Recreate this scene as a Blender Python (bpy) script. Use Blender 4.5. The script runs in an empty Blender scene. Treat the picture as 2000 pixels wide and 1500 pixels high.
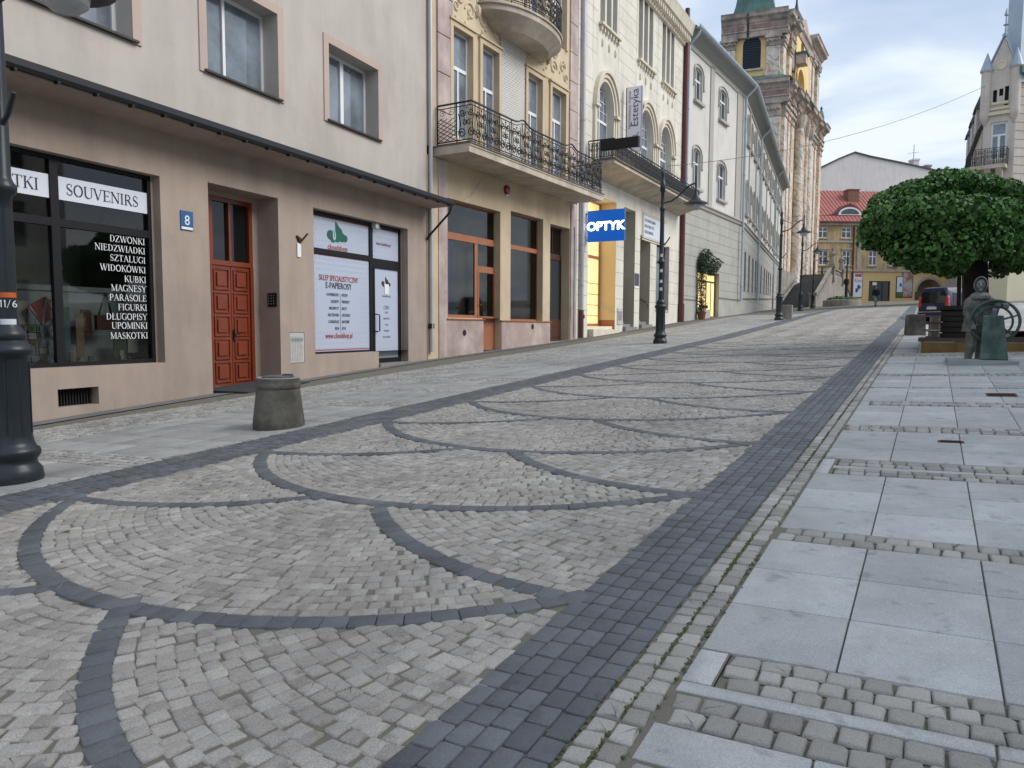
import bpy, bmesh, math, random
import numpy as np
from mathutils import Vector, Matrix
random.seed(7)
SC = bpy.context.scene
COL = SC.collection
# ------------------------------------------------------------------ camera
FPX = 1450.0; CAMZ = 1.35
YAW, PITCH, ROLL = .42013, .07573, .003784
fw = np.array([-math.sin(YAW)*math.cos(PITCH), math.cos(YAW)*math.cos(PITCH), -math.sin(PITCH)])
rt0 = np.array([math.cos(YAW), math.sin(YAW), 0.]); up0 = np.cross(rt0, fw)
rt = math.cos(ROLL)*rt0+math.sin(ROLL)*up0; up = math.cos(ROLL)*up0-math.sin(ROLL)*rt0
cam_d = bpy.data.cameras.new("camera"); cam = bpy.data.objects.new("camera", cam_d); COL.objects.link(cam)
cam_d.sensor_width = 36; cam_d.lens = FPX/2000*36; cam_d.clip_start = .05; cam_d.clip_end = 3000
M = Matrix.Identity(4)
for i in range(3):
    M[i][0] = rt[i]; M[i][1] = up[i]; M[i][2] = -fw[i]
M[2][3] = CAMZ
cam.matrix_world = M
SC.camera = cam
# ------------------------------------------------------------------ world, sun, exposure
SUN_EL, SUN_AZ = math.radians(38), math.radians(78)      # overcast: a broad soft sun, high over the right side
W = bpy.data.worlds.new("World"); SC.world = W; W.use_nodes = True
nt = W.node_tree; nt.nodes.clear()
def wn(t, **k):
    n = nt.nodes.new(t)
    for a, b in k.items(): setattr(n, a, b)
    return n
sky = wn('ShaderNodeTexSky', sky_type='NISHITA', sun_disc=False, sun_elevation=SUN_EL, sun_rotation=SUN_AZ, air_density=1.2, dust_density=2.5, ozone_density=1.5)
tc = wn('ShaderNodeTexCoord'); sep = wn('ShaderNodeSeparateXYZ'); nt.links.new(tc.outputs['Generated'], sep.inputs[0])
# cloud deck: project the view direction on a plane overhead so that clouds flatten towards the horizon
mz = wn('ShaderNodeMath', operation='ADD'); mz.inputs[1].default_value = .22; nt.links.new(sep.outputs['Z'], mz.inputs[0])
mz2 = wn('ShaderNodeMath', operation='MAXIMUM'); mz2.inputs[1].default_value = .05; nt.links.new(mz.outputs[0], mz2.inputs[0])
dv = wn('ShaderNodeVectorMath', operation='DIVIDE'); nt.links.new(tc.outputs['Generated'], dv.inputs[0])
cb = wn('ShaderNodeCombineXYZ')
for i in range(3): nt.links.new(mz2.outputs[0], cb.inputs[i])
nt.links.new(cb.outputs[0], dv.inputs[1])
mp = wn('ShaderNodeMapping'); mp.inputs['Scale'].default_value = (1.0, 1.7, .6); mp.inputs['Rotation'].default_value = (0, 0, .9); nt.links.new(dv.outputs[0], mp.inputs[0])
nz = wn('ShaderNodeTexNoise'); nz.inputs['Scale'].default_value = 1.5; nz.inputs['Detail'].default_value = 7; nz.inputs['Roughness'].default_value = .52; nz.inputs['Distortion'].default_value = .35
nt.links.new(mp.outputs[0], nz.inputs[0])
cr = wn('ShaderNodeValToRGB'); el = cr.color_ramp.elements
el[0].position = .36; el[0].color = (4.3, 5.4, 7.1, 1); el[1].position = .64; el[1].color = (7.9, 8.5, 9.2, 1)
e2 = el.new(.5); e2.color = (5.5, 6.5, 7.9, 1)
nt.links.new(nz.outputs[0], cr.inputs[0])
mx = wn('ShaderNodeMix', data_type='RGBA'); mx.inputs[0].default_value = .86
nt.links.new(sky.outputs[0], mx.inputs[6]); nt.links.new(cr.outputs[0], mx.inputs[7])
bg = wn('ShaderNodeBackground'); bg.inputs[1].default_value = .074; nt.links.new(mx.outputs[2], bg.inputs[0])
wo = wn('ShaderNodeOutputWorld'); nt.links.new(bg.outputs[0], wo.inputs[0])
sl = bpy.data.lights.new("sun", 'SUN'); sl.energy = 1.5; sl.angle = math.radians(35); sl.color = (1, .965, .92)
so = bpy.data.objects.new("sun", sl); COL.objects.link(so)
sd = Vector((math.cos(SUN_EL)*math.sin(SUN_AZ), math.cos(SUN_EL)*math.cos(SUN_AZ), math.sin(SUN_EL)))
so.rotation_euler = (-sd).to_track_quat('-Z', 'Y').to_euler(); so.location = (20, -10, 40)
SC.view_settings.view_transform = 'Standard'; SC.view_settings.look = 'None'; SC.view_settings.gamma = 1
SC.view_settings.exposure = .76
SC.cycles.use_denoising = True; SC.cycles.max_bounces = 6; SC.cycles.diffuse_bounces = 4; SC.cycles.transparent_max_bounces = 12
SC.cycles.caustics_reflective = False; SC.cycles.caustics_refractive = False

# ------------------------------------------------------------------ helpers: pixel rays, planes
O3 = np.array([0, 0, CAMZ])
def ray(x, y): return fw+rt*(x-1000)/FPX-up*(y-750)/FPX
TH = .0934
Sd = np.array([math.sin(TH), math.cos(TH)]); Nd = np.array([math.cos(TH), -math.sin(TH)])
GA, GB = .04704, .03624
HS = [(-60, -2.0), (0, 0), (26, 1.223), (36, 1.76), (46, 2.33), (57, 2.88), (71, 3.45), (95, 4.4), (122, 5.55), (170, 6.6), (400, 7)]
_hx = [h[0] for h in HS]; _hy = [h[1] for h in HS]
def Hs(s): return np.interp(s, _hx, _hy)
def _sm(x): x = np.clip(x, 0, 1); return x*x*(3-2*x)
def gsn(s, n): return Hs(s)+GB*np.clip(n, -25, 25)-(1.3*_sm((n+.6)/2.6)*_sm((s-22)/15)+.33*_sm((n+1.7)/1.1)*_sm((s-28)/9))*(1-_sm((s-46)/10))
def sn2xy(s, n): return (Sd[0]*s+Nd[0]*n, Sd[1]*s+Nd[1]*n)
def xy2sn(x, y): return (Sd[0]*x+Sd[1]*y, Nd[0]*x+Nd[1]*y)
def gz(x, y):
    s, n = xy2sn(x, y); return float(gsn(s, n))
def G(px, py):
    """point of the ground under a pixel (ray marching over the sloping ground)"""
    d = ray(px, py); t = .5
    while t < 400:
        P = O3+d*t
        if P[2] < gz(P[0], P[1]): break
        t += .02+t*.002
    return O3+d*t
class Fac:
    """vertical plane: u runs along it (left to right as seen from the street), d outwards, z up"""
    def __init__(s, P, D):
        s.P = np.array(P, float); s.D = np.array(D, float)/np.hypot(*D); s.N = np.array([s.D[1], -s.D[0]])
    def uz(s, px, py, d=0.):
        r = ray(px, py); t = (s.N@(s.P+s.N*d))/(s.N@r[:2]); Q = r*t
        return float((Q[:2]-s.P)@s.D), float(Q[2]+CAMZ)
    def u(s, px, py=640, d=0.): return s.uz(px, py, d)[0]
    def z(s, px, py, d=0.): return s.uz(px, py, d)[1]
    def w(s, u, d, z): 
        q = s.P+s.D*u+s.N*d; return (float(q[0]), float(q[1]), float(z))
    def gz(s, u, d=0): q = s.P+s.D*u+s.N*d; return gz(q[0], q[1])
class MB:
    def __init__(s): s.v = []; s.f = []
    def quad(s, a, b, c, d): n = len(s.v); s.v += [a, b, c, d]; s.f.append((n, n+1, n+2, n+3)); return s
    def poly(s, pts): n = len(s.v); s.v += list(pts); s.f.append(tuple(range(n, n+len(pts)))); return s
    def hexa(s, p):
        n = len(s.v); s.v += list(p)
        for q in ((0, 1, 2, 3), (4, 7, 6, 5), (0, 4, 5, 1), (1, 5, 6, 2), (2, 6, 7, 3), (3, 7, 4, 0)): s.f.append(tuple(n+i for i in q))
        return s
    def fb(s, F, u0, u1, d0, d1, z0, z1):
        return s.hexa([F.w(u0, d0, z0), F.w(u1, d0, z0), F.w(u1, d1, z0), F.w(u0, d1, z0), F.w(u0, d0, z1), F.w(u1, d0, z1), F.w(u1, d1, z1), F.w(u0, d1, z1)])
    def box(s, x0, x1, y0, y1, z0, z1):
        return s.hexa([(x0, y0, z0), (x1, y0, z0), (x1, y1, z0), (x0, y1, z0), (x0, y0, z1), (x1, y0, z1), (x1, y1, z1), (x0, y1, z1)])
    def prism(s, bot, top):
        n = len(s.v); k = len(bot); s.v += list(bot)+list(top)
        s.f.append(tuple(n+i for i in range(k))[::-1]); s.f.append(tuple(n+k+i for i in range(k)))
        for i in range(k): s.f.append((n+i, n+(i+1) % k, n+k+(i+1) % k, n+k+i))
        return s
    def fprism(s, F, pts, d0, d1):            # polygon in (u,z), extruded in d
        return s.prism([F.w(u, d0, z) for u, z in pts], [F.w(u, d1, z) for u, z in pts])
    def uprism(s, F, pts, u0, u1):            # profile in (d,z), extruded along u
        return s.prism([F.w(u0, d, z) for d, z in pts], [F.w(u1, d, z) for d, z in pts])
    def lathe(s, c, prof, k=24, ax=None, sy=1.0, cap=True):
        n = len(s.v); c = Vector(c)
        if ax is None: X, Y, Z = Vector((1, 0, 0)), Vector((0, 1, 0)), Vector((0, 0, 1))
        else:
            Z = Vector(ax).normalized(); X = Z.orthogonal().normalized(); Y = Z.cross(X)
        for r, z in prof:
            for i in range(k):
                a = 2*math.pi*i/k; s.v.append(tuple(c+X*(r*math.cos(a))+Y*(r*math.sin(a)*sy)+Z*z))
        for j in range(len(prof)-1):
            for i in range(k): s.f.append((n+j*k+i, n+j*k+(i+1) % k, n+(j+1)*k+(i+1) % k, n+(j+1)*k+i))
        if cap:
            s.f.append(tuple(n+i for i in range(k))[::-1]); m = n+(len(prof)-1)*k; s.f.append(tuple(m+i for i in range(k)))
        return s
    def tube(s, pts, r, k=5, closed=False, flat=1.0):
        pts = [Vector(p) for p in pts]; L = len(pts)
        if L < 2: return s
        n = len(s.v); prev = None
        rs = r if isinstance(r, (list, tuple)) else [r]*L
        for i, p in enumerate(pts):
            if closed: t = pts[(i+1) % L]-pts[i-1]
            else: t = (pts[min(i+1, L-1)]-pts[max(i-1, 0)])
            if t.length < 1e-9: t = Vector((0, 0, 1))
            t.normalize()
            if prev is None: X = t.orthogonal().normalized()
            else:
                X = prev-t*prev.dot(t)
                X = X.normalized() if X.length > 1e-6 else t.orthogonal().normalized()
            prev = X; Y = t.cross(X)
            for j in range(k):
                a = 2*math.pi*j/k+math.pi/4; s.v.append(tuple(p+X*(rs[i]*math.cos(a))+Y*(rs[i]*math.sin(a)*flat)))
        for i in range(L if closed else L-1):
            for j in range(k):
                a, b = n+i*k, n+((i+1) % L)*k; s.f.append((a+j, a+(j+1) % k, b+(j+1) % k, b+j))
        if not closed: s.f.append(tuple(n+j for j in range(k))[::-1]); s.f.append(tuple(n+(L-1)*k+j for j in range(k)))
        return s
    def ball(s, c, r, k=10, sc=(1, 1, 1)):
        n = len(s.v); m = k//2+1
        for i in range(m+1):
            th = math.pi*i/m
            for j in range(k):
                a = 2*math.pi*j/k; s.v.append((c[0]+r*sc[0]*math.sin(th)*math.cos(a), c[1]+r*sc[1]*math.sin(th)*math.sin(a), c[2]+r*sc[2]*math.cos(th)))
        for i in range(m):
            for j in range(k): s.f.append((n+i*k+j, n+(i+1)*k+j, n+(i+1)*k+(j+1) % k, n+i*k+(j+1) % k))
        return s
    def build(s, name, mat, parent=None, loc=None, smooth=False, bevel=0, recalc=True, ang=35):
        me = bpy.data.meshes.new(name)
        V = s.v
        o0 = None
        if parent is not None and parent.get('_loc') is not None: o0 = parent['_loc']
        if loc is not None: o0 = loc
        if o0 is not None: V = [(v[0]-o0[0], v[1]-o0[1], v[2]-o0[2]) for v in V]
        me.from_pydata(V, [], s.f)
        if recalc:
            bm = bmesh.new(); bm.from_mesh(me); bmesh.ops.remove_doubles(bm, verts=bm.verts, dist=1e-5)
            bmesh.ops.recalc_face_normals(bm, faces=bm.faces); bm.to_mesh(me); bm.free()
        if smooth:
            me.polygons.foreach_set('use_smooth', [True]*len(me.polygons))
            if ang < 180: me.set_sharp_from_angle(angle=math.radians(ang))
        if mat: me.materials.append(mat)
        o = bpy.data.objects.new(name, me); COL.objects.link(o)
        if parent is not None: o.parent = parent
        if loc is not None: o.location = loc
        if bevel:
            m = o.modifiers.new('bevel', 'BEVEL'); m.width = bevel; m.segments = 2; m.limit_method = 'ANGLE'
        return o
def merge(a, b):
    '''surface pattern b becomes part of mesh a, keeping its own material'''
    ma, mb = a.data, b.data; k = len(ma.materials); off = len(ma.vertices)
    V = [tuple(v.co) for v in ma.vertices]+[tuple(v.co) for v in mb.vertices]
    F = [tuple(p.vertices) for p in ma.polygons]+[tuple(i+off for i in p.vertices) for p in mb.polygons]
    mi = [p.material_index for p in ma.polygons]+[k]*len(mb.polygons)
    me = bpy.data.meshes.new(ma.name); me.from_pydata(V, [], F)
    for m in ma.materials: me.materials.append(m)
    me.materials.append(mb.materials[0]); me.polygons.foreach_set('material_index', mi); a.data = me; bpy.data.objects.remove(b); return a
def empty(name, loc=(0, 0, 0), rz=0):
    o = bpy.data.objects.new(name, None); COL.objects.link(o); o.location = loc; o.rotation_euler = (0, 0, rz); o.empty_display_size = .3; return o
def tag(o, label=None, cat=None, group=None, kind=None):
    if label: o['label'] = label
    if cat: o['category'] = cat
    if group: o['group'] = group
    if kind: o['kind'] = kind
    return o
def thing(name, label, cat, group=None, loc=(0, 0, 0), rz=0): return tag(empty(name, loc, rz), label, cat, group)
def dup(root, loc, rz=0, label=None, group=None):
    def cp(o, par):
        c = o.copy(); COL.objects.link(c)
        if par is not None: c.parent = par
        for ch in o.children: cp(ch, c)
        return c
    r = cp(root, None); r.location = loc; r.rotation_euler = (0, 0, rz)
    if label: r['label'] = label
    if group: r['group'] = group
    return r
# ------------------------------------------------------------------ materials
MAT = {}
def mat(name, col, rough=.8, metal=0., var=0., vs=2., col2=None, bump=0., bs=60., island=0., spec=.5, emit=None, es=1., speck=0., coat=0., stain=0., streak=0., blots=0., vein=0.):
    """procedural principled material: two-scale noise variation, optional per-island variation, speckle, bump, run-down stains"""
    m = bpy.data.materials.new(name); m.use_nodes = True; N = m.node_tree.nodes; L = m.node_tree.links
    b = N['Principled BSDF']; b.inputs['Roughness'].default_value = rough; b.inputs['Metallic'].default_value = metal
    b.inputs['Specular IOR Level'].default_value = spec
    if coat: b.inputs['Coat Weight'].default_value = coat
    c = (*col, 1)
    tcn = N.new('ShaderNodeTexCoord'); src = tcn.outputs['Object']
    def noise(sc, det=5, ro=.6, vec=None):
        n = N.new('ShaderNodeTexNoise'); n.inputs['Scale'].default_value = sc; n.inputs['Detail'].default_value = det; n.inputs['Roughness'].default_value = ro
        L.new(vec or src, n.inputs[0]); return n.outputs[0]
    def mul(a, fac_out, lo, hi, f0=.3, f1=.7):
        mr = N.new('ShaderNodeMapRange'); mr.inputs[1].default_value = f0; mr.inputs[2].default_value = f1; mr.inputs[3].default_value = lo; mr.inputs[4].default_value = hi
        L.new(fac_out, mr.inputs[0])
        v = N.new('ShaderNodeMix'); v.data_type = 'RGBA'; v.blend_type = 'MULTIPLY'; v.inputs[0].default_value = 1
        cc = N.new('ShaderNodeCombineColor')
        for i in range(3): L.new(mr.outputs[0], cc.inputs[i])
        L.new(cc.outputs[0], v.inputs[7])
        if isinstance(a, tuple): v.inputs[6].default_value = a
        else: L.new(a, v.inputs[6])
        return v.outputs[2]
    cur = c
    if col2 is not None:
        x = N.new('ShaderNodeMix'); x.data_type = 'RGBA'; x.inputs[6].default_value = c; x.inputs[7].default_value = (*col2, 1)
        if island:
            g = N.new('ShaderNodeNewGeometry'); L.new(g.outputs['Random Per Island'], x.inputs[0])
        else:
            mr = N.new('ShaderNodeMapRange'); mr.inputs[1].default_value = .4; mr.inputs[2].default_value = .6; L.new(noise(vs), mr.inputs[0]); L.new(mr.outputs[0], x.inputs[0])
        cur = x.outputs[2]
    if var: cur = mul(cur, noise(vs), 1-var, 1+var)
    if island:
        g = N.new('ShaderNodeNewGeometry'); w = N.new('ShaderNodeTexWhiteNoise'); w.noise_dimensions = '1D'; L.new(g.outputs['Random Per Island'], w.inputs['W'])
        cur = mul(cur, w.outputs[0], 1-island, 1+island, 0, 1)
    if speck: cur = mul(cur, noise(180, 2), 1-speck, 1+speck, .35, .65)
    if stain: cur = mul(cur, noise(.55, 8, .7), 1-stain, 1.02, .35, .55)
    if blots:
        cur = mul(cur, noise(9, 3, .5), 1-blots, 1.0, .30, .40); cur = mul(cur, noise(3.1, 8, .75), 1-blots*.5, 1.03, .38, .6)
    if vein:
        wv = N.new('ShaderNodeTexWave'); wv.wave_type = 'BANDS'; wv.bands_direction = 'DIAGONAL'; wv.inputs['Scale'].default_value = .55; wv.inputs['Distortion'].default_value = 14; wv.inputs['Detail'].default_value = 4; wv.inputs['Detail Scale'].default_value = 1.1
        L.new(src, wv.inputs[0]); cur = mul(cur, wv.outputs[1], 1-vein, 1.0, .0, .22)
    if streak:
        mp = N.new('ShaderNodeMapping'); mp.inputs['Scale'].default_value = (1.1, 1.1, .16); L.new(src, mp.inputs[0])
        cur = mul(cur, noise(2, 6, .65, mp.outputs[0]), 1-streak, 1.0, .36, .62)
    if isinstance(cur, tuple): b.inputs['Base Color'].default_value = cur
    else: L.new(cur, b.inputs['Base Color'])
    if bump:
        bn = N.new('ShaderNodeBump'); bn.inputs['Strength'].default_value = bump; bn.inputs['Distance'].default_value = .01
        L.new(noise(bs, 6, .65), bn.inputs['Height']); L.new(bn.outputs[0], b.inputs['Normal'])
    if emit:
        b.inputs['Emission Color'].default_value = (*emit, 1); b.inputs['Emission Strength'].default_value = es
    MAT[name] = m
    return m
def sr(r, g, b):     # sRGB 0-255 -> linear
    return tuple(((c/255)/12.92 if c/255 <= .04045 else ((c/255+.055)/1.055)**2.4) for c in (r, g, b))
def pane(name, col=(.03, .035, .04), rough=.03, ior=1.7, var=0):
    m = mat(name, col, rough, var=var, vs=1.2); b = m.node_tree.nodes['Principled BSDF']; b.inputs['IOR'].default_value = ior
    N = m.node_tree.nodes; L = m.node_tree.links
    n = N.new('ShaderNodeTexNoise'); n.inputs['Scale'].default_value = .9; n.inputs['Detail'].default_value = 1
    t = N.new('ShaderNodeTexCoord'); L.new(t.outputs['Object'], n.inputs[0])
    bn = N.new('ShaderNodeBump'); bn.inputs['Strength'].default_value = .25; bn.inputs['Distance'].default_value = .03; L.new(n.outputs[0], bn.inputs['Height']); L.new(bn.outputs[0], b.inputs['Normal'])
    return m
def clearglass(name, tint=(.75, .8, .8), ior=1.55):
    m = bpy.data.materials.new(name); m.use_nodes = True; N = m.node_tree.nodes; L = m.node_tree.links; N.clear()
    o = N.new('ShaderNodeOutputMaterial'); x = N.new('ShaderNodeMixShader'); t = N.new('ShaderNodeBsdfTransparent'); t.inputs[0].default_value = (*tint, 1)
    g = N.new('ShaderNodeBsdfGlossy'); g.inputs['Roughness'].default_value = .02; f = N.new('ShaderNodeFresnel'); f.inputs[0].default_value = ior
    L.new(f.outputs[0], x.inputs[0]); L.new(t.outputs[0], x.inputs[1]); L.new(g.outputs[0], x.inputs[2]); L.new(x.outputs[0], o.inputs[0])
    MAT[name] = m; return m
# ------------------------------------------------------------------ ground, road, pavements
mat('sett_joint', (.185, .17, .145), .95, var=.3, vs=8, col2=(.14, .135, .10), bump=.6, bs=90)
mat('sett_light', (.315, .292, .265), .85, var=.12, vs=1.1, col2=(.40, .375, .345), island=.12, speck=.2, blots=.25, bump=.9, bs=28, stain=.15)
mat('sett_dark', (.098, .108, .120), .62, var=.15, vs=2, col2=(.128, .139, .150), island=.16, speck=.16, bump=.4, bs=60, blots=.22, stain=.12)
mat('sett_pale', (.27, .258, .238), .85, var=.2, vs=1.3, col2=(.36, .35, .33), island=.18, speck=.14, bump=.5, bs=60)
mat('slab', (.38, .395, .395), .7, var=.07, vs=2.5, col2=(.45, .465, .47), island=.09, speck=.18, bump=.2, bs=120, stain=.16, blots=.26)
mat('slab_left', (.31, .312, .300), .75, var=.1, vs=1.5, col2=(.375, .378, .365), island=.07, speck=.14, bump=.2, bs=100, stain=.22, blots=.25)
mat('concrete_dark', (.16, .165, .17), .85, var=.2, vs=2, bump=.3, bs=60, speck=.1)
mat('square', (.33, .33, .32), .85, var=.15, vs=.5, bump=.2)

def ground_sheet(name, s0, s1, n0, n1, ds, dn, off, m, kind='structure'):
    ss = sorted(set(list(np.arange(s0, s1, ds))+[s1]+[h for h in _hx if s0 < h < s1])); ns = list(np.arange(n0, n1, dn))+[n1]
    b = MB(); K = len(ns)
    for s in ss:
        for n in ns:
            x, y = sn2xy(s, n); b.v.append((x, y, float(gsn(s, n))+off))
    for i in range(len(ss)-1):
        for j in range(K-1): b.f.append((i*K+j, i*K+j+1, (i+1)*K+j+1, (i+1)*K+j))
    return tag(b.build(name, m, recalc=False), kind=kind)
ground_sheet('ground', -200, 700, -400, 400, 20, 25, -.12, MAT['square'])
ground_sheet('road', -8, 150, -6.85, -.62, 1, 2, -.003, MAT['sett_joint'])
ground_sheet('pavement', -8, 150, -26, -6.85, 1, 2, -.012, MAT['sett_joint'])
ground_sheet('square_ground', -8, 150, -.62, 60, 1, 3, -.012, MAT['sett_joint'])

rs = np.random.RandomState(3)
def stones(name, items, m, hgt=.006, inset=.18, tilt=.02, jit=.06, c=.88, lift=0., dome=False):
    """items: array of (s, n, half length, half width, angle): rounded-top stones as one mesh"""
    it = np.array(items, float); K = len(it)
    if K == 0: return
    s, n, hl, hw, an = it.T
    rings = [(1.0, -.008, 0), (1-inset*.4, hgt*.2+lift, 0), (1-inset*1.2, hgt*.75+lift, 0), (1-inset*3.0, hgt+lift, 0)] if dome else [(1.0, -.012, 0), (1-inset*.45, hgt*.45+lift, 0), (1-inset*1.15, hgt+lift, 0)]
    V = np.zeros((K, len(rings)*8, 3))
    base = gsn(s, n)
    jx = (rs.rand(K, 8, 2)-.5)*2*jit
    ta, tb = (rs.rand(K)-.5)*tilt*2, (rs.rand(K)-.5)*tilt*2
    hh = (rs.rand(K)-.5)*hgt*.9
    # octagonal outline: square with clipped corners
    U8 = np.array([(1, -c), (1, c), (c, 1), (-c, 1), (-1, c), (-1, -c), (-c, -1), (c, -1)])
    ca, sa = np.cos(an), np.sin(an)
    for k, (sc, zz, _) in enumerate(rings):
        for q in range(8):
            a = (U8[q, 0]*sc+jx[:, q, 0])*hl; b = (U8[q, 1]*sc+jx[:, q, 1])*hw
            S_ = s+a*ca-b*sa; N_ = n+a*sa+b*ca
            V[:, k*8+q, 0] = Sd[0]*S_+Nd[0]*N_; V[:, k*8+q, 1] = Sd[1]*S_+Nd[1]*N_
            V[:, k*8+q, 2] = gsn(S_, N_)+zz+(hh*.6+(a*ta+b*tb) if k else 0)
    V = V.reshape(-1, 3)
    nr = len(rings)
    F = []
    quads = []
    for k in range(nr-1):
        for q in range(8): quads.append((k*8+q, k*8+(q+1) % 8, (k+1)*8+(q+1) % 8, (k+1)*8+q))
    quads = np.array(quads)[:, ::-1]
    top = np.array([(nr-1)*8+q for q in range(8)])[::-1]
    offs = (np.arange(K)*8*nr)
    Q = (quads[None]+offs[:, None, None]).reshape(-1, 4); T = top[None]+offs[:, None]
    me = bpy.data.meshes.new(name)
    me.vertices.add(len(V)); me.vertices.foreach_set('co', V.ravel())
    loops = np.concatenate([Q.ravel(), T.ravel()]); me.loops.add(len(loops)); me.loops.foreach_set('vertex_index', loops)
    ls = np.concatenate([np.arange(len(Q))*4, len(Q)*4+np.arange(K)*8]); me.polygons.add(len(ls)); me.polygons.foreach_set('loop_start', ls)
    me.update(calc_edges=True); me.validate()
    me.polygons.foreach_set('use_smooth', [True]*len(me.polygons))
    me.materials.append(m)
    o = bpy.data.objects.new(name, me); COL.objects.link(o)
    # orientation check
    if me.polygons[len(me.polygons)-1].normal.z < 0: me.flip_normals()
    return tag(o, kind='structure')

B0 = 2.16
NC, NL, NR, RR = -3.73, -6.06, -1.40, 2.97
def RF(cn): return RR if cn == NC else 2.78
def ARCS(k): return ((NC, B0+2*k), (NL, B0+1.1+2*k), (NR, B0+1.1+2*k+(.09 if k == -1 else 0)))
TILT = .085
def own(sp, n):
    """top-most fish scale covering the point (sp = tilted s); returns circle centre, signed distance inside, distance above next arcs"""
    best = None
    for k in range(-4, 30):
        for cn, b in ARCS(k):
            if cn == NL and n > NC: continue
            if cn == NR and n < NC: continue
            if b > sp+1e-6 or b < sp-3.3: continue
            r = math.hypot(sp-(b+RF(cn)), n-cn)
            if r < RF(cn) and (best is None or b > best[1]): best = (cn, b, r)
    return best
def arc_s(cn, b, n): return b+RR-math.sqrt(max(RR*RR-(n-cn)**2, 0))
light, dark = [], []
S_NEAR, S_FAR, S_SC = .6, 62., 24.
for k in range(-3, 17):
    for cn, b in ARCS(k):
        RQ = RF(cn)
        if b+1.2 < S_NEAR-1 or b > S_SC: continue
        lo, hi = (NL, NR) if cn == NC else ((NL, NC) if cn == NL else (NC, NR))
        # dark outline
        a0 = math.asin(max(-1, (lo-cn)/RQ)); a1 = math.asin(min(1, (hi-cn)/RQ))
        m_ = int((a1-a0)*RQ/.125)
        for i in range(m_+1):
            a = a0+(a1-a0)*i/m_; n = cn+RQ*math.sin(a); sp = b+RQ-RQ*math.cos(a)
            q = own(sp+.004, n)
            if q and q[1] > b+.05 and math.hypot(sp-(q[1]+RF(q[0])), n-q[0]) < RF(q[0])-.05: continue
            dark.append((sp-TILT*(n-NC), n, .058, .061, math.pi/2-a+TILT*.5+rs.randn()*.03) if False else (sp-TILT*(n-NC), n, .061, .061, a*-1+math.pi*0+rs.randn()*.03))
        # light setts in rows concentric with the outline
        row = 0; r = RQ-.1
        while r > .25:
            w = .080+rs.rand()*.003; m_ = max(1, int((a1-a0)*r/w)); ph = rs.rand()*.5
            aa0 = a0-.25; aa1 = a1+.25; m_ = max(1, int((aa1-aa0)*r/w))
            for i in range(m_+1):
                a = aa0+(aa1-aa0)*(i+ph)/m_+rs.randn()*.004; n = cn+r*math.sin(a); sp = b+RQ-r*math.cos(a)
                if n < NL-.02 or n > NR+.02: continue
                if cn == NL and n > NC+.0 or cn == NR and n < NC: continue
                s_ = sp-TILT*(n-NC)
                if s_ < S_NEAR or s_ > S_SC+1: continue
                q = own(sp, n)
                if not q or abs(q[1]-b) > .01 or q[0] != cn: continue
                # keep off the outlines of the scales above
                bad = False
                for cn2, b2 in ((NC, b+2 if cn == NC else b+.9), (NL, b+1.1 if cn == NC else b+2), (NR, b+1.1 if cn == NC else b+2)):
                    if cn2 == NL and n > NC or cn2 == NR and n < NC: continue
                    if cn2 == NR: b2 = min((B0+1.1+2*kk+(.09 if kk == -1 else 0) for kk in range(-5, 32)), key=lambda t: abs(t-b2))
                    elif cn2 == NC: b2 = B0+2*round((b2-B0)/2)
                    if math.hypot(sp-(b2+RF(cn2)), n-cn2) < RF(cn2)+.05: bad = True; break
                if bad: continue
                light.append((s_+rs.randn()*.004, n+rs.randn()*.004, (.0415+rs.randn()*.0025), .0408+rs.randn()*.0025, -a+rs.randn()*.06))
            r -= .081; row += 1
# beyond the scales: plain fans
s = S_SC+.2; j = 0
while s < S_FAR:
    n = NL+.05+.05*(j % 2)
    while n < NR-.04:
        fr_ = ((n-NL)/1.16) % 1; light.append((s+.36*(2*fr_-1)**2-TILT*(n-NC)+rs.randn()*.006, n, .047, .045, -.9*(2*fr_-1)+rs.randn()*.08)); n += .094+rs.rand()*.006
    s += .102; j += 1
# dark bands
def band(out, s0, s1, n0, n1, cols, ln, jitter=.02):
    w = (n1-n0)/cols
    for c in range(cols):
        s = s0+rs.rand()*ln
        while s < s1:
            l = ln*(.8+rs.rand()*.4); out.append((s+l/2, n0+w*(c+.5), l/2-.003, w/2-.003, rs.randn()*jitter)); s += l
band(dark, S_NEAR-.4, S_FAR, -1.39, -.93, 5, .13)
band(dark, 2, S_FAR, -6.80, -6.08, 6, .14)
pale = []
band(pale, S_NEAR-.6, S_FAR, -.925, -.75, 2, .1, .03)
band(pale, 2.5, S_FAR, -6.92, -6.82, 1, .11, .03)
stones('sett_paving', light, MAT['sett_light'], hgt=.0065, inset=.16, jit=.1, tilt=.02, c=.84, dome=True)
stones('dark_sett_lines', dark, MAT['sett_dark'], lift=.006, hgt=.003, inset=.06, jit=.03, tilt=.015)
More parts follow.
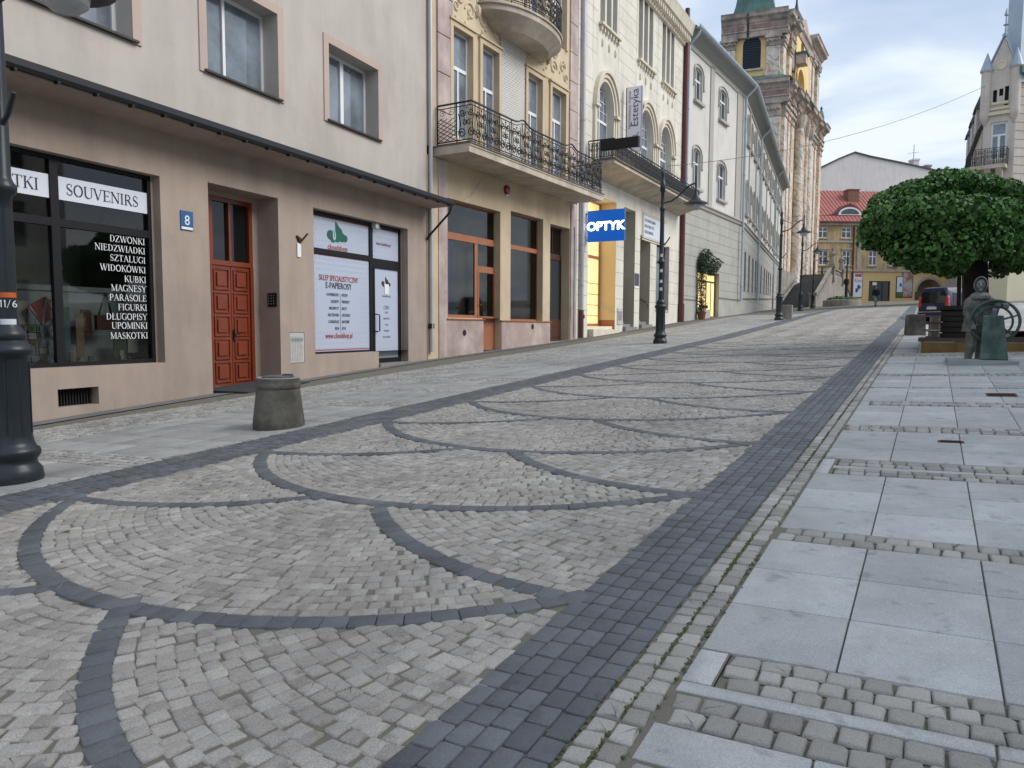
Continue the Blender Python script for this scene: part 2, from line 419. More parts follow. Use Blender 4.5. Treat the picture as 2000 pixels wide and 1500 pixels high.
# right square: bands of slabs between strips of setts
slabs = []; thin = []
def slab_rows(s0, s1, rows, n0=-.735, n1=9.5, first=None):
    e = [s0+(s1-s0)*i/rows for i in range(rows+1)]
    for i in range(rows):
        n = n0; first_ = True
        while n < n1:
            wn_ = .485 if first_ else .505
            slabs.append(((e[i]+e[i+1])/2, n+wn_/2, (e[i+1]-e[i])/2-.003, wn_/2-.003, 0)); n += wn_; first_ = False
def sett_rows(s0, s1, rows, n0=-.735, n1=9.5):
    h = (s1-s0)/rows
    for i in range(rows):
        n = n0+rs.rand()*.05
        while n < n1:
            l = .085+rs.rand()*.035; pale.append((s0+h*(i+.5)+rs.randn()*.003, n+l/2, h/2-.004, l/2-.004, rs.randn()*.04)); n += l
def thin_slab(s0, s1, n0=-.735, n1=9.5, ln=.95):
    n = n0
    while n < n1: slabs.append(((s0+s1)/2, n+ln/2, (s1-s0)/2-.002, ln/2-.003, 0)); n += ln
sett_rows(1.2, 2.02, 8); slab_rows(2.03, 2.245, 1); sett_rows(2.25, 2.46, 2, n0=-.735)
thin_slab(2.463, 2.537); slabs.append((2.675, -.68, .13, .052, 0)); sett_rows(2.54, 2.81, 3, n0=-.62)
slab_rows(2.815, 4.27, 3); sett_rows(4.275, 4.505, 2)
slab_rows(4.51, 6.0, 3); slabs.append((6.28, -.69, .27, .045, 0)); sett_rows(6.01, 6.22, 2, n0=-.64); thin_slab(6.225, 6.305, n0=-.64); sett_rows(6.31, 6.55, 2, n0=-.64)
slab_rows(6.58, 7.97, 3); sett_rows(7.98, 8.31, 3)
slab_rows(8.33, 9.8, 3); slabs.append((10.0, -.68, .18, .05, 0)); sett_rows(9.83, 9.98, 1, n0=-.62); thin_slab(9.985, 10.03, n0=-.62); sett_rows(10.035, 10.17, 1, n0=-.62)
slab_rows(10.2, 11.58, 3); sett_rows(11.59, 11.72, 1); slab_rows(11.73, 13.2, 3); sett_rows(13.22, 13.62, 3); slab_rows(13.65, 15.5, 3); sett_rows(15.52, 15.66, 1)
slab_rows(15.68, 17.1, 3); sett_rows(17.12, 18.0, 7)
for i in range(24):
    a = 18.02+i*1.6; slab_rows(a, a+1.5, 3, n1=7); sett_rows(a+1.505, a+1.595, 1, n1=7)
stones('square_slabs', slabs, MAT['slab'], hgt=.002, inset=.012, jit=.002, tilt=.0015, c=.985)
# left pavement
lsl = []
def left_block(s0, s1, n0, n1, rows, cols):
    for i in range(rows):
        for j in range(cols):
            lsl.append((s0+(s1-s0)*(i+.5)/rows, n0+(n1-n0)*(j+.5)/cols, (s1-s0)/rows/2-.003, (n1-n0)/cols/2-.003, 0))
def setts_area(s0, s1, n0, n1, h=.1):
    s = s0; 
    while s < s1-.02:
        n = n0+rs.rand()*.04
        while n < n1-.03: l = .09+rs.rand()*.03; pale.append((s+h/2, n+l/2, h/2-.005, l/2-.005, rs.randn()*.05)); n += l
        s += h
cuts = [1.5, 4.4, 4.85, 8.7, 9.3, 10.5, 10.95, 12.3, 12.9, 15.3, 15.7, 17.9, 18.3, 20.6, 21.0, 23.4, 23.8]
while cuts[-1] < 50: cuts += [cuts[-1]+2.3, cuts[-1]+2.7]
for i in range(0, len(cuts)-1):
    a, b = cuts[i], cuts[i+1]
    if i % 2 == 0: left_block(a, b, -9.6, -6.93, max(1, round((b-a)/.5)), 5)
    else: setts_area(a, b, -9.6, -6.93)
s = 3.
while s < 52: setts_area(s, s+1, -11.0-.012*s, -9.62); s += 1
stones('pavement_slabs', lsl, MAT['slab_left'], hgt=.002, inset=.012, jit=.002, tilt=.002, c=.985)
stones('pale_sett_strips', pale, MAT['sett_pale'], hgt=.007, inset=.15, jit=.1, tilt=.02, c=.84, dome=True)
for k_, v_ in (('sett_paving', light), ('dark', dark), ('pale', pale), ('slabs', slabs)): print(k_, len(v_))


# moss in the joints beside the double row of setts
mat('moss', (.06, .075, .03), .95, island=.4, col2=(.09, .10, .03))
def moss():
    R = np.random.RandomState(9); V = []; F = []
    for n0, a, b_, dens in ((-.838, .9, 17, 300), (-.928, .9, 9, 80), (-.745, .9, 8, 70), (-6.82, 2.5, 9, 150)):
        s = a
        while s < b_:
            cl = max(0, math.sin(s*2.3+n0*9)+math.sin(s*5.1)*.7+math.sin(s*.9))
            for q in range(R.poisson(dens*.02*(.25+cl))):
                ss, nn = s+R.rand()*.02, n0+R.randn()*.006; r = .004+R.rand()*.006; z = float(gsn(ss, nn))+.002
                k = len(V); th = R.rand()*3
                for j in range(5): aa = th+j*1.2566; x, y = sn2xy(ss+r*math.cos(aa), nn+r*math.sin(aa)*.8); V.append((x, y, z+R.rand()*.003))
                x, y = sn2xy(ss, nn); V.append((x, y, z+.006)); F += [(k+j, k+(j+1) % 5, k+5) for j in range(5)]
            s += .02
    b = MB(); b.v = V; b.f = F; tag(b.build('moss', MAT['moss'], recalc=False), 'green moss growing in the joints of the double row of setts', 'moss', kind='stuff')
moss()
# ------------------------------------------------------------------ text
def text(s, size, F, u, z, d, m, parent=None, name='lettering', align='LEFT', ext=.002, sx=1., rot=0, label=None, bold=0):
    cu = bpy.data.curves.new('t', 'FONT'); cu.body = s; cu.size = size; cu.align_x = align; cu.extrude = ext; cu.resolution_u = 3; cu.offset = bold
    t = bpy.data.objects.new('t', cu); COL.objects.link(t)
    dg = bpy.context.evaluated_depsgraph_get(); me = bpy.data.meshes.new_from_object(t.evaluated_get(dg)); bpy.data.objects.remove(t)
    D = np.array([F.D[0], F.D[1], 0]); Nn = np.array([F.N[0], F.N[1], 0]); c, s_ = math.cos(rot), math.sin(rot)
    V = []
    for v in me.vertices:
        x, y = v.co.x*sx, v.co.y; x, y = x*c-y*s_, x*s_+y*c
        q = np.array(F.w(u, d, z))+D*x+Nn*v.co.z; q[2] += y; V.append(q)
    for v, q in zip(me.vertices, V): v.co = q
    me.materials.clear(); me.materials.append(m); me.name = name
    o = bpy.data.objects.new(name, me); COL.objects.link(o)
    if parent is not None:
        o.parent = parent
        if parent.get('_loc') is not None:
            l = parent['_loc']; me.transform(Matrix.Translation((-l[0], -l[1], -l[2])))
    return o
# a small roman face with serifs: strokes (x0,y0,x1,y1,thick?) in a unit-high box
def arcp(cx, cy, rx, ry, a0, a1, k=8): return [(cx+rx*math.cos(math.radians(a0+(a1-a0)*i/k)), cy+ry*math.sin(math.radians(a0+(a1-a0)*i/k))) for i in range(k+1)]
T_, t_ = .115, .045
GL = {
 'I': (.36, [([(.18, 0), (.18, 1)], T_)], [(.18, 0), (.18, 1)]),
 'T': (.74, [([(.37, 0), (.37, 1)], T_), ([(.04, .97), (.7, .97)], t_), ([(.05, .97), (.05, .78)], t_), ([(.69, .97), (.69, .78)], t_)], [(.37, 0)]),
 'L': (.68, [([(.18, 0), (.18, 1)], T_), ([(.18, .03), (.62, .03)], t_), ([(.62, .03), (.64, .25)], t_)], [(.18, 1), (.16, 0)]),
 'Ł': (.68, [([(.18, 0), (.18, 1)], T_), ([(.18, .03), (.62, .03)], t_), ([(.62, .03), (.64, .25)], t_), ([(.0, .42), (.42, .66)], t_)], [(.18, 1), (.16, 0)]),
 'E': (.7, [([(.18, 0), (.18, 1)], T_), ([(.18, .03), (.62, .03)], t_), ([(.18, .97), (.58, .97)], t_), ([(.18, .52), (.48, .52)], t_), ([(.62, .03), (.64, .22)], t_), ([(.58, .97), (.59, .8)], t_), ([(.48, .42), (.48, .62)], t_)], [(.16, 0), (.16, 1)]),
 'F': (.66, [([(.18, 0), (.18, 1)], T_), ([(.18, .97), (.58, .97)], t_), ([(.18, .52), (.48, .52)], t_), ([(.58, .97), (.59, .8)], t_), ([(.48, .42), (.48, .62)], t_)], [(.18, 0), (.16, 1)]),
 'K': (.8, [([(.18, 0), (.18, 1)], T_), ([(.22, .45), (.64, .98)], t_), ([(.34, .6), (.7, .02)], T_)], [(.18, 0), (.18, 1), (.64, 1), (.7, 0)]),
 'N': (.84, [([(.14, 0), (.14, 1)], t_), ([(.12, .98), (.7, .02)], T_), ([(.7, 0), (.7, 1)], t_)], [(.14, 0), (.1, 1), (.7, 1)]),
 'M': (.98, [([(.14, 0), (.14, 1)], t_), ([(.14, .98), (.48, .05)], T_), ([(.48, .05), (.82, .98)], t_), ([(.84, 0), (.84, 1)], T_)], [(.14, 0), (.12, 1), (.84, 0), (.86, 1)]),
 'A': (.8, [([(.1, 0), (.4, 1)], t_), ([(.38, 1), (.7, 0)], T_), ([(.2, .34), (.58, .34)], t_)], [(.1, 0), (.7, 0)]),
 'V': (.8, [([(.1, 1), (.4, 0)], T_), ([(.4, 0), (.7, 1)], t_)], [(.1, 1), (.7, 1)]),
 'W': (1.12, [([(.08, 1), (.34, 0)], T_), ([(.34, 0), (.56, .95)], t_), ([(.54, .95), (.78, 0)], T_), ([(.78, 0), (1.03, 1)], t_)], [(.08, 1), (.55, 1), (1.03, 1)]),
 'Y': (.8, [([(.08, 1), (.4, .45)], T_), ([(.4, .45), (.7, 1)], t_), ([(.4, 0), (.4, .48)], T_)], [(.08, 1), (.7, 1), (.4, 0)]),
 'Z': (.72, [([(.08, .97), (.62, .97)], t_), ([(.6, .97), (.08, .03)], T_), ([(.08, .03), (.64, .03)], t_), ([(.08, .97), (.07, .78)], t_), ([(.64, .03), (.66, .24)], t_)], []),
 'U': (.82, [([(.15, 1), (.15, .3)]+arcp(.41, .3, .26, .29, 180, 270), T_), (arcp(.41, .3, .27, .29, 270, 360)+[(.68, 1)], t_)], [(.15, 1), (.68, 1)]),
 'O': (.84, [(arcp(.41, .5, .33, .49, 100, 260), .11), (arcp(.41, .5, .33, .49, 80, -80), .11), (arcp(.41, .5, .33, .49, 80, 100, 2), t_), (arcp(.41, .5, .33, .49, 260, 280, 2), t_)], []),
 'Ó': (.84, [(arcp(.41, .5, .33, .49, 100, 260), .11), (arcp(.41, .5, .33, .49, 80, -80), .11), (arcp(.41, .5, .33, .49, 80, 100, 2), t_), (arcp(.41, .5, .33, .49, 260, 280, 2), t_), ([(.38, 1.08), (.5, 1.25)], .07)], []),
 'D': (.84, [([(.18, 0), (.18, 1)], T_), ([(.16, .97), (.36, .97)]+arcp(.36, .5, .34, .47, 90, 50, 4), t_), (arcp(.36, .5, .33, .47, 50, -50), .12), ([(.16, .03), (.36, .03)]+arcp(.36, .5, .34, .47, -90, -50, 4), t_)], []),
 'P': (.68, [([(.18, 0), (.18, 1)], T_), ([(.16, .97), (.34, .97)], t_), (arcp(.34, .72, .24, .25, 90, -90), .09), ([(.34, .47), (.18, .47)], t_)], [(.18, 0)]),
 'R': (.78, [([(.18, 0), (.18, 1)], T_), ([(.16, .97), (.34, .97)], t_), (arcp(.34, .73, .22, .24, 90, -90), .09), ([(.34, .49), (.18, .49)], t_), ([(.36, .5), (.68, .02)], T_)], [(.18, 0), (.7, 0)]),
 'B': (.72, [([(.18, 0), (.18, 1)], T_), ([(.16, .97), (.34, .97)], t_), (arcp(.34, .75, .2, .22, 90, -90), .09), ([(.36, .53), (.18, .53)], t_), (arcp(.34, .28, .26, .25, 90, -90), .1), ([(.34, .03), (.16, .03)], t_)], []),
 'G': (.84, [(arcp(.43, .5, .34, .49, 90, 250), .11), (arcp(.43, .5, .34, .49, 90, 40, 4), t_), (arcp(.43, .5, .34, .49, 250, 300, 4), t_), ([(.68, .05), (.68, .42)], .1), ([(.7, .96), (.7, .72)], t_)], [(.68, .44)]),
 'S': (.6, [(arcp(.3, .74, .19, .24, 60, 220), .07), ([(.14, .62), (.46, .38)], .13), (arcp(.3, .25, .2, .23, 40, -130), .07), ([(.46, .97), (.47, .75)], t_), ([(.12, .03), (.1, .27)], t_)], []),
 '/': (.5, [([(0, -.1), (.4, 1.05)], .07)], []), '1': (.45, [([(.22, 0), (.22, 1)], T_), ([(.22, 1), (.08, .8)], .07)], []),
}
def serif(s, h, F, u, z, d, m, parent=None, name='lettering', right=False, sx=1.):
    W_ = sum(GL[c][0] if c in GL else .4 for c in s)*h*sx
    if right: u = u-W_
    b = MB(); kk_ = 0
    for c in s:
        if c in GL:
            kk_ = 0
            w, st, sf = GL[c]
            for pts, th in st:
                for (x0, y0), (x1, y1) in zip(pts, pts[1:]):
                    dx, dy = x1-x0, y1-y0; L_ = math.hypot(dx, dy)+1e-9; nx, ny = -dy/L_*th/2, dx/L_*th/2
                    q = [(x0+nx, y0+ny), (x0-nx, y0-ny), (x1-nx, y1-ny), (x1+nx, y1+ny)]
                    kk_ += 1; b.poly([F.w(u+x*h*sx, d+.00012*kk_, z+y*h) for x, y in q])
            for x, y in sf:
                yy = y+(.02 if y < .5 else -.02); q = [(x-.13, yy-.02), (x+.13, yy-.02), (x+.13, yy+.02), (x-.13, yy+.02)]; kk_ += 1
                b.poly([F.w(u+x_*h*sx, d+.003+.00012*kk_, z+y_*h) for x_, y_ in q])
            u += w*h*sx
        else: u += .4*h*sx
    return b.build(name, m, parent, recalc=False)
# ------------------------------------------------------------------ facade parts
def wall(b, F, u0, u1, z0, z1, holes, d=0., depth=.3, top=None):
    """sheet of wall with rectangular holes (u0,u1,z0,z1[,depth[,arch rise]]) and their reveals"""
    us = sorted({u0, u1}|{min(max(h[i], u0), u1) for h in holes for i in (0, 1)}); zs = sorted({z0, z1}|{min(max(h[i], z0), z1) for h in holes for i in (2, 3)})
    for a, c in zip(us, us[1:]):
        for e, g in zip(zs, zs[1:]):
            if c-a < 1e-5 or g-e < 1e-5: continue
            mu, mz_ = (a+c)/2, (e+g)/2
            if any(h[0] < mu < h[1] and h[2] < mz_ < h[3] for h in holes): continue
            b.quad(F.w(a, d, e), F.w(c, d, e), F.w(c, d, g), F.w(a, d, g))
    for h in holes:
        dp = h[4] if len(h) > 4 else depth; rise = h[5] if len(h) > 5 else 0
        a, c, e, g = h[:4]
        if not rise: b.quad(F.w(a, d, g), F.w(c, d, g), F.w(c, d-dp, g), F.w(a, d-dp, g))
        gs = g-rise
        b.quad(F.w(a, d, e), F.w(a, d, gs), F.w(a, d-dp, gs), F.w(a, d-dp, e)); b.quad(F.w(c, d, e), F.w(c, d-dp, e), F.w(c, d-dp, gs), F.w(c, d, gs))
        b.quad(F.w(a, d, e), F.w(a, d-dp, e), F.w(c, d-dp, e), F.w(c, d, e))
        if rise:
            k = 12; pts = [((a+c)/2-(c-a)/2*math.cos(math.pi*i/k), gs+rise*math.sin(math.pi*i/k)) for i in range(k+1)]
            for (x0, y0), (x1, y1) in zip(pts, pts[1:]):
                b.quad(F.w(x0, d, y0), F.w(x1, d, y1), F.w(x1, d, g), F.w(x0, d, g)); b.quad(F.w(x0, d, y0), F.w(x1, d, y1), F.w(x1, d-dp, y1), F.w(x0, d-dp, y0))
def window(F, u0, u1, z0, z1, d, fm, gm, parent, fr=.06, mull=(), trans=(), arch=0, fd=.06, bars=.04, name='window', sill=None, tilt=0, backing=None):
    """frame part with a glass sub-part; mullions at fractions of the width, transoms at fractions of the height"""
    b = MB()
    if not arch:
        b.fb(F, u0, u1, d-fd, d, z1-fr, z1); gs = z1
    else:
        gs = z1-arch; k = 14; cu = (u0+u1)/2; R = (u1-u0)/2
        for i in range(k):
            a, c = math.pi*i/k, math.pi*(i+1)/k
            P = lambda t, q: (cu-(R-q)*math.cos(t), gs+(arch-q)*math.sin(t))
            p = [P(a, 0), P(c, 0), P(c, fr), P(a, fr)]; b.fprism(F, p, d-fd, d)
    b.fb(F, u0, u1, d-fd, d, z0, z0+fr)
    b.fb(F, u0, u0+fr, d-fd, d, z0+fr, gs-(0 if arch else fr)); b.fb(F, u1-fr, u1, d-fd, d, z0+fr, gs-(0 if arch else fr))
    for t in mull:
        u = u0+(u1-u0)*(t[0] if isinstance(t, tuple) else t); w = t[1] if isinstance(t, tuple) and len(t) > 1 else bars
        za, zb = (z0, z1) if not (isinstance(t, tuple) and len(t) > 2) else (z0+(z1-z0)*t[2], z0+(z1-z0)*t[3])
        if arch:
            q = abs(u-(u0+u1)/2)/((u1-u0)/2); zb = min(zb, gs+arch*math.sqrt(max(0, 1-q*q))-.01)
        b.fb(F, u-w/2, u+w/2, d-fd*.9, d+.006, za+fr*.5, zb-fr*.5)
    for t in trans:
        z = z0+(z1-z0)*(t[0] if isinstance(t, tuple) else t); w = t[1] if isinstance(t, tuple) else bars; ua, ub = u0, u1
        if arch and z > gs: q = (z-gs)/arch; h_ = (u1-u0)/2*math.sqrt(max(0, 1-q*q)); ua, ub = (u0+u1)/2-h_, (u0+u1)/2+h_
        b.fb(F, ua+.01, ub-.01, d-fd*.85, d+.004, z-w/2, z+w/2)
    w = b.build(name, fm, parent)
    g = MB(); dd = d-fd*.6
    if arch:
        k = 14; cu = (u0+u1)/2; R = (u1-u0)/2-fr*.4
        g.poly([F.w(u0+fr*.4, dd, z0+fr*.4), F.w(u1-fr*.4, dd, z0+fr*.4)]+[F.w(cu+R*math.cos(math.pi*i/k), dd, gs+(arch-fr*.4)*math.sin(math.pi*i/k)) for i in range(k+1)])
    else: g.quad(F.w(u0+fr*.4, dd, z0+fr*.4), F.w(u1-fr*.4, dd, z0+fr*.4), F.w(u1-fr*.4, dd, z1-fr*.4), F.w(u0+fr*.4, dd, z1-fr*.4))
    g.build('glass', gm, w, recalc=False)
    if sill:
        MB().fb(F, u0-.06, u1+.06, d-.02, sill, z0-.05, z0-.005).build('sill', MAT['sill_dark'], w)
    return w
def room(F, u0, u1, z0, z1, d0, depth, m, parent, name='shop_interior'):
    b = MB(); d1 = d0-depth
    b.quad(F.w(u0, d1, z0), F.w(u1, d1, z0), F.w(u1, d1, z1), F.w(u0, d1, z1)); b.quad(F.w(u0, d0, z0), F.w(u0, d1, z0), F.w(u0, d1, z1), F.w(u0, d0, z1)); b.quad(F.w(u1, d0, z0), F.w(u1, d1, z0), F.w(u1, d1, z1), F.w(u1, d0, z1))
    b.quad(F.w(u0, d0, z0), F.w(u1, d0, z0), F.w(u1, d1, z0), F.w(u0, d1, z0)); b.quad(F.w(u0, d0, z1), F.w(u1, d0, z1), F.w(u1, d1, z1), F.w(u0, d1, z1))
    return b.build(name, m, parent, recalc=False)
def body(F, u0, u1, d1, z0, z1, m, parent, name='body', d0=-.9):
    return MB().fb(F, u0, u1, d1, d0, z0, z1).build(name, m, parent)
mat('sill_dark', (.05, .045, .04), .5, metal=.3)
mat('white_frame', (.78, .79, .80), .45); mat('black_frame', (.008, .008, .010), .55, spec=.3); mat('gutter_black', (.009, .010, .013), .6)
mat('zinc', (.33, .38, .42), .45, metal=.4, var=.1); mat('red_pipe', (.10, .022, .025), .5, var=.15); mat('room_dark', (.03, .03, .028), .9); mat('dark', (.012, .012, .013), .8)
pane('pane', (.035, .042, .05), ior=1.75); pane('pane_dark', (.008, .009, .01), ior=1.5); pane('pane_sky_tint', (.17, .20, .235), ior=1.8, var=.45)  # pale bluish pane: sky reflection is painted into its base colour
clearglass('shopglass', (.85, .88, .87), ior=1.7)
# ------------------------------------------------------------------ planes of the left-hand row, from the photograph's corners
def vpdir(vx): d = ray(vx, 642); return d[:2]
def cross2(px, F):
    return F.u(px)
F1 = Fac((-11.452, 0), (0, 1)); q = F1.w(F1.u(835, 560), 0, 0)
F2 = Fac(q[:2], vpdir(1850)); q2 = F2.w(F2.u(1125, 560), 0, 0)
F3 = Fac(q2[:2], vpdir(1800)); q3 = F3.w(F3.u(1328, 560), 0, 0)
F4 = Fac(q3[:2], vpdir(1930)); q4 = F4.w(F4.u(1448, 500), 0, 0)
F5 = Fac(q4[:2], vpdir(1630)); q5 = F5.w(F5.u(1524, 500), 0, 0)
E1, E2, E3, E4, E5 = F1.u(835, 560), F2.u(1125, 560), F3.u(1328, 560), F4.u(1448, 500), F5.u(1524, 500)
print('ends', E1, E2, E3, E4, E5)
# ------------------------------------------------------------------ building 1: beige house with the long canopy
mat('stucco_light', (.51, .465, .42), .92, var=.05, vs=.8, bump=.35, bs=140, speck=.06, stain=.10, streak=.09)
mat('stucco_ground', (.41, .33, .275), .92, var=.06, vs=.8, bump=.4, bs=140, speck=.08, stain=.12, streak=.12)
mat('stucco_band', (.49, .385, .33), .92, var=.06, vs=.8, bump=.3, bs=140, speck=.06)
mat('door_red', (.20, .036, .012), .42, var=.15, vs=3, coat=.15, bump=.08, bs=30); mat('brass', (.25, .17, .06), .4, metal=.8)
mat('sign_white', (.66, .70, .78), .5); mat('ink', (.02, .02, .03), .6); mat('ink_red', (.38, .07, .05), .6); mat('letters_white', (.80, .82, .84), .5); mat('cloud_green', (.01, .12, .085), .6)
mat('film', (.47, .52, .64), .35, spec=.6); mat('film_mark', (.37, .43, .56), .4)
H1 = empty('corner_house'); tag(H1, 'beige stucco house with a long dark-edged canopy over its souvenir and cloud shops', 'building')
def b1():
    F = F1; zt = 14.
    uS0, zS1 = F.uz(-95, 262); zS1 = F.z(150, 311); zS1 = F.z(290, 339)
    uA, uB = F.u(-80, 500), F.u(317, 520)        # souvenir opening: right edge of the outer reveal
    zS0 = F.z(300, 709)
    uD0, uD1 = F.u(411, 560), F.u(546, 560); zD1 = F.z(546, 388)
    uC0, uC1 = F.u(614, 560), F.u(797, 560); zC1 = F.z(700, 425)
    uE = F.u(740, 700); zC0 = F.z(650, 691)      # parapet under the left part of the cloud shop
    uv0, uv1 = F.u(113, 770), F.u(193, 770); zv0, zv1 = F.z(150, 793), F.z(150, 758)
    um0, um1, zm0, zm1 = F.u(566, 680), F.u(595, 680), F.z(580, 709), F.z(580, 649)
    zmid = 4.98
    b = MB()
    wall(b, F, -3, E1-.05, -1.2, zmid, [(uA, uB, zS0, zS1, .2), (uD0, uD1, -.9, zD1, .62), (uC0, uC1, zC0, zC1, .24), (uE, uC1, -.9, zC0, .24), (uv0, uv1, zv0, zv1, .2), (um0, um1, zm0, zm1, .05)], depth=.3)
    b.quad(F.w(E1-.05, 0, -1.2), F.w(E1-.05, -1.5, -1.2), F.w(E1-.05, -1.5, zmid), F.w(E1-.05, 0, zmid))
    b.build('ground_floor_wall', MAT['stucco_ground'], H1)
    # upper wall
    w1 = (F.u(85, 60), F.u(257, 60)); w2 = (F.u(403, 100), F.u(541, 100)); w3 = (F.u(641, 150), F.u(737, 150))
    z3 = (F.z(641, 236), F.z(641, 84)); zb = z3[0]; ztp = z3[1]
    holes = [(w1[0]-0.9, w1[1], zb, ztp, .42), (w2[0], w2[1], zb, ztp, .42), (w3[0], w3[1], zb, ztp, .42)]
    b = MB(); wall(b, F, -3, E1, zmid, zt, holes)
    b.quad(F.w(E1, 0, zmid), F.w(E1, -1.5, zmid), F.w(E1, -1.5, zt), F.w(E1, 0, zt)); b.build('upper_wall', MAT['stucco_light'], H1)
    body(F, -3, E1-.1, -8, -1.2, zt, MAT['room_dark'], H1, 'rear_body', d0=-2.6)
    for i, h in enumerate(holes):
        a, c, e, g = h[:4]
        s = MB(); w = .185
        s.fb(F, a-w, a-.001, -.01, .03, e-.02, g+w); s.fb(F, c+.001, c+w, -.01, .03, e-.02, g+w); s.fb(F, a, c, -.01, .03, g+.001, g+w); s.build('window_surround', MAT['stucco_band'], H1)
        W_ = window(F, a, c, e+.05, g, -.38, MAT['white_frame'], MAT['pane_sky_tint'], H1, fr=.075, mull=[((.5), .13)] if i == 2 else [((.42), .07)], bars=.06)
        MB().fb(F, a-.09, c+.09, -.36, .085, e-.01, e+.03).build('sill', MAT['sill_dark'], W_)
    # open sash ajar in the middle window
    # canopy: sloping soffit, gutter with brackets
    dC = .80; uo = F.u(880, 391, dC); zo = 4.90; zi = 4.86
    c = MB(); c.uprism(F, [(0, zi), (dC, zo-.02), (dC, zo+.10), (0, zo+.14)], -3, uo+.02)
    cn = c.build('canopy', MAT['stucco_ground'], H1)
    g_ = MB(); g_.uprism(F, [(dC+.001, zo-.0), (dC+.07, zo-.0), (dC+.10, zo+.05), (dC+.10, zo+.13), (dC+.08, zo+.13), (dC+.04, zo+.04), (dC+.001, zo+.16)], -3, uo+.06)
    g_.uprism(F, [(0.0, zo+.145), (dC+.02, zo+.155), (dC+.02, zo+.175), (0.0, zo+.165)], -3, uo+.03)
    u = -2.5
    while u < uo: g_.fb(F, u, u+.035, dC+.0, dC+.10, zo-.035, zo-.002); g_.ball(F.w(u+.3, dC-.2, zo+.16), .025, 6) if int(u*3) % 5 == 0 else None; u += .62
    g_.build('gutter', MAT['gutter_black'], cn, smooth=False)
    MB().tube([F.w(uo-.02, dC+.04, zo-.02), F.w(uo-.02, dC-.02, zo-.2), F.w(uo-.06, .1, zo-.85), F.w(uo-.06, .03, zo-.95)], .035, 6).build('spout', MAT['gutter_black'], cn)
    # souvenir shop window
    d = -.18
    ug = F.u(299, 520, d); vmid = F.u(112, 520, d); tz = F.z(200, 446, d)
    fu0 = uA
    w_ = window(F, fu0, ug, zS0, zS1, d, MAT['black_frame'], MAT['shopglass'], H1, fr=.07, mull=[((vmid-fu0)/(ug-fu0), .14)], trans=[((tz-zS0)/(zS1-zS0), .13)], fd=.08, name='shop_window')
    room(F, fu0-.4, ug+.25, zS0-.25, zS1+.2, d-.1, 2.2, MAT['souv_room'], H1)
    mbn = MB(); bt, bb = F.z(200, 378, d), F.z(200, 401, d)
    zt0, zt1 = F.z(230, 408, d), F.z(230, 366, d)
    mbn.quad(F.w(fu0+.1, d-.02, zt0), F.w(vmid-.075, d-.02, zt0), F.w(vmid-.075, d-.02, zt1), F.w(fu0+.1, d-.02, zt1)); mbn.quad(F.w(vmid+.075, d-.02, zt0), F.w(ug-.06, d-.02, zt0), F.w(ug-.06, d-.02, zt1), F.w(vmid+.075, d-.02, zt1))
    bn_ = mbn.build('window_banner', MAT['sign_white'], w_, recalc=False)
    hh = (zt1-zt0)*.5; zz = zt0+(zt1-zt0)*.25
    ul = F.u(130, 380, d); serif('SOUVENIRS', hh, F, ul, zz, d-.014, MAT['ink'], bn_, sx=(F.u(272, 400, d)-ul)/(hh*sum(GL[c][0] for c in 'SOUVENIRS')))
    serif('PAMIATKI', hh, F, F.u(77, 365, d), zz, d-.014, MAT['ink'], bn_, right=True, sx=(F.u(272, 400, d)-ul)/(hh*sum(GL[c][0] for c in 'SOUVENIRS')))
    ys = [475, 493, 511, 530, 549, 567, 585, 603, 621, 638, 657]
    T9 = 1
    for s_, y in zip(['DZWONKI', 'NIEDZWIADKI', 'SZTALUGI', 'WIDOKÓWKI', 'KUBKI', 'MAGNESY', 'PARASOLE', 'FIGURKI', 'DŁUGOPISY', 'UPOMINKI', 'MASKOTKI'], ys):
        serif(s_, .112, F, ug-.15, F.z(283, y+4, d), d-.012, MAT['letters_white'], w_, right=True, sx=1.15)
    # things on display (children of the window display shelf)
    sh = MB(); sh.fb(F, fu0, ug, d-.75, d-.1, zS0-.2, zS0+.03); sh.fb(F, fu0, ug, d-.8, d-.76, zS0+1.27, zS0+1.36); sh.fb(F, fu0, ug, d-.83, d-.8, zS0+.03, zS0+1.27); sh.build('display_shelf', MAT['display_board'], H1)
    R = random.Random(5); cols = ['it_green', 'it_tan', 'it_grey', 'it_teal', 'it_brown', 'it_pale']
    seen = set()
    for k in range(30):
        u = R.uniform(vmid-.9, ug-.1); w, h = R.uniform(.05, .14), R.uniform(.06, .2); dd = d-R.uniform(.15, .6); m_ = MAT[R.choice(cols)]; t = R.random(); z0 = zS0+.035
        nm = R.choice(['souvenir_box', 'souvenir_mug', 'souvenir_figurine'])
        if nm == 'souvenir_box': o = MB().fb(F, u, u+w, dd-.04, dd, z0, z0+h).build(nm, m_)
        elif nm == 'souvenir_mug': o = MB().lathe(F.w(u, dd, z0), [(w*.4, 0), (w*.42, h*.55), (w*.36, h*.55), (w*.34, .01)], 10).build(nm, m_, smooth=True)
        else: o = MB().lathe(F.w(u, dd, z0), [(w*.4, 0), (w*.45, h*.3), (w*.2, h*.62), (w*.3, h*.8), (w*.22, h*1.0), (.002, h*1.08)], 9).build(nm, m_, smooth=True)
        cn_ = {'it_green': 'green', 'it_tan': 'tan', 'it_grey': 'grey', 'it_teal': 'teal', 'it_brown': 'brown', 'it_pale': 'cream'}[m_.name.split('.')[0]]; w_h = 'tall' if h > .13 else 'squat'; wh_ = 'left of the mullion' if u < vmid else ('in the middle' if u < (vmid+ug)/2 else 'towards the right end')
        lb_ = '%s %s souvenir %s on the shop window shelf, %s' % (w_h, cn_, nm.split('_')[1], wh_)
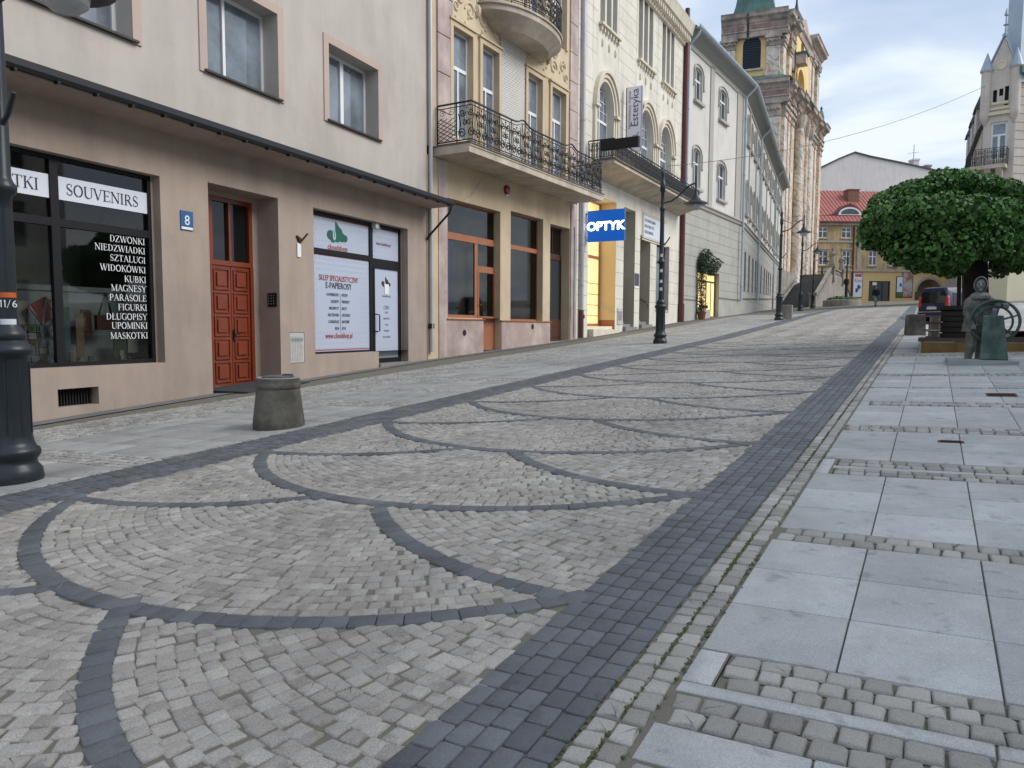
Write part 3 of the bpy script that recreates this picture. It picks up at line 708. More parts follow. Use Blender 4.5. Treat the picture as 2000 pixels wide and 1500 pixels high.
        if lb_ in seen: bpy.data.objects.remove(o); continue
        seen.add(lb_); tag(o, lb_, nm.split('_')[1], {'souvenir_box': 'souvenir boxes in the shop window', 'souvenir_mug': 'souvenir mugs in the shop window', 'souvenir_figurine': 'souvenir figurines in the shop window'}[nm])
    # card rack
    ru0 = F.u(38, 680, d-.3); rk = thing('postcard_rack', 'wire rack of small postcards at the left of the souvenir shop window', 'card rack')
    rw = MB()
    for i in range(4): rw.tube([F.w(ru0+i*.15, d-.25, zS0+.05), F.w(ru0+i*.15, d-.35, zS0+.78)], .006, 4)
    for i in range(6): rw.tube([F.w(ru0, d-.25-.1*i/6, zS0+.08+.12*i), F.w(ru0+.45, d-.25-.1*i/6, zS0+.08+.12*i)], .006, 4)
    rw.build('wire_frame', MAT['black_frame'], rk)
    for i in range(3):
        for j in range(5): MB().fb(F, ru0+.02+i*.15, ru0+.13+i*.15, d-.28-.1*j/6, d-.27-.1*j/6, zS0+.1+.12*j, zS0+.19+.12*j).build('postcard', MAT[cols[(i*2+j) % 6]], rk)
    # red cap and print hung in the left light
    cu_, cz_ = F.uz(84, 610, d-.3)
    rc = thing('pirate_hat', 'red and white three-cornered cloth hat hanging beside the window mullion', 'hat')
    MB().fprism(F, [(cu_-.22, cz_+.1), (cu_+.06, cz_+.26), (cu_+.14, cz_+.2), (cu_+.13, cz_-.12), (cu_-.02, cz_-.2)], d-.34, d-.30).build('crown', MAT['cap_red'], rc)
    MB().tube([F.w(cu_-.22, d-.29, cz_+.1), F.w(cu_-.02, d-.29, cz_-.2), F.w(cu_+.06, d-.29, cz_+.26), F.w(cu_+.15, d-.29, cz_+.05)], .014, 4).build('trim', MAT['letters_white'], rc)
    tag(MB().fb(F, cu_-.06, cu_+.16, d-.30, d-.29, cz_-.72, cz_-.22).build('tea_towel', MAT['print_paper']), 'pale printed cloth hanging below the red hat in the souvenir window', 'cloth')
    bg_ = thing('tote_bag', 'dark tote bag with a tall black strap behind the souvenir lettering', 'bag'); bu, bz = F.uz(203, 600, d-.35)
    MB().tube([F.w(bu-.12, d-.34, bz-.15), F.w(bu+.02, d-.34, bz+.24), F.w(bu+.04, d-.34, bz+.24), F.w(bu+.14, d-.34, bz-.15)], .02, 4).build('strap', MAT['ink'], bg_); MB().fb(F, bu-.16, bu+.2, d-.4, d-.33, bz-.4, bz-.14).build('pouch', MAT['it_brown'], bg_)
    for k_, (px_, py_, w, h, m_, lb) in enumerate([(235, 680, .26, .42, 'it_green', 'green picture standing at the right of the souvenir window'), (262, 675, .22, .26, 'it_pale', 'small pale framed view nearest the right edge of the souvenir window'), (160, 655, .14, .75, 'it_tan', 'tall tan strip of magnets hanging in the souvenir window'), (135, 640, .13, .7, 'it_teal', 'tall blue-grey card strip next to the window mullion'), (175, 630, .2, .45, 'it_brown', 'brown printed cloth bag hanging mid-window'), (52, 618, .2, .5, 'it_pale', 'pale pointed cloth behind the postcard rack')]):
        u_, z_ = F.uz(px_, py_, d-.4); tag(MB().fb(F, u_-w/2, u_+w/2, d-.42-.02*k_, d-.405-.02*k_, z_-h/2, z_+h/2).build('souvenir_picture', MAT[m_]), lb, 'picture')
    # house number plate
    uh, zh = F.uz(351, 410); uh1 = F.u(376, 430); zh0 = F.z(351, 448)
    hp = thing('house_number_plate', 'blue enamel house number plate beside the red door', 'number plate')
    MB().fb(F, uh, uh1, .001, .02, zh0, zh).build('plate', MAT['enamel_blue'], hp, bevel=.004); MB().fb(F, uh+.015, uh1-.015, .02, .022, zh0+.015, zh0+.06).build('lettering', MAT['letters_white'], hp)
    text('8', .26, F, (uh+uh1)/2, zh0+.1, .022, MAT['letters_white'], hp, align='CENTER', name='numeral')
    # red door in its deep recess
    dd = -.59; a, c = F.u(412, 600, dd), F.u(496, 600, dd); zt_ = F.z(450, 390, dd)+.02; zl = F.z(455, 520, dd); zb_ = F.z(455, 752, dd)
    dr = window(F, a, c, zl, zt_, dd, MAT['door_red'], MAT['pane_dark'], H1, fr=.1, mull=[(.46, .06)], name='door', fd=.1)
    fr = MB(); fr.fb(F, a, a+.05, dd-.1, dd+.01, zb_, zl); fr.fb(F, c-.09, c, dd-.1, dd+.01, zb_, zl); fr.build('door_frame', MAT['door_red'], dr)
    mid = (a+c-.04)/2; Wl = [(a+.05, mid-.006), (mid+.006, c-.09)]
    for i, (l0, l1) in enumerate(Wl):
        lf = MB(); lf.fb(F, l0, l1, dd-.08, dd-.03, zb_, zl)
        H_ = (zl-zb_)
        for j in range(5):
            z0 = zb_+.1+H_*.185*j+.02*j; z1 = z0+H_*.15; p0, p1 = l0+.09, l1-.09
            for (x0, x1, y0, y1, t) in ((p0-.035, p0-.005, z0-.03, z1+.03, .022), (p1+.005, p1+.035, z0-.03, z1+.03, .022), (p0-.005, p1+.005, z0-.03, z0, .022), (p0-.005, p1+.005, z1, z1+.03, .022), (p0+.05, p1-.05, z0+.05, z1-.05, .03)):
                lf.fb(F, x0, x1, dd-.031, dd-.03+t+.002, y0, y1)
        lf.build('door_leaf', MAT['door_red'], dr, bevel=.006)
    h_ = MB(); h_.fb(F, mid+.02, mid+.07, dd-.02, dd-.005, zb_+.95, zb_+1.2); h_.tube([F.w(mid+.04, dd-.01, zb_+1.1), F.w(mid+.04, dd+.05, zb_+1.1), F.w(mid+.14, dd+.05, zb_+1.1)], .011, 6); h_.build('handle', MAT['black_frame'], dr)
    st = MB(); st.fb(F, a, c, dd-.1, dd+.06, zb_-.14, zb_); st.build('threshold', MAT['step_stone'], H1)
    b = MB(); b.quad(F.w(a-.1, dd+.001, zt_), F.w(uD1, dd+.001, zt_), F.w(uD1, dd+.001, zD1+.05), F.w(a-.1, dd+.001, zD1+.05)); b.quad(F.w(c, dd+.001, zb_-.5), F.w(uD1+.02, dd+.001, zb_-.5), F.w(uD1+.02, dd+.001, zt_), F.w(c, dd+.001, zt_)); b.build('recess_wall', MAT['stucco_ground'], H1, recalc=False)
    tag(MB().prism([F.w(uD0+.05, -.5, gz(*F.w(uD0, 0, 0)[:2])+.03), F.w(uD1-.1, -.5, gz(*F.w(uD1, 0, 0)[:2])+.03), F.w(uD1+.05, .75, gz(*F.w(uD1, .7, 0)[:2])+.005), F.w(uD0+.1, .8, gz(*F.w(uD0, .7, 0)[:2])+.005)], [F.w(uD0+.05, -.5, gz(*F.w(uD0, 0, 0)[:2])+.05), F.w(uD1-.1, -.5, gz(*F.w(uD1, 0, 0)[:2])+.05), F.w(uD1+.05, .75, gz(*F.w(uD1, .7, 0)[:2])+.03), F.w(uD0+.1, .8, gz(*F.w(uD0, .7, 0)[:2])+.03)]).build('doormat', MAT['mat_grey']), 'flat dark grey mat in front of the red door', 'doormat')
    # intercom, meter box, vent, little wall lamp bracket
    ui, zi_ = F.uz(500, 568, -.2); uf, zf = F.uz(526, 598, -.01)
    ic = thing('intercom_panel', 'dark metal intercom panel in the reveal beside the red door', 'intercom')
    MB().hexa([F.w(uD1-.025, -.33, zf), F.w(uD1-.005, -.33, zf), F.w(uD1-.005, -.08, zf), F.w(uD1-.025, -.08, zf), F.w(uD1-.025, -.33, zf+.3), F.w(uD1-.005, -.33, zf+.3), F.w(uD1-.005, -.08, zf+.3), F.w(uD1-.025, -.08, zf+.3)]).build('case', MAT['black_frame'], ic)
    bt_ = MB()
    for i in range(3):
        for j in range(4): bt_.box(*(lambda p: (p[0], p[0]+.02, p[1]-.004, p[1]+.002, p[2], p[2]+.03))(F.w(uD1-.028, -.3+.07*i, zf+.05+.06*j)))
    bt_.build('button', MAT['zinc'], ic)
    gb = thing('gas_meter_box', 'small white ribbed meter box set low in the beige wall', 'meter box'); x = MB(); x.fb(F, um0+.01, um1-.01, -.045, -.005, zm0+.01, zm1-.01)
    for i in range(8): x.fb(F, um0+.03+i*(um1-um0-.06)/8, um0+.045+i*(um1-um0-.06)/8, -.006, .004, zm0+.05, zm1-.08)
    x.build('door_panel', MAT['box_white'], gb); MB().fb(F, um0+.05, um1-.05, .0, .006, zm1-.2, zm1-.13).build('label_strip', MAT['it_grey'], gb)
    vt = MB(); 
    for i in range(14): vt.fb(F, uv0+i*(uv1-uv0)/14, uv0+(i+.35)*(uv1-uv0)/14, -.19, -.16, zv0, zv1)
    vt.quad(F.w(uv0, -.198, zv0), F.w(uv1, -.198, zv0), F.w(uv1, -.198, zv1), F.w(uv0, -.198, zv1)); vt.build('cellar_grille', MAT['dark'], H1, recalc=False)
    bu_, bz_ = F.uz(584, 468); br = thing('flag_bracket', 'small rusty flag holder above a white paper tag on the beige wall', 'flag holder')
    MB().fprism(F, [(bu_-.11, bz_+.08), (bu_, bz_-.1), (bu_+.03, bz_+.03)], .0, .05).tube([F.w(bu_, .03, bz_-.07), F.w(bu_+.1, .17, bz_+.14)], .022, 6).build('holder', MAT['rust'], br)
    uz_ = F.uz(583, 488); MB().fb(F, uz_[0]-.065, uz_[0]+.065, .002, .03, uz_[1]-.17, uz_[1]+.15).build('paper_tag', MAT['letters_white'], br, bevel=.02)
    # cloud shop front: black frames filled with pale film
    d = -.22; a, c = uC0, F.u(783, 560, d); m1 = F.u(726, 560, d); zm_ = F.z(650, 494, d); zm2 = F.z(755, 515, d)
    fr = MB(); T = .07
    fr.fb(F, a, c, d-.08, d, zC1-.1, zC1); fr.fb(F, a, a+.015, d-.08, d, zC0, zC1-.1); fr.fb(F, m1-.07, m1+.07, d-.08, d, -.0, zC1-.1); fr.fb(F, c-.07, c, d-.08, d, 0, zC1-.1)
    fr.fb(F, a, m1-.07, d-.08, d, zm_-.06, zm_+.07); fr.fb(F, m1+.07, c-.07, d-.08, d, zm2-.1, zm2+.1); fr.fb(F, a, m1-.07, d-.08, d, zC0, zC0+.05)
    sfw = fr.build('shop_front', MAT['black_frame'], H1)
    zdb = F.z(755, 707, d)
    pn = [(a+.015, m1-.07, zm_+.07, zC1-.1), (a+.015, m1-.07, zC0+.05, zm_-.06), (m1+.07, c-.07, zm2+.1, zC1-.1)]
    gl = []
    for i, (p0, p1, z0, z1) in enumerate(pn):
        gq = MB().quad(F.w(p0, d-.04, z0), F.w(p1, d-.04, z0), F.w(p1, d-.04, z1), F.w(p0, d-.04, z1)).build('window_film', MAT['film'], sfw, recalc=False); gl.append(gq)
        mk = MB(); R = random.Random(i); nu, nz_ = max(1, int((p1-p0)/.13)), max(1, int((z1-z0)/.13))
        for x in range(nu):
            for y in range(nz_):
                if i != 2 and .2 < y/nz_ < .78 and .15 < x/nu < .8: continue
                cx, cz = p0+.07+x*.13+(y % 2)*.05, z0+.07+y*.13; t = .022
                if cx > p1-.05: continue
                for sg in (-1, 1): mk.quad(F.w(cx-t, d-.036, cz-t*sg), F.w(cx-t+.01, d-.036, cz-t*sg-.004), F.w(cx+t, d-.036, cz+t*sg), F.w(cx+t-.01, d-.036, cz+t*sg+.004))
        merge(gq, mk.build('film_pattern', MAT['film_mark'], gq, recalc=False))
    for (p0, p1, z0, z1) in pn+[(pn[1][0], pn[1][1], 0, pn[1][2]+.05)]: MB().quad(F.w(p0, d-.035, z1-.025), F.w(p1, d-.035, z1-.025), F.w(p1, d-.035, z1), F.w(p0, d-.035, z1)).build('red_edge', MAT['ink_red'], sfw, recalc=False)
    D0 = d
    def px(x, y): return F.uz(x, y, D0)
    def logo(cu, cz, s, m_, par, dz=0., kx=1.3, kz=1.12):
        d = D0+dz; b = MB()
        for iq, (x, y, r) in enumerate(((-.5, -.05, .34), (-.25, -.3, .27), (.15, -.12, .38), (.62, -.1, .34), (.95, -.15, .26), (.35, .22, .34), (-.1, -.1, .3))):
            b.poly([F.w(cu+(x+r*math.cos(t*math.pi/10))*s*kx, d-.0315+.0002*iq, cz+(y+r*math.sin(t*math.pi/10))*s*kz) for t in range(20)])
        b.poly([F.w(cu+x*s*kx, d-.0298, cz+y*s*kz) for x, y in ((.0, 0), (.0, 1.0), (.28, .7), (.5, .5), (.5, 0))])
        b.build('cloud_logo', m_, par, recalc=False)
        w_ = MB(); w_.poly([F.w(cu+(-.18+.2*math.cos(t*math.pi/8))*s, d-.027, cz+(-.02+.35*math.sin(t*math.pi/8))*s*1.25) for t in range(16)]); w_.build('logo_cutout', MAT['film'], par, recalc=False)
        w_ = MB(); w_.fb(F, cu-.21*s, cu-.15*s, d-.026, d-.025, cz-.2*s, cz+.3*s); w_.build('logo_mark', m_, par)
    l0 = px(660, 457); logo(l0[0]-.05, l0[1]-.03, .31, MAT['cloud_green'], gl[0])
    tt = px(642, 486); text('cloudshop', .2, F, tt[0], tt[1]-.0, d-.032, MAT['ink_red'], gl[0], sx=.98)
    tt = px(621, 541); te = px(705, 549); L_ = te[0]-tt[0]; text('SKLEP SPECJALISTYCZNY', .2, F, (tt[0]+te[0])/2, (tt[1]+te[1])/2-.06, d-.032, MAT['ink_red'], gl[1], align='CENTER', sx=.72)
    tt = px(664, 562); text('E-PAPIEROSY', .215, F, tt[0], tt[1]-.03, d-.032, MAT['ink'], gl[1], align='CENTER', sx=.86)
    cx = px(667, 600)[0]
    for i, (l, r) in enumerate([('E-PAPIEROSY', 'MODY'), ('LIQUIDY', 'PREMIXY'), ('AROMATY', 'BAZY'), ('AKCESORIA', 'GRZAŁKI'), ('LONGFILLE', 'BATERIE'), ('RDA', 'RTA')]):
        z = px(667, 576+i*13)[1]-.04; text(l, .105, F, cx-.06, z, d-.032, MAT['ink_soft'], gl[1], align='RIGHT', sx=.8); text(r, .105, F, cx+.06, z, d-.032, MAT['ink_soft'], gl[1], sx=.8)
    MB().quad(F.w(cx-.006, d-.033, px(667, 648)[1]), F.w(cx+.006, d-.033, px(667, 648)[1]), F.w(cx+.006, d-.033, px(667, 574)[1]), F.w(cx-.006, d-.033, px(667, 574)[1])).build('divider_line', MAT['ink_soft'], gl[1], recalc=False)
    tt = px(665, 658); text('www.cloudshop.pl', .19, F, tt[0], tt[1]-.03, d-.032, MAT['ink_red'], gl[1], align='CENTER', sx=.78)
    tt = px(751, 480); text('www.cloudshop.pl', .12, F, tt[0], tt[1], d-.032, MAT['ink_red_soft'], gl[2], align='CENTER', sx=.8)
    # glass door of the cloud shop
    dl, dr_ = m1+.07, c-.07; z1 = zm2-.1
    db = MB(); db.fb(F, dl, dl+.07, d-.06, d+.012, zdb, z1); db.fb(F, dr_-.07, dr_, d-.06, d+.012, zdb, z1); db.fb(F, dl+.07, dr_-.07, d-.06, d+.012, z1-.06, z1); db.fb(F, dl+.07, dr_-.07, d-.06, d+.012, zdb, zdb+.12)
    door = db.build('door', MAT['black_frame'], H1)
    fl = MB().quad(F.w(dl+.07, d-.02, zdb+.12), F.w(dr_-.07, d-.02, zdb+.12), F.w(dr_-.07, d-.02, z1-.06), F.w(dl+.07, d-.02, z1-.06)).build('door_film', MAT['film'], door, recalc=False)
    MB().tube([F.w(dl+.05, d+.01, zdb+.85), F.w(dl+.05, d+.09, zdb+.85), F.w(dl+.16, d+.09, zdb+.87), F.w(dl+.16, d+.09, zdb+1.3), F.w(dl+.05, d+.09, zdb+1.32), F.w(dl+.05, d+.01, zdb+1.32)], .018, 6).build('handle', MAT['black_frame'], door)
    mc = (dl+dr_)/2; q = px(750, 553)[1]; logo(mc-.05, q, .17, MAT['ink'], fl, dz=.015)
    MB().fb(F, mc-.09, mc+.12, d-.012, d-.008, q-.3, q-.02).build('notice', MAT['letters_white'], fl); text('cloudshop.pl', .085, F, mc, q-.38, d-.018, MAT['ink_soft'], fl, align='CENTER')
    for i, (t, s_) in enumerate([('CBD', .14), ('SUSZ', .07), ('AROMATY', .07), ('OLEJ', .07), ('PREMIXY', .07), ('AKCESORIA', .07)]): text(t, s_, F, mc, px(750, 601+12*i-(4 if i else 0))[1]-.04, d-.018, MAT['ink_soft'], fl, align='CENTER')
    cm = thing('security_camera', 'small white box camera fixed at the top of the cloud shop frame', 'security camera'); q = px(731, 440); MB().fb(F, q[0]-.13, q[0]+.02, d, d+.14, q[1]-.1, q[1]+.05).build('housing', MAT['box_white'], cm, bevel=.01); MB().tube([F.w(q[0]+.02, d+.08, q[1]-.08), F.w(q[0]+.12, d+.1, q[1]-.12), F.w(q[0]+.14, d+.05, q[1]+.08)], .012, 5).build('cable', MAT['box_white'], cm)
    st = MB(); st.fb(F, uE, c+.1, -.38, .06, zdb-.3, zdb-.01); st.build('step', MAT['step_stone'], H1)
    # dark film behind so that no light leaks, side pier between houses with its grey downpipe
    MB().quad(F.w(a-.05, d-.25, -1), F.w(c+.4, d-.25, -1), F.w(c+.4, d-.25, zC1+.2), F.w(a-.05, d-.25, zC1+.2)).build('blind_back', MAT['dark'], H1, recalc=False)
    b = MB(); b.quad(F.w(c, d+.001, -.5), F.w(uC1+.02, d+.001, -.5), F.w(uC1+.02, d+.001, zC1+.05), F.w(c, d+.001, zC1+.05)); b.build('recess_wall', MAT['stucco_ground'], H1, recalc=False); b = MB(); d = -.18; b.quad(F.w(ug, d+.001, zS0-.05), F.w(uB+.02, d+.001, zS0-.05), F.w(uB+.02, d+.001, zS1+.05), F.w(ug, d+.001, zS1+.05)); b.build('recess_wall', MAT['stucco_ground'], H1, recalc=False)
for n_, c_ in (('it_green', (.06, .13, .05)), ('it_tan', (.25, .18, .1)), ('it_grey', (.25, .26, .28)), ('it_teal', (.08, .16, .17)), ('it_brown', (.1, .05, .03)), ('it_pale', (.4, .4, .36)), ('cap_red', (.28, .01, .012)), ('ink_soft', (.07, .08, .11)), ('ink_red_soft', (.3, .15, .16)), ('enamel_blue', (.025, .11, .26)), ('box_white', (.5, .5, .48)), ('rust', (.07, .02, .012)), ('mat_grey', (.05, .05, .055)), ('step_stone', (.24, .23, .21)), ('display_board', (.28, .33, .33)), ('souv_room', (.16, .18, .17))):
    mat(n_, c_, .75, var=.12, vs=6, bump=.1)
mat('print_paper', (.5, .55, .6), .8, col2=(.15, .2, .27), vs=9)
b1()
# ------------------------------------------------------------------ buildings 2 and 3
mat('yellow_stucco', (.60, .48, .33), .9, var=.07, vs=.8, bump=.3, bs=120, speck=.06, stain=.14, streak=.12)
mat('cream_trim', (.62, .49, .33), .85, var=.06, vs=1, bump=.2, speck=.05, streak=.12)
mat('sign_pale', (.80, .80, .86), .5); mat('cream_relief', (.60, .50, .35), .85, var=.1, bump=.3); mat('pink_marble', (.47, .35, .32), .55, var=.14, vs=.9, col2=(.55, .45, .41), bump=.12, stain=.2, streak=.22)
mat('white_tiles', (.62, .60, .55), .4, var=.04); mat('tile_joint', (.25, .22, .18), .9)
mat('orange_wood', (.34, .13, .06), .5, var=.12, vs=4); mat('brown_wood', (.07, .025, .012), .45, var=.25, vs=4)
mat('iron', (.009, .010, .011), .6); mat('balcony_concrete', (.56, .49, .40), .9, var=.15, vs=1.5, bump=.3, stain=.25, streak=.2); mat('balcony_edge', (.16, .14, .12), .9, var=.2)
mat('cream_stucco', (.74, .70, .61), .9, var=.05, vs=1, bump=.25, bs=120, speck=.05, stain=.12, streak=.14); mat('cream_joint', (.34, .30, .23), .9)
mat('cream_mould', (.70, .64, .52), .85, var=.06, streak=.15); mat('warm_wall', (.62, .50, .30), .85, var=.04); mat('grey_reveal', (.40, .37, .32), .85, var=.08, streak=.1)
mat('blue_sign', (.005, .075, .33), .35, emit=(.004, .09, .42), es=.45); mat('sign_glow', (.9, .9, .9), .4, emit=(.85, .92, 1), es=2.2)
mat('warm_lit', (.8, .6, .25), .6, emit=(1, .72, .30), es=.45, var=.25, vs=1.5); mat('warm_light_panel', (.9, .8, .5), .5, emit=(1, .82, .45), es=2.0)
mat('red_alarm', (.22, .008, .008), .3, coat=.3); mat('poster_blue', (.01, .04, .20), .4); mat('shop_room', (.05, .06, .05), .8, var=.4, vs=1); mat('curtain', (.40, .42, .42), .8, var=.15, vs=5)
mat('light_pipe', (.44, .44, .47), .45, metal=.2, var=.1)
def spiral(F, u, z, d, r, turns=1.4, a0=0, sg=1, k=14):
    return [F.w(u+r*(1-.8*i/k)*math.cos(a0+sg*turns*2*math.pi*i/k), d, z+r*(1-.8*i/k)*math.sin(a0+sg*turns*2*math.pi*i/k)) for i in range(k+1)]
def spiralP(P, r, turns=1.4, a0=0, sg=1, k=12):
    return [P(r*(1-.8*i/k)*math.cos(a0+sg*turns*2*math.pi*i/k), r*(1-.8*i/k)*math.sin(a0+sg*turns*2*math.pi*i/k)) for i in range(k+1)]
def rail_path(F, corners):
    """returns (length, fn(t)->(u,d)) along a polyline in (u,d)"""
    seg = [math.hypot(b[0]-a[0], b[1]-a[1]) for a, b in zip(corners, corners[1:])]
    L_ = sum(seg)
    def fn(t):
        for (a, b), l in zip(zip(corners, corners[1:]), seg):
            if t <= l+1e-9: f = t/l; return a[0]+(b[0]-a[0])*f, a[1]+(b[1]-a[1])*f
            t -= l
        return corners[-1]
    return L_, fn
def ornate_rail(F, corners, z0, h, parent, m, panel=.62, style='scroll', peaks=()):
    """wrought-iron railing: rails, posts, then panels of scrolls and lattice"""
    L_, fn = rail_path(F, corners)
    def P(t, z):
        u, d = fn(min(max(t, 0), L_)); return F.w(u, d, z)
    n = max(1, round(L_/panel)); w = L_/n
    cs = [0]; 
    for a, b in zip(corners, corners[1:]): cs.append(cs[-1]+math.hypot(b[0]-a[0], b[1]-a[1]))
    rl = MB()
    def line(z, r, f=None):
        pts = sorted(set([i*L_/60 for i in range(61)]+cs)); rl.tube([P(t, z+(f(t) if f else 0)) for t in pts], r*1.35, 4)
    bump = (lambda t: sum(.16*math.exp(-((t-p)/.3)**2) for p in peaks)) if peaks else None
    line(z0+h, .022, bump); line(z0+h-.11, .011, bump); line(z0+.06, .014); line(z0, .010)
    rails = rl.build('rail', m, parent)
    for i in range(n+1): MB().tube([P(i*w, z0-.08), P(i*w, z0+h)], .018, 4).build('railing_post', m, parent)
    for i in range(n):
        b = MB(); t0 = i*w; c = t0+w/2; zz = z0+.06; H_ = h-.17
        Q = lambda x, z, c=c: P(c+x, z)
        if style == 'lattice' or (style == 'scroll' and i == 0):
            for j in range(-3, 7):
                for sg in (-1, 1):
                    pts = []
                    for k in range(9):
                        x = -w/2+w*k/8; z = zz+H_*.75*((j+ (sg*k/8)*3)/6.)
                        if zz <= z <= zz+H_*.72: pts.append(Q(x, z))
                    if len(pts) > 1: b.tube(pts, .011, 4)
            for x in (-w*.25, w*.25): b.tube(spiralP(lambda a, z, x=x: Q(x+a, zz+H_*.86+z), w*.17), .008, 4)
        elif style == 'scroll':
            for sg in (-1, 1):
                b.tube(spiralP(lambda a, z: Q(sg*(w*.24)+a*sg, zz+H_*.2+z), w*.21, 1.5, .3), .02, 4)
                b.tube(spiralP(lambda a, z: Q(sg*(w*.22)+a*sg, zz+H_*.80+z), w*.17, 1.4, 3), .018, 4)
                b.tube([Q(sg*w*.42, zz+H_*.15), Q(sg*w*.30, zz+H_*.48), Q(sg*w*.42, zz+H_*.78)], .017, 4)
                b.tube(spiralP(lambda a, z: Q(sg*(w*.12)+a*sg, zz+H_*.5+z), w*.13, 1.2, 1), .017, 4)
                b.tube([Q(sg*w*.36, zz), Q(sg*w*.34, zz+H_*1.0)], .01, 4)
            b.tube([Q(0, zz), Q(0, zz+H_)], .009, 4); b.ball(Q(0, zz+H_*.5), .03, 6); b.ball(Q(0, zz+H_*.93), .026, 6)
        elif style == 'bars':
            k = max(3, round(w/.11))
            for j in range(k): b.tube([Q(-w/2+w*(j+.5)/k, zz), Q(-w/2+w*(j+.5)/k, zz+H_)], .018, 4)
            for sg in (-1, 1):
                b.tube(spiralP(lambda a, z: Q(sg*w*.22+a*sg, zz+H_*.5+z), w*.18, 1.4, 0), .018, 4); b.tube(spiralP(lambda a, z: Q(sg*w*.22+a*sg, zz+H_*.82+z), w*.14, 1.4, 2), .017, 4); b.tube(spiralP(lambda a, z: Q(sg*w*.22+a*sg, zz+H_*.15+z), w*.12, 1.2, 1), .007, 4)
        b.build('railing_panel', m, parent)
H2 = tag(empty('art_nouveau_house'), 'yellow house with pink stone strips, white glazed tiles and orange shop front', 'building')
def b2():
    F = F2; zt = 19; zs0, zg = F.uz(850, 300)
    X = lambda px, py=560, d=0: F.u(px, py, d)
    zb = F.z(1112, 396)     # underside of slab on the wall
    # ground floor wall and its openings
    oA = (X(872), X(977), F.z(872, 620), F.z(874, 386), .28); oD = (X(942, 640), X(977), -.6, F.z(872, 620), .28)
    oB = (X(997), X(1060), F.z(1050, 627), F.z(1000, 412), .28); oC = (X(1074), X(1112), -.3, F.z(1076, 437), .42)
    zslab = F.z(921, 297, 1.3)
    b = MB(); wall(b, F, 0, E2, -1., zslab, [oA, oD, oB, oC]); b.build('ground_floor_wall', MAT['yellow_stucco'], H2)
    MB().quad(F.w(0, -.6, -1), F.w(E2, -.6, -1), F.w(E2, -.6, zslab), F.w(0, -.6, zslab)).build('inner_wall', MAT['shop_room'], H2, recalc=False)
    body(F, .0, E2, -8, -1, zt, MAT['room_dark'], H2, 'rear_body', d0=-.75)
    # pink stone base and corner strip
    pk = MB(); zp = F.z(872, 622); pk.fb(F, X(855), X(872)-.005, -.02, .05, -1, zslab-.02); pk.fb(F, X(872), X(942, 640), -.28, .05, -1, zp-.03)
    pk.fb(F, X(977)+.02, X(1073), -.02, .05, -1, F.z(1000, 628)); pk.fb(F, X(1112, 640), X(1122, 640), -.02, .05, -1, F.z(1112, 400)); pk.build('stone_base', MAT['pink_marble'], H2, bevel=.01)
    sl = MB(); sl.fb(F, X(870), X(944, 640), .0, .09, zp-.03, zp); sl.fb(F, X(976), X(1074), .0, .09, F.z(1000, 628), F.z(1000, 628)+.035); sl.build('sill', MAT['orange_wood'], H2)
    for px, py in ((907, 650), (1040, 638)):
        u, z = F.uz(px, py, .05); v = MB().lathe(F.w(u, .052, z), [(.10, 0), (.10, .008), (.07, .012), (.002, .006)], 16, ax=(F.N[0], F.N[1], 0)); v.build('air_vent', MAT['dark'], H2)
    # orange shop front A with door, window B
    d = -.24; a, c = X(874, 560, d)-.03, X(968, 560, d); e = oA[2]; g = oA[3]
    zm = F.z(920, 467, d); um = X(925, 560, d)+.16
    f = MB(); T = .08
    f.fb(F, a, c, d-.06, d, g-.06, g); f.fb(F, a, c, d-.06, d+.01, zm-.12, zm+.1); f.fb(F, a, a+.06, d-.06, d, e, g-.06); f.fb(F, c-.07, c, d-.06, d, -.4, g-.06); f.fb(F, um-.09, um+.09, d-.06, d, e-.3, zm-.12); f.fb(F, a+.06, um-.09, d-.06, d, e-.04, e+.1)
    zt1 = F.z(948, 522, d); f.fb(F, um+.09, c-.07, d-.06, d, zt1-.12, zt1+.02)
    sf = f.build('shop_front', MAT['orange_wood'], H2)
    g_ = MB()
    for (p0, p1, z0, z1) in ((a+.05, c-.06, zm+.09, g-.05), (a+.05, um-.08, e+.09, zm-.11)): g_.quad(F.w(p0, d-.03, z0), F.w(p1, d-.03, z0), F.w(p1, d-.03, z1), F.w(p0, d-.03, z1))
    g_.build('glass', MAT['shopglass'], sf, recalc=False)
    po = MB().quad(F.w(a+.05, d-.07, e+.1), F.w(a+.43, d-.07, e+.1), F.w(a+.43, d-.07, zm-.12), F.w(a+.05, d-.07, zm-.12)).build('blue_poster', MAT['poster_blue'], sf, recalc=False)
    dl, dr_ = um+.09, c-.07; zd0 = gz(*F.w((dl+dr_)/2, 0, 0)[:2])+.02; zd1 = zt1-.12
    dm = MB(); zk = F.z(950, 622, d); dm.fb(F, dl, dl+.07, d-.05, d+.015, zd0, zd1); dm.fb(F, dr_-.07, dr_, d-.05, d+.015, zd0, zd1); dm.fb(F, dl+.07, dr_-.07, d-.05, d+.015, zd1-.08, zd1); dm.fb(F, dl+.07, dr_-.07, d-.05, d+.01, zd0, zk); dm.fb(F, dl+.07, dr_-.07, d-.05, d+.015, zk, zk+.07)
    dr = dm.build('door', MAT['orange_wood'], H2)
    gg = MB(); gg.quad(F.w(dl+.06, d-.03, zk+.06), F.w(dr_-.06, d-.03, zk+.06), F.w(dr_-.06, d-.03, zd1-.07), F.w(dl+.06, d-.03, zd1-.07)); gg.quad(F.w(dl, d-.03, zt1), F.w(dr_, d-.03, zt1), F.w(dr_, d-.03, zm-.12), F.w(dl, d-.03, zm-.12)); gg.build('glass', MAT['shopglass'], dr, recalc=False)
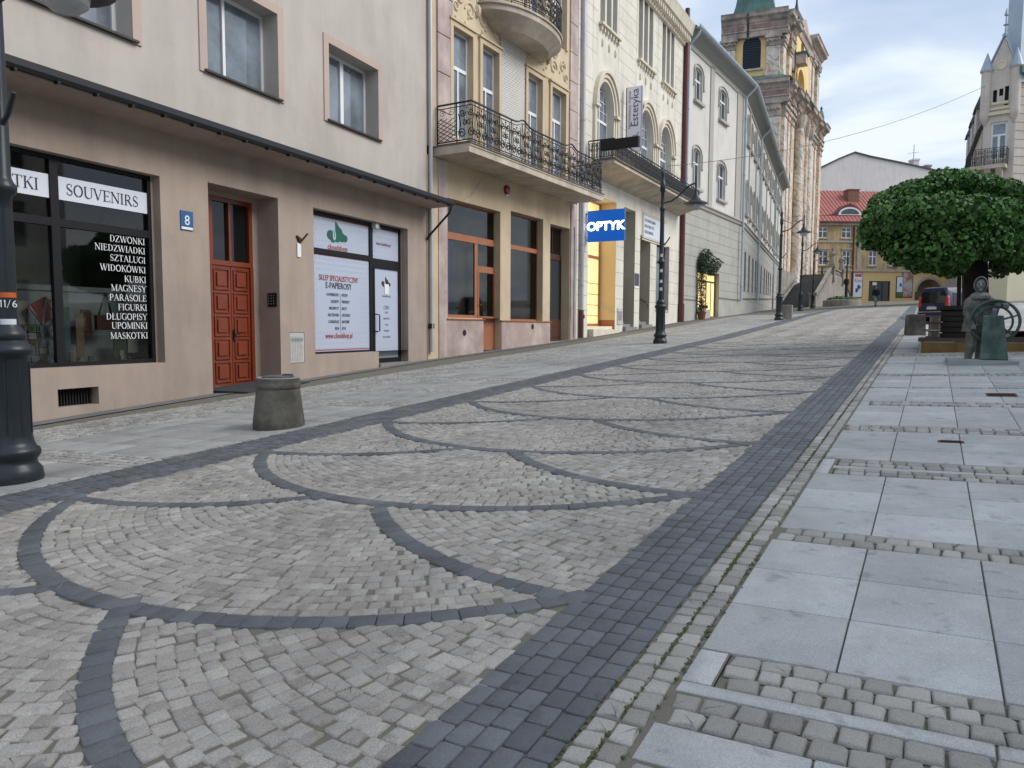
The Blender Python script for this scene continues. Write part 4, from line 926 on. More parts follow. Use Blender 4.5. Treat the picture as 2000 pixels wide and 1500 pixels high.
    MB().tube([F.w(dl+.03, d+.02, zk+.45), F.w(dl+.03, d+.07, zk+.45), F.w(dl+.13, d+.07, zk+.45)], .012, 5).build('handle', MAT['brass'], dr)
    a, c = X(997, 560, d)-.02, X(1050, 560, d)
    window(F, oB[0], c, oB[2], oB[3], d, MAT['orange_wood'], MAT['shopglass'], H2, fr=.06, trans=[((F.z(1025, 487, d)-oB[2])/(oB[3]-oB[2]), .16)], name='shop_window')
    for t, m_ in (((a+.02, a+.5), 'poster_blue'),):
        MB().quad(F.w(t[0], d-.2, oB[2]+.1), F.w(t[1], d-.2, oB[2]+.1), F.w(t[1], d-.2, oB[2]+1.3), F.w(t[0], d-.2, oB[2]+1.3)).build('window_poster', MAT[m_], H2, recalc=False)
    # brown entrance door
    d = -.38; a, c = oC[0]-.03, X(1098, 560, d); z0 = gz(*F.w(a, 0, 0)[:2])+.08; z1 = oC[3]; zl = F.z(1085, 500, d)
    dd = window(F, a, c, zl, z1, d, MAT['brown_wood'], MAT['pane_dark'], H2, fr=.07, mull=(.5,), name='entrance_door')
    lf = MB(); lf.fb(F, a, a+.2, d-.06, d, z0, zl); lf.fb(F, c-.14, c, d-.06, d, z0, zl); lf.fb(F, a+.2, c-.14, d-.06, d, z0, z0+.85); lf.fb(F, a+.2, c-.14, d-.06, d, zl-.16, zl); lf.fb(F, a+.27, c-.2, d-.01, d+.02, z0+.12, z0+.72)
    lf.build('door_leaf', MAT['brown_wood'], dd, bevel=.008); MB().quad(F.w(a+.2, d-.04, z0+.85), F.w(c-.14, d-.04, z0+.85), F.w(c-.14, d-.04, zl-.16), F.w(a+.2, d-.04, zl-.16)).build('glass', MAT['pane'], dd, recalc=False)
    MB().fb(F, a, oC[1], -.4, .03, z0-.3, z0-.02).build('step', MAT['step_stone'], H2)
    MB().quad(F.w(c, d+.001, -.3), F.w(oC[1]+.03, d+.001, -.3), F.w(oC[1]+.03, d+.001, z1+.05), F.w(c, d+.001, z1+.05)).build('recess_wall', MAT['yellow_stucco'], H2, recalc=False)
    # red alarm sounder
    u, z = F.uz(991, 371, .05); al = thing('alarm_sounder', 'round red alarm sounder on the yellow wall under the long iron balcony', 'alarm'); ax = (F.N[0], F.N[1], 0)
    MB().lathe(F.w(u, .0, z), [(.17, 0), (.17, .05), (.15, .09), (.09, .12), (.002, .125)], 20, ax=ax).build('cover', MAT['red_alarm'], al, smooth=True); MB().lathe(F.w(u, .01, z-.17), [(.05, 0), (.05, .06), (.002, .07)], 10, ax=ax).build('lamp', MAT['letters_white'], al)
    # balcony slab and railing
    D1 = 1.3; u1 = F.u(1178, 385, D1); ub = X(846, 290)
    bal = MB(); bal.uprism(F, [(0, zslab-.0), (D1, zslab), (D1, zslab+.17), (D1+.03, zslab+.19), (D1+.03, zslab+.24), (0, zslab+.24)], ub-.02, u1)
    bl = bal.build('balcony', MAT['balcony_concrete'], H2); e_ = MB(); e_.fb(F, ub-.04, u1+.03, .02, D1+.06, zslab+.245, zslab+.275); e_.build('slab_edge', MAT['balcony_edge'], bl)
    zr = F.z(921, 196, D1-.03); zq = zslab+.34; uu0 = F.u(921, 230, D1-.03)
    ornate_rail(F, [(uu0, .05), (uu0, D1-.03), (u1-.08, D1-.03), (u1-.08, .05)], zq, zr-zq, bl, MAT['iron'], panel=.7, peaks=(4.3, 7.9))
    # first floor wall: strips, windows, tiles
    top = zt; hs = []
    wz0 = zslab+.27
    wins = []
    for (a, c, yt) in ((883, 921, 40), (940, 972, 88), (1029, 1057, 140), (1076, 1103, 165)):
        z1 = F.z(a+2, yt+4); wins.append((X(a, 200), X(c, 200), z1))
    zW = sum(w[2] for w in wins)/4
    hs = [(w[0], w[1], wz0+(.0 if i in (1, 2) else .55), zW, .2) for i, w in enumerate(wins)]
    up_ = []
    for w in wins: up_.append((w[0], w[1], zW+1.7, zW+4.2, .2))
    b = MB(); wall(b, F, 0, E2, wz0, top, hs+up_); b.build('upper_wall', MAT['yellow_stucco'], H2)
    tl = MB(); ju = MB(); t0, t1 = X(975, 200)+.05, X(1023, 200)+.02
    ju.quad(F.w(t0, .012, wz0), F.w(t1, .012, wz0), F.w(t1, .012, zW+1.4), F.w(t0, .012, zW+1.4)); tbed = ju.build('glazed_tile_panel', MAT['tile_joint'], H2, recalc=False)
    z = wz0; r = 0
    while z < zW+1.35:
        u = t0-(.11 if r % 2 else 0)
        while u < t1: 
            x0, x1 = max(u, t0)+.006, min(u+.22, t1)-.006
            if x1 > x0+.01: tl.fb(F, x0, x1, .012, .03, z+.005, z+.08)
            u += .22
        z += .085; r += 1
    merge(tbed, tl.build('glazed_tiles', MAT['white_tiles'], H2, recalc=False))
    st = MB()
    for (a, c) in ((848, 882), (1112, 1133)):
        u0, u1_ = X(a, 150)+(.12 if a == 848 else 0), X(c, 150); z = wz0
        while z < top: st.fb(F, u0, min(u1_, E2-.12), -.02, .06, z+.012, min(z+1.12, top)); z += 1.13
        st.build('stone_strip', MAT['pink_marble'], H2, bevel=.012); st = MB()
    for i, h in enumerate(hs+up_):
        a, c, e, g = h[:4]; w = .16
        s = MB(); s.fb(F, a-w, a-.002, -.01, .07, e, g+w); s.fb(F, c+.002, c+w, -.01, .07, e, g+w); s.fb(F, a, c, -.01, .07, g+.002, g+w); s.fb(F, a-w-.04, c+w+.04, -.01, .12, g+w+.002, g+w+.07)
        s.build('window_surround', MAT['cream_trim'], H2)
        q = (g-e); window(F, a, c, e+.02, g, -.16, MAT['white_frame'], MAT['pane_sky_tint'], H2, fr=.07, mull=[(.5, .07, 0, .66)], trans=[(.66, .11)])
    # stucco relief above the windows
    R = random.Random(2)
    for (a, c) in ((X(883, 200), X(972, 200)), (X(1023, 200), X(1107, 200))):
        rl = MB(); rl.fb(F, a, c, -.01, .025, zW+.24, zW+1.5); cc = (a+c)/2; n_ = 0
        for sg in (-1, 1):
            for (x, z, r, t) in ((.25, .5, .3, 1.3), (.62, .75, .26, 1.5), (.3, 1.0, .2, 1.2), (.75, .38, .18, 1.2)): rl.tube([F.w(cc+sg*(x*(c-a)/1.7+q_[0]), .035, zW+.24+z+q_[1]) for q_ in [(r*(1-.8*i/14)*math.cos(t*6.28*i/14), r*(1-.8*i/14)*math.sin(t*6.28*i/14)) for i in range(15)]], .04, 5)
        for k in range(26): rl.ball(F.w(R.uniform(a+.05, c-.05), .03, zW+.3+R.uniform(0, 1.1)), R.uniform(.03, .06), 6, (1, 1, R.uniform(.7, 1.5)))
        rl.ball(F.w(cc, .03, zW+.9), .17, 8, (1, .6, 1.3)); rl.build('stucco_relief', MAT['cream_relief'], H2, smooth=True)
    # rounded upper balcony
    uA_, zA = F.uz(934, 12); uB_, zB = F.uz(1072, 112); zz = (zA+zB)/2; cu_ = (uA_+uB_)/2; R_ = (uB_-uA_)/2; k = 24; dm = 1.25
    bm_ = MB(); prof = [(.72, -.45), (.9, -.2), (1.0, -.06), (1.0, .1), (1.04, .12), (1.04, .18)]
    ring = lambda f, dz: [F.w(cu_+R_*f*math.cos(math.pi*i/k), max(0, dm*f*math.sin(math.pi*i/k)), zz+dz) for i in range(k+1)]
    rs_ = [ring(f, dz) for f, dz in prof]
    for r0, r1 in zip(rs_, rs_[1:]):
        for i in range(k): bm_.quad(r0[i], r0[i+1], r1[i+1], r1[i])
    bm_.poly(rs_[0]); bm_.poly(rs_[-1])
    ub2 = bm_.build('rounded_balcony', MAT['balcony_concrete'], H2, smooth=True)
    arc = [(cu_-R_*.98*math.cos(math.pi*i/16), .05+dm*.96*math.sin(math.pi*i/16)) for i in range(17)]
    ornate_rail(F, arc, zz+.26, .9, ub2, MAT['iron'], panel=.55)
    # drainpipes at both edges
    for (pa, dd_, nm) in ((0.07, .09, 'light grey drainpipe between the beige house and the yellow house'),):
        pp = thing('drainpipe', nm, 'drainpipe'); MB().tube([F.w(pa, dd_, zs0+.2), F.w(pa, dd_, 16)], .06, 8).build('pipe', MAT['light_pipe'], pp, smooth=True)
        MB().fb(F, pa-.08, pa+.08, 0, .14, zs0+.9, zs0+1.05).build('bracket', MAT['dark'], pp)
    MB().fb(F, -.03, X(855), -.3, .02, -1., zslab-.02).build('edge_pier', MAT['yellow_stucco'], H2)
    cb_ = MB().tube([F.w(X(940, 350)+.1, .03, F.z(940, 345)), F.w(X(920, 380), .03, F.z(920, 380)), F.w(X(905, 390), .03, F.z(905, 390))], .008, 4).build('cable', MAT['stucco_light'], H2)
b2()
# pipes between 2 and 3
def pipes23():
    F = F3; u = F.u(1131, 560)
    p = thing('drainpipe', 'pale lilac drainpipe with a rusty red foot beside the blue lit sign', 'drainpipe'); zg = F.gz(u)
    MB().tube([F.w(u, .12, zg+1.15), F.w(u, .12, zg+5.3), F.w(u-.02, .12, zg+16)], .085, 10).build('pipe', MAT['light_pipe'], p, smooth=True); MB().tube([F.w(u, .12, zg+.02), F.w(u, .12, zg+1.2)], .10, 10).build('iron_foot', MAT['red_pipe'], p, smooth=True)
    MB().fb(F, u-.02, u+.09, .1, .24, zg+.85, zg+1.0).build('inspection_hatch', MAT['red_pipe'], p); rg = MB()
    for z in (2.2, 3.9, 6.8, 9.): MB().lathe(F.w(u, .12, zg+z), [(.1, 0), (.1, .05)], 10).build('collar', MAT['zinc'], p)
    u2 = F.u(1119, 560)
    c = thing('cable_conduit', 'thin grey cable conduit running down beside the lilac drainpipe', 'conduit'); MB().tube([F.w(u2, .06, zg+.02), F.w(u2, .06, zg+4.6)], .028, 6).build('pipe', MAT['zinc'], c)
pipes23()
H3 = tag(empty('cream_house'), 'tall cream house with arched windows and an iron balcony, behind the blue lit sign', 'building')
def b3():
    F = F3; zt = F.z(1331, 52)+.2; X = lambda px, py=560, d=0: F.u(px, py, d)
    u0w = 0.02; uE = E3-.02
    # ground floor openings
    zg = lambda u: F.gz(u)
    o1 = (X(1148), X(1202), -.3, F.z(1202, 395), .85); o2 = (X(1217), X(1239), -.3, F.z(1239, 412), 1.0); o3 = (X(1249), X(1269), -.3, F.z(1269, 465), 1.0)
    o4 = (X(1281), X(1306), F.z(1306, 607), F.z(1281, 474), .3)
    zsl = F.z(1200, 317, 1.25)
    b = MB(); wall(b, F, u0w, uE, -1, zsl, [o1, o2, o3, o4]); b.build('ground_floor_wall', MAT['cream_stucco'], H3)
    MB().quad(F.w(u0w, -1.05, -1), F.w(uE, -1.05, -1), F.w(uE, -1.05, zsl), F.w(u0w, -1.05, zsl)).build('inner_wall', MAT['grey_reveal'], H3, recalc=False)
    body(F, u0w, uE, -8, -1, zt, MAT['room_dark'], H3, 'rear_body', d0=-1.1)
    # lit entrance of the optician: warm right-hand reveal, glass door, light panel
    MB().quad(F.w(o1[1]-.004, -.02, zg(o1[1])+.6), F.w(o1[1]-.004, -.86, zg(o1[1])+.6), F.w(o1[1]-.004, -.86, o1[3]), F.w(o1[1]-.004, -.02, o1[3])).build('lit_reveal', MAT['warm_wall'], H3, recalc=False)
    MB().quad(F.w(o1[0], -.84, -.2), F.w(o1[1], -.84, -.2), F.w(o1[1], -.84, o1[3]), F.w(o1[0], -.84, o1[3])).build('lit_back', MAT['warm_wall'], H3, recalc=False)
    MB().quad(F.w(o1[1]-.006, -.02, -.2), F.w(o1[1]-.006, -.86, -.2), F.w(o1[1]-.006, -.86, zg(o1[1])+.6), F.w(o1[1]-.006, -.02, zg(o1[1])+.6)).build('wooden_dado', MAT['orange_wood'], H3, recalc=False)
    d = -.8; a, c = o1[0]+.1, X(1170, 560, d); z0 = zg(a)+.45; z1 = F.z(1158, 505, d)
    fr = MB(); fr.fb(F, c-.1, c, d-.03, d+.03, z0-.3, o1[3]-.1); fr.fb(F, a, c-.1, d-.03, d+.03, z1, z1+.14); fr.fb(F, a, a+.07, d-.03, d+.03, z0-.3, o1[3]-.1); fr.fb(F, a+.07, c-.1, d-.03, d+.03, z0-.3, z0+.15)
    dr = fr.build('door', MAT['orange_wood'], H3); MB().quad(F.w(a, d-.01, z0), F.w(c-.05, d-.01, z0), F.w(c-.05, d-.01, o1[3]-.1), F.w(a, d-.01, o1[3]-.1)).build('lit_glass', MAT['warm_lit'], dr, recalc=False)
    sh_ = MB()
    for zz_ in (.5, 1.0, 1.5, 2.0): sh_.fb(F, a+.25, c-.12, d-.005, d+.005, z0+zz_, z0+zz_+.03)
    sh_.fb(F, a+.5, a+.53, d-.005, d+.006, z0+.2, z0+2.3); sh_.build('lit_shelves', MAT['orange_wood'], dr)
    MB().tube([F.w(a+.12, d+.03, z0+.95), F.w(a+.12, d+.1, z0+.97), F.w(a+.28, d+.1, z0+1.0), F.w(a+.28, d+.1, z0+1.55), F.w(a+.12, d+.1, z0+1.58), F.w(a+.12, d+.03, z0+1.6)], .022, 6).build('handle', MAT['black_frame'], dr)
    lp = bpy.data.lights.new('ceiling_lamp_light', 'AREA'); lp.energy = 11; lp.color = (1, .78, .42); lp.shape = 'DISK'; lp.size = .35
    lo = bpy.data.objects.new('ceiling_lamp_light', lp); COL.objects.link(lo); lo.location = F.w((a+o1[1])/2, -.45, o1[3]-.08)
    cl = thing('ceiling_lamp', 'small round lamp lighting the optician doorway from its ceiling', 'lamp'); MB().lathe(F.w((a+o1[1])/2, -.45, o1[3]-.06), [(.16, 0), (.16, .05), (.002, .055)], 16).build('diffuser', MAT['warm_light_panel'], cl); lo.parent = cl
    hr = MB(); p0 = F.w(o1[1]-.07, -.7, zg(o1[1])+1.35); p1 = F.w(o1[1]-.07, -.1, zg(o1[1])+.98); hr.tube([p0, p1], .02, 6); hr.build('handrail', MAT['light_pipe'], H3)
    st = MB(); st.fb(F, o1[0]+.1, o1[1], -.8, .25, -.3, zg(o1[1])+.16); st.fb(F, o1[0]+.1, o1[1]-.1, -.8, -.1, zg(o1[1])+.161, zg(o1[1])+.30); st.build('step', MAT['cream_mould'], H3)
    st = MB()
    for o in (o2, o3):
        for k in range(3): st.fb(F, o[0]+.01, o[1]+(.1 if k == 0 else -.01), -.9, .16-.32*k, -.3, zg(o[1])+.14*(k+1)+.001*k)
    st.build('stone_steps', MAT['step_stone'], H3)
    for o in (o2, o3):
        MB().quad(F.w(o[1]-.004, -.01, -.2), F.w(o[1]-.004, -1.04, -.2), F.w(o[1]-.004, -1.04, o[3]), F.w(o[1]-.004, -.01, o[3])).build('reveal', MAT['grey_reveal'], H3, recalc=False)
    MB().tube([F.w(o3[1]-.07, -.6, zg(o3[1])+1.55), F.w(o3[1]-.07, -.12, zg(o3[1])+1.3), F.w(o3[1]-.07, -.05, zg(o3[1])+1.05)], .022, 6).build('handrail', MAT['brown_wood'], H3)
    for o in (o2, o3): 
        fdx = MB(); fdx.fb(F, o[0]+.1, o[1]-.1, -1.04, -.98, zg(o[0])+.4, zg(o[0])+2.7); fdx.build('inner_door', MAT['brown_wood'], H3)
    w4 = window(F, o4[0], o4[1], o4[2], o4[3], -.26, MAT['brown_wood'], MAT['pane'], H3, fr=.09, trans=[(.74, .12)], name='shop_window')
    MB().fb(F, o4[0]-.05, o4[1]+.05, -.26, .06, o4[2]-.06, o4[2]).build('sill', MAT['cream_mould'], w4)
    # joints
    jt = MB(); 
    piers = [(u0w, o1[0]), (o1[1], o2[0]), (o2[1], o3[0]), (o3[1], o4[0]), (o4[1], uE)]
    z = .25
    while z < F.z(1269, 460)-.1:
        for a, c in piers:
            if z > zg(a)+.75: jt.fb(F, a+.01, c-.01, -.01, .004, z, z+.02)
        z += .62
    # upper wall joints
    wz = []; zc = F.z(1200, 60); zs_ = 0
    # arched first-floor windows
    zsp = F.z(1182, 215); zab = zsl+.3
    ar = [(X(1166, 220), X(1198, 220)), (X(1248, 240), X(1276, 240)), (X(1288, 280), X(1311, 280))]
    # regularise spacing from the photograph's first and last
    hs = []
    for (a, c) in ar:
        w = c-a; hs.append((a, c, zab, zsp+w*.62, .35, w*.62))
    tz0, tz1 = F.z(1262, 130), F.z(1262, -2)
    tr = []
    for (a, c) in ((X(1171, 20), X(1207, 50)), (X(1246, 80), X(1276, 110)), (X(1292, 130), X(1317, 150))):
        w = (c-a)/3
        for k in range(3): tr.append((a+w*k+.09, a+w*(k+1)-.09, tz0, tz1+.9, .28))
    b = MB(); wall(b, F, u0w, uE, zsl, zt, hs+tr); UW3 = b.build('upper_wall', MAT['cream_stucco'], H3)
    z = zsl+.7
    while z < tz1+1.4:
        for a, c in zip([u0w]+[h[1]+.5 for h in hs], [h[0]-.5 for h in hs]+[uE]):
            if z < hs[0][3] and c-a > .1: jt.fb(F, a, c, -.01, .003, z, z+.018)
        for a, c in zip([u0w]+[tr[2][1]+.25, tr[5][1]+.25, tr[8][1]+.25], [tr[0][0]-.25, tr[3][0]-.25, tr[6][0]-.25, uE]):
            if z > hs[0][3]+.4 and c-a > .1: jt.fb(F, a, c, -.01, .003, z, z+.018)
        z += .6
    for x in [h for q in hs for h in (q[0]-.55, q[1]+.55)]: jt.fb(F, x-.01, x+.01, -.01, .003, hs[0][3]+.4, tz1+1.2)
    merge(UW3, jt.build('wall_joints', MAT['cream_joint'], H3))
    for h in hs:
        a, c, e, g, _, rise = h; gs = g-rise; cu_ = (a+c)/2; R_ = (c-a)/2
        s = MB(); k = 16
        for (r0, r1, dd) in ((0.0, .16, .05), (.16, .34, .12), (.34, .46, .2)):
            for i in range(k):
                t0, t1 = math.pi*i/k, math.pi*(i+1)/k; P = lambda t, q: (cu_-(R_+q)*math.cos(t), gs+(rise+q)*math.sin(t))
                s.fprism(F, [P(t0, r0), P(t1, r0), P(t1, r1), P(t0, r1)], -.01, dd)
            for sg in (-1, 1): s.fb(F, *sorted((cu_+sg*(R_+r0), cu_+sg*(R_+r1))), -.01, dd*.6, e, gs)
        s.fb(F, a-.5, a-.01, -.01, .2, gs-.14, gs-.02); s.fb(F, c+.01, c+.5, -.01, .2, gs-.14, gs-.02)
        s.build('arch_moulding', MAT['cream_mould'], H3, smooth=True, ang=30)
        window(F, a, c, e+.02, g, -.3, MAT['white_frame'], MAT['pane_sky_tint'], H3, fr=.07, arch=rise, mull=[(.5, .09), (.25, .025, .55, 1), (.75, .025, .55, 1)], trans=[(.56, .12), (.68, .025), (.8, .025), (.92, .025)], name='arched_window')
    for k, h in enumerate(tr):
        window(F, h[0], h[1], h[2], h[3], -.24, MAT['white_frame'], MAT['pane'], H3, fr=.05, trans=[(.62, .05)], name='narrow_window')
    for q in range(3):
        sl = MB()
        a, c = tr[3*q][0]-.15, tr[3*q+2][1]+.15; sl.fb(F, a, c, -.01, .2, tz0-.1, tz0-.002)
        n = 7
        for i in range(n): sl.fb(F, a+.1+(c-a-.3)*i/(n-1), a+.22+(c-a-.3)*i/(n-1), -.01, .12, tz0-.3, tz0-.101)
        for i in range(3): sl.ball(F.w(a+(c-a)*(i+.5)/3, .02, tz0-.75), .13, 8, (.6, .5, 1.5))
        sl.build('sill_moulding', MAT['cream_mould'], H3)
    # cornice with dentils
    cn = MB(); cn.uprism(F, [(0, zt-1.15), (.12, zt-1.1), (.18, zt-.7), (.45, zt-.55), (.55, zt-.2), (.62, zt), (0, zt)], u0w, uE); u = u0w+.2
    while u < uE-.2: cn.fb(F, u, u+.14, .14, .42, zt-.98, zt-.72); u += .34
    cn.build('cornice', MAT['cream_mould'], H3)
    MB().prism([F.w(u0w, .6, zt+.005), F.w(uE, .6, zt+.005), F.w(uE, -8, zt+.005), F.w(u0w, -8, zt+.005)], [F.w(u0w, .3, zt+.25), F.w(uE, .3, zt+.25), F.w(uE, -4, zt+2.5), F.w(u0w, -4, zt+2.5)]).build('roof', MAT['roof_dark'], H3)
    # balcony
    D1 = 1.25; ua = F.u(1200, 317, D1); ub = F.u(1366, 415, D1)
    bl = MB(); bl.uprism(F, [(0, zsl-.35), (.35, zsl-.25), (D1-.1, zsl-.02), (D1, zsl), (D1, zsl+.14), (0, zsl+.14)], ua, ub); bal = bl.build('balcony', MAT['balcony_concrete'], H3)
    MB().fb(F, ua-.05, ub+.05, .3, D1+.07, zsl+.145, zsl+.2).build('slab_edge', MAT['balcony_edge'], bal)
    zr = F.z(1207, 276, D1-.03); 
    ornate_rail(F, [(ua+.05, .05), (ua+.05, D1-.05), (ub-.05, D1-.05), (ub-.05, .05)], zsl+.24, zr-zsl-.2, bal, MAT['iron'], panel=.55, style='bars')
    # signs
    t = thing('optician_sign', 'blue illuminated box sign with white glowing letters standing out from the cream house', 'sign'); us = F.u(1144, 440)
    Fs = Fac(F.w(us, 0, 0)[:2], F.N)       # plane across the street, u = distance out from the wall, seen from the camera's side
    Fs.N = -F.D
    q0 = Fs.uz(1147, 443); q1 = Fs.uz(1219, 440); zt_, zb_ = Fs.z(1150, 413), Fs.z(1150, 473)
    MB().fb(Fs, q0[0], q1[0], -.14, 0, zb_, zt_).build('box', MAT['blue_sign'], t, bevel=.01)
    e = MB(); e.fb(Fs, q1[0], q1[0]+.012, -.142, .004, zb_-.008, zt_+.008); e.fb(Fs, q0[0], q1[0], -.142, .004, zt_+.001, zt_+.014); e.build('rim', MAT['enamel_blue2'], t)
    W_ = q1[0]-q0[0]; text('OPTYK', (zt_-zb_)*.38, Fs, q0[0]+W_*.5, (zt_+zb_)/2-(zt_-zb_)*.13, .006, MAT['sign_glow'], t, align='CENTER', sx=1.08, bold=.018)
    MB().tube([Fs.w(-.02, -.07, zt_-.1), Fs.w(q0[0], -.07, zt_-.1)], .025, 5).tube([Fs.w(-.02, -.07, zb_+.1), Fs.w(q0[0], -.07, zb_+.1)], .025, 5).build('bracket', MAT['iron'], t)
    t = thing('beauty_salon_sign', 'tall lilac-white vertical sign with cursive lettering above the second iron balcony', 'sign'); us = F.u(1216, 240)
    Fs = Fac(F.w(us, 0, 0)[:2], F.N); Fs.N = -F.D; a, c = Fs.u(1224, 230), Fs.u(1252, 230); zt_, zb_ = Fs.z(1238, 169), Fs.z(1238, 296)
    MB().fb(Fs, a, c, -.12, 0, zb_, zt_).build('panel', MAT['sign_pale'], t, bevel=.01); MB().fb(Fs, c+.001, c+.03, -.125, .004, zb_, zt_).build('edge', MAT['lilac'], t); MB().fb(Fs, a-.05, a-.001, -.12, -.02, zb_, zt_).build('mounting_rail', MAT['iron'], t)
    H_ = zt_-zb_; text('Estetyka', (c-a)*.72, Fs, a+(c-a)*.80, zb_+H_*.38, .006, MAT['lilac_ink'], t, rot=math.pi/2, sx=1.02); text('Salon kosmetyczny - fryzjerski', (c-a)*.2, Fs, a+(c-a)*.26, zb_+H_*.36, .006, MAT['ink_soft'], t, rot=math.pi/2)
    MB().tube([Fs.w(a+(c-a)*x, .008, zb_+H_*y) for x, y in ((.25, .05), (.2, .14), (.3, .2), (.5, .25), (.72, .24), (.85, .3))], .017, 4).tube([Fs.w(a+(c-a)*x, .008, zb_+H_*y) for x, y in ((.45, .1), (.6, .14), (.55, .17))], .01, 4).build('face_drawing', MAT['lilac_ink'], t)
    t = thing('awning_cassette', 'long black cassette bar resting across the near end of the second iron balcony', 'awning'); us = F.u(1150, 283)
    Fs = Fac(F.w(ua+.0, 0, 0)[:2], F.N); Fs.N = -F.D; a, c = Fs.u(1176, 284), Fs.u(1249, 280); z1, z0 = Fs.z(1212, 272), Fs.z(1212, 292)
    MB().fb(Fs, a, c, .03, .22, z0, z1).build('cassette', MAT['dark'], t, bevel=.02); MB().fb(Fs, c+.001, c+.03, .02, .23, z0-.02, z1+.01).build('end_cap', MAT['iron'], t)
    # white shop sign above the last window
    t = thing('notary_board', 'framed white board with small green and black lettering above the doorways of the cream house', 'sign'); a, c = X(1256, 440), X(1300, 440); z1, z0 = F.z(1257, 420), F.z(1257, 462)
    MB().fb(F, a, c, .005, .05, z0, z1).build('board', MAT['sign_white'], t)
    f = MB()
    for i in (0, 1): f.fb(F, a-.1-.1*i, c+.1+.1*i, .0, .03+.03*(1-i), z1+.02+.1*i, z1+.08+.1*i); f.fb(F, a-.1-.1*i, c+.1+.1*i, .0, .03+.03*(1-i), z0-.08-.1*i, z0-.02-.1*i); f.fb(F, a-.1-.1*i, a-.04-.1*i, .0, .04, z0-.07, z1+.07)
    f.build('frame', MAT['cream_mould'], t); H_ = z1-z0
    for i, (s_, m_) in enumerate((('FOTOGRAFIA SLUBNA', 'ink_soft'), ('KSERO DRUK FOTO', 'cloud_green'), ('USLUGI BIUROWE', 'ink_soft'))): text(s_, H_*.2, F, a+.1, z1-H_*(.28+.27*i), .055, MAT[m_], t, sx=.8)
    t = thing('wall_poster', 'small dark poster on the narrow pier between two doorways of the cream house', 'poster'); a, c = X(1239.5, 550), X(1247.5, 550); MB().fb(F, a, c, .003, .02, F.z(1243, 558), F.z(1243, 534)).build('sheet', MAT['ink_soft'], t); MB().fb(F, a, c, .003, .02, F.z(1243, 563), F.z(1243, 559)).build('white_strip', MAT['letters_white'], t)
    t = thing('junction_box', 'white notice box low on the pier right of the lit optician doorway', 'notice box'); a, c = X(1205, 610), X(1214, 610); MB().fb(F, a, c, .003, .04, F.z(1210, 634), F.z(1210, 602)).build('case', MAT['box_white'], t, bevel=.008); MB().fb(F, a+.04, c-.04, .04, .044, F.z(1210, 626), F.z(1210, 608)).build('notice', MAT['it_grey'], t)
    # red pipe between 3 and 4
    p = thing('drainpipe', 'dark red drainpipe at the right-hand edge of the cream house', 'drainpipe'); uR = E3-.18; zz = F.gz(uR)
    MB().tube([F.w(uR-.02, .16, zz+.3), F.w(uR, .16, 9), F.w(uR+.05, .16, zt+1.)], .14, 10).build('pipe', MAT['red_pipe'], p, smooth=True); MB().tube([F.w(uR-.02, .16, zz), F.w(uR-.02, .16, zz+1.1)], .19, 10).build('iron_foot', MAT['red_pipe'], p, smooth=True)
for n_, c_ in (('enamel_blue2', (.02, .16, .45)), ('lilac', (.30, .25, .42)), ('lilac_ink', (.09, .06, .16)), ('roof_dark', (.05, .055, .06))): mat(n_, c_, .6, var=.1)
b3()
# ------------------------------------------------------------------ building 4: long grey-white palace with a bend
mat('pale_stucco', (.62, .60, .56), .9, var=.05, vs=.6, bump=.2, bs=100, speck=.04, stain=.08, streak=.06); mat('rustic_grey', (.42, .41, .37), .9, var=.07, vs=.7, bump=.25, bs=80, speck=.06, stain=.12, streak=.1)
mat('lisene_grey', (.40, .38, .34), .9, var=.05); mat('joint_grey', (.17, .165, .15), .9); mat('mould_grey', (.44, .42, .38), .85, var=.06)
mat('leaf_dark', (.020, .045, .016), .6, col2=(.035, .07, .025), island=.35); mat('flower_white', (.6, .6, .55), .7, island=.1); mat('stem', (.05, .035, .02), .9); mat('terracotta', (.2, .08, .04), .85, var=.1)
H4 = tag(empty('palace'), 'long pale palace with a grey banded ground floor, bending away before the church', 'building')
ZG4 = F4.z(1352, 72)          # gutter height
def joints(b, F, u0, u1, z0, z1, dz, holes, d=.004, w=.025, foot=.75):
    z = z0
    while z < z1:
        cur = u0; 
        for h in sorted(holes, key=lambda h: h[0]):
            if h[2]-.05 < z < h[3]+.05:
                if h[0]-.03 > cur: b.fb(F, cur, h[0]-.03, -.01, d, z, z+w)
                cur = max(cur, h[1]+.03)
        if cur < u1: b.fb(F, cur, u1, -.01, d, z, z+w)
        z += dz
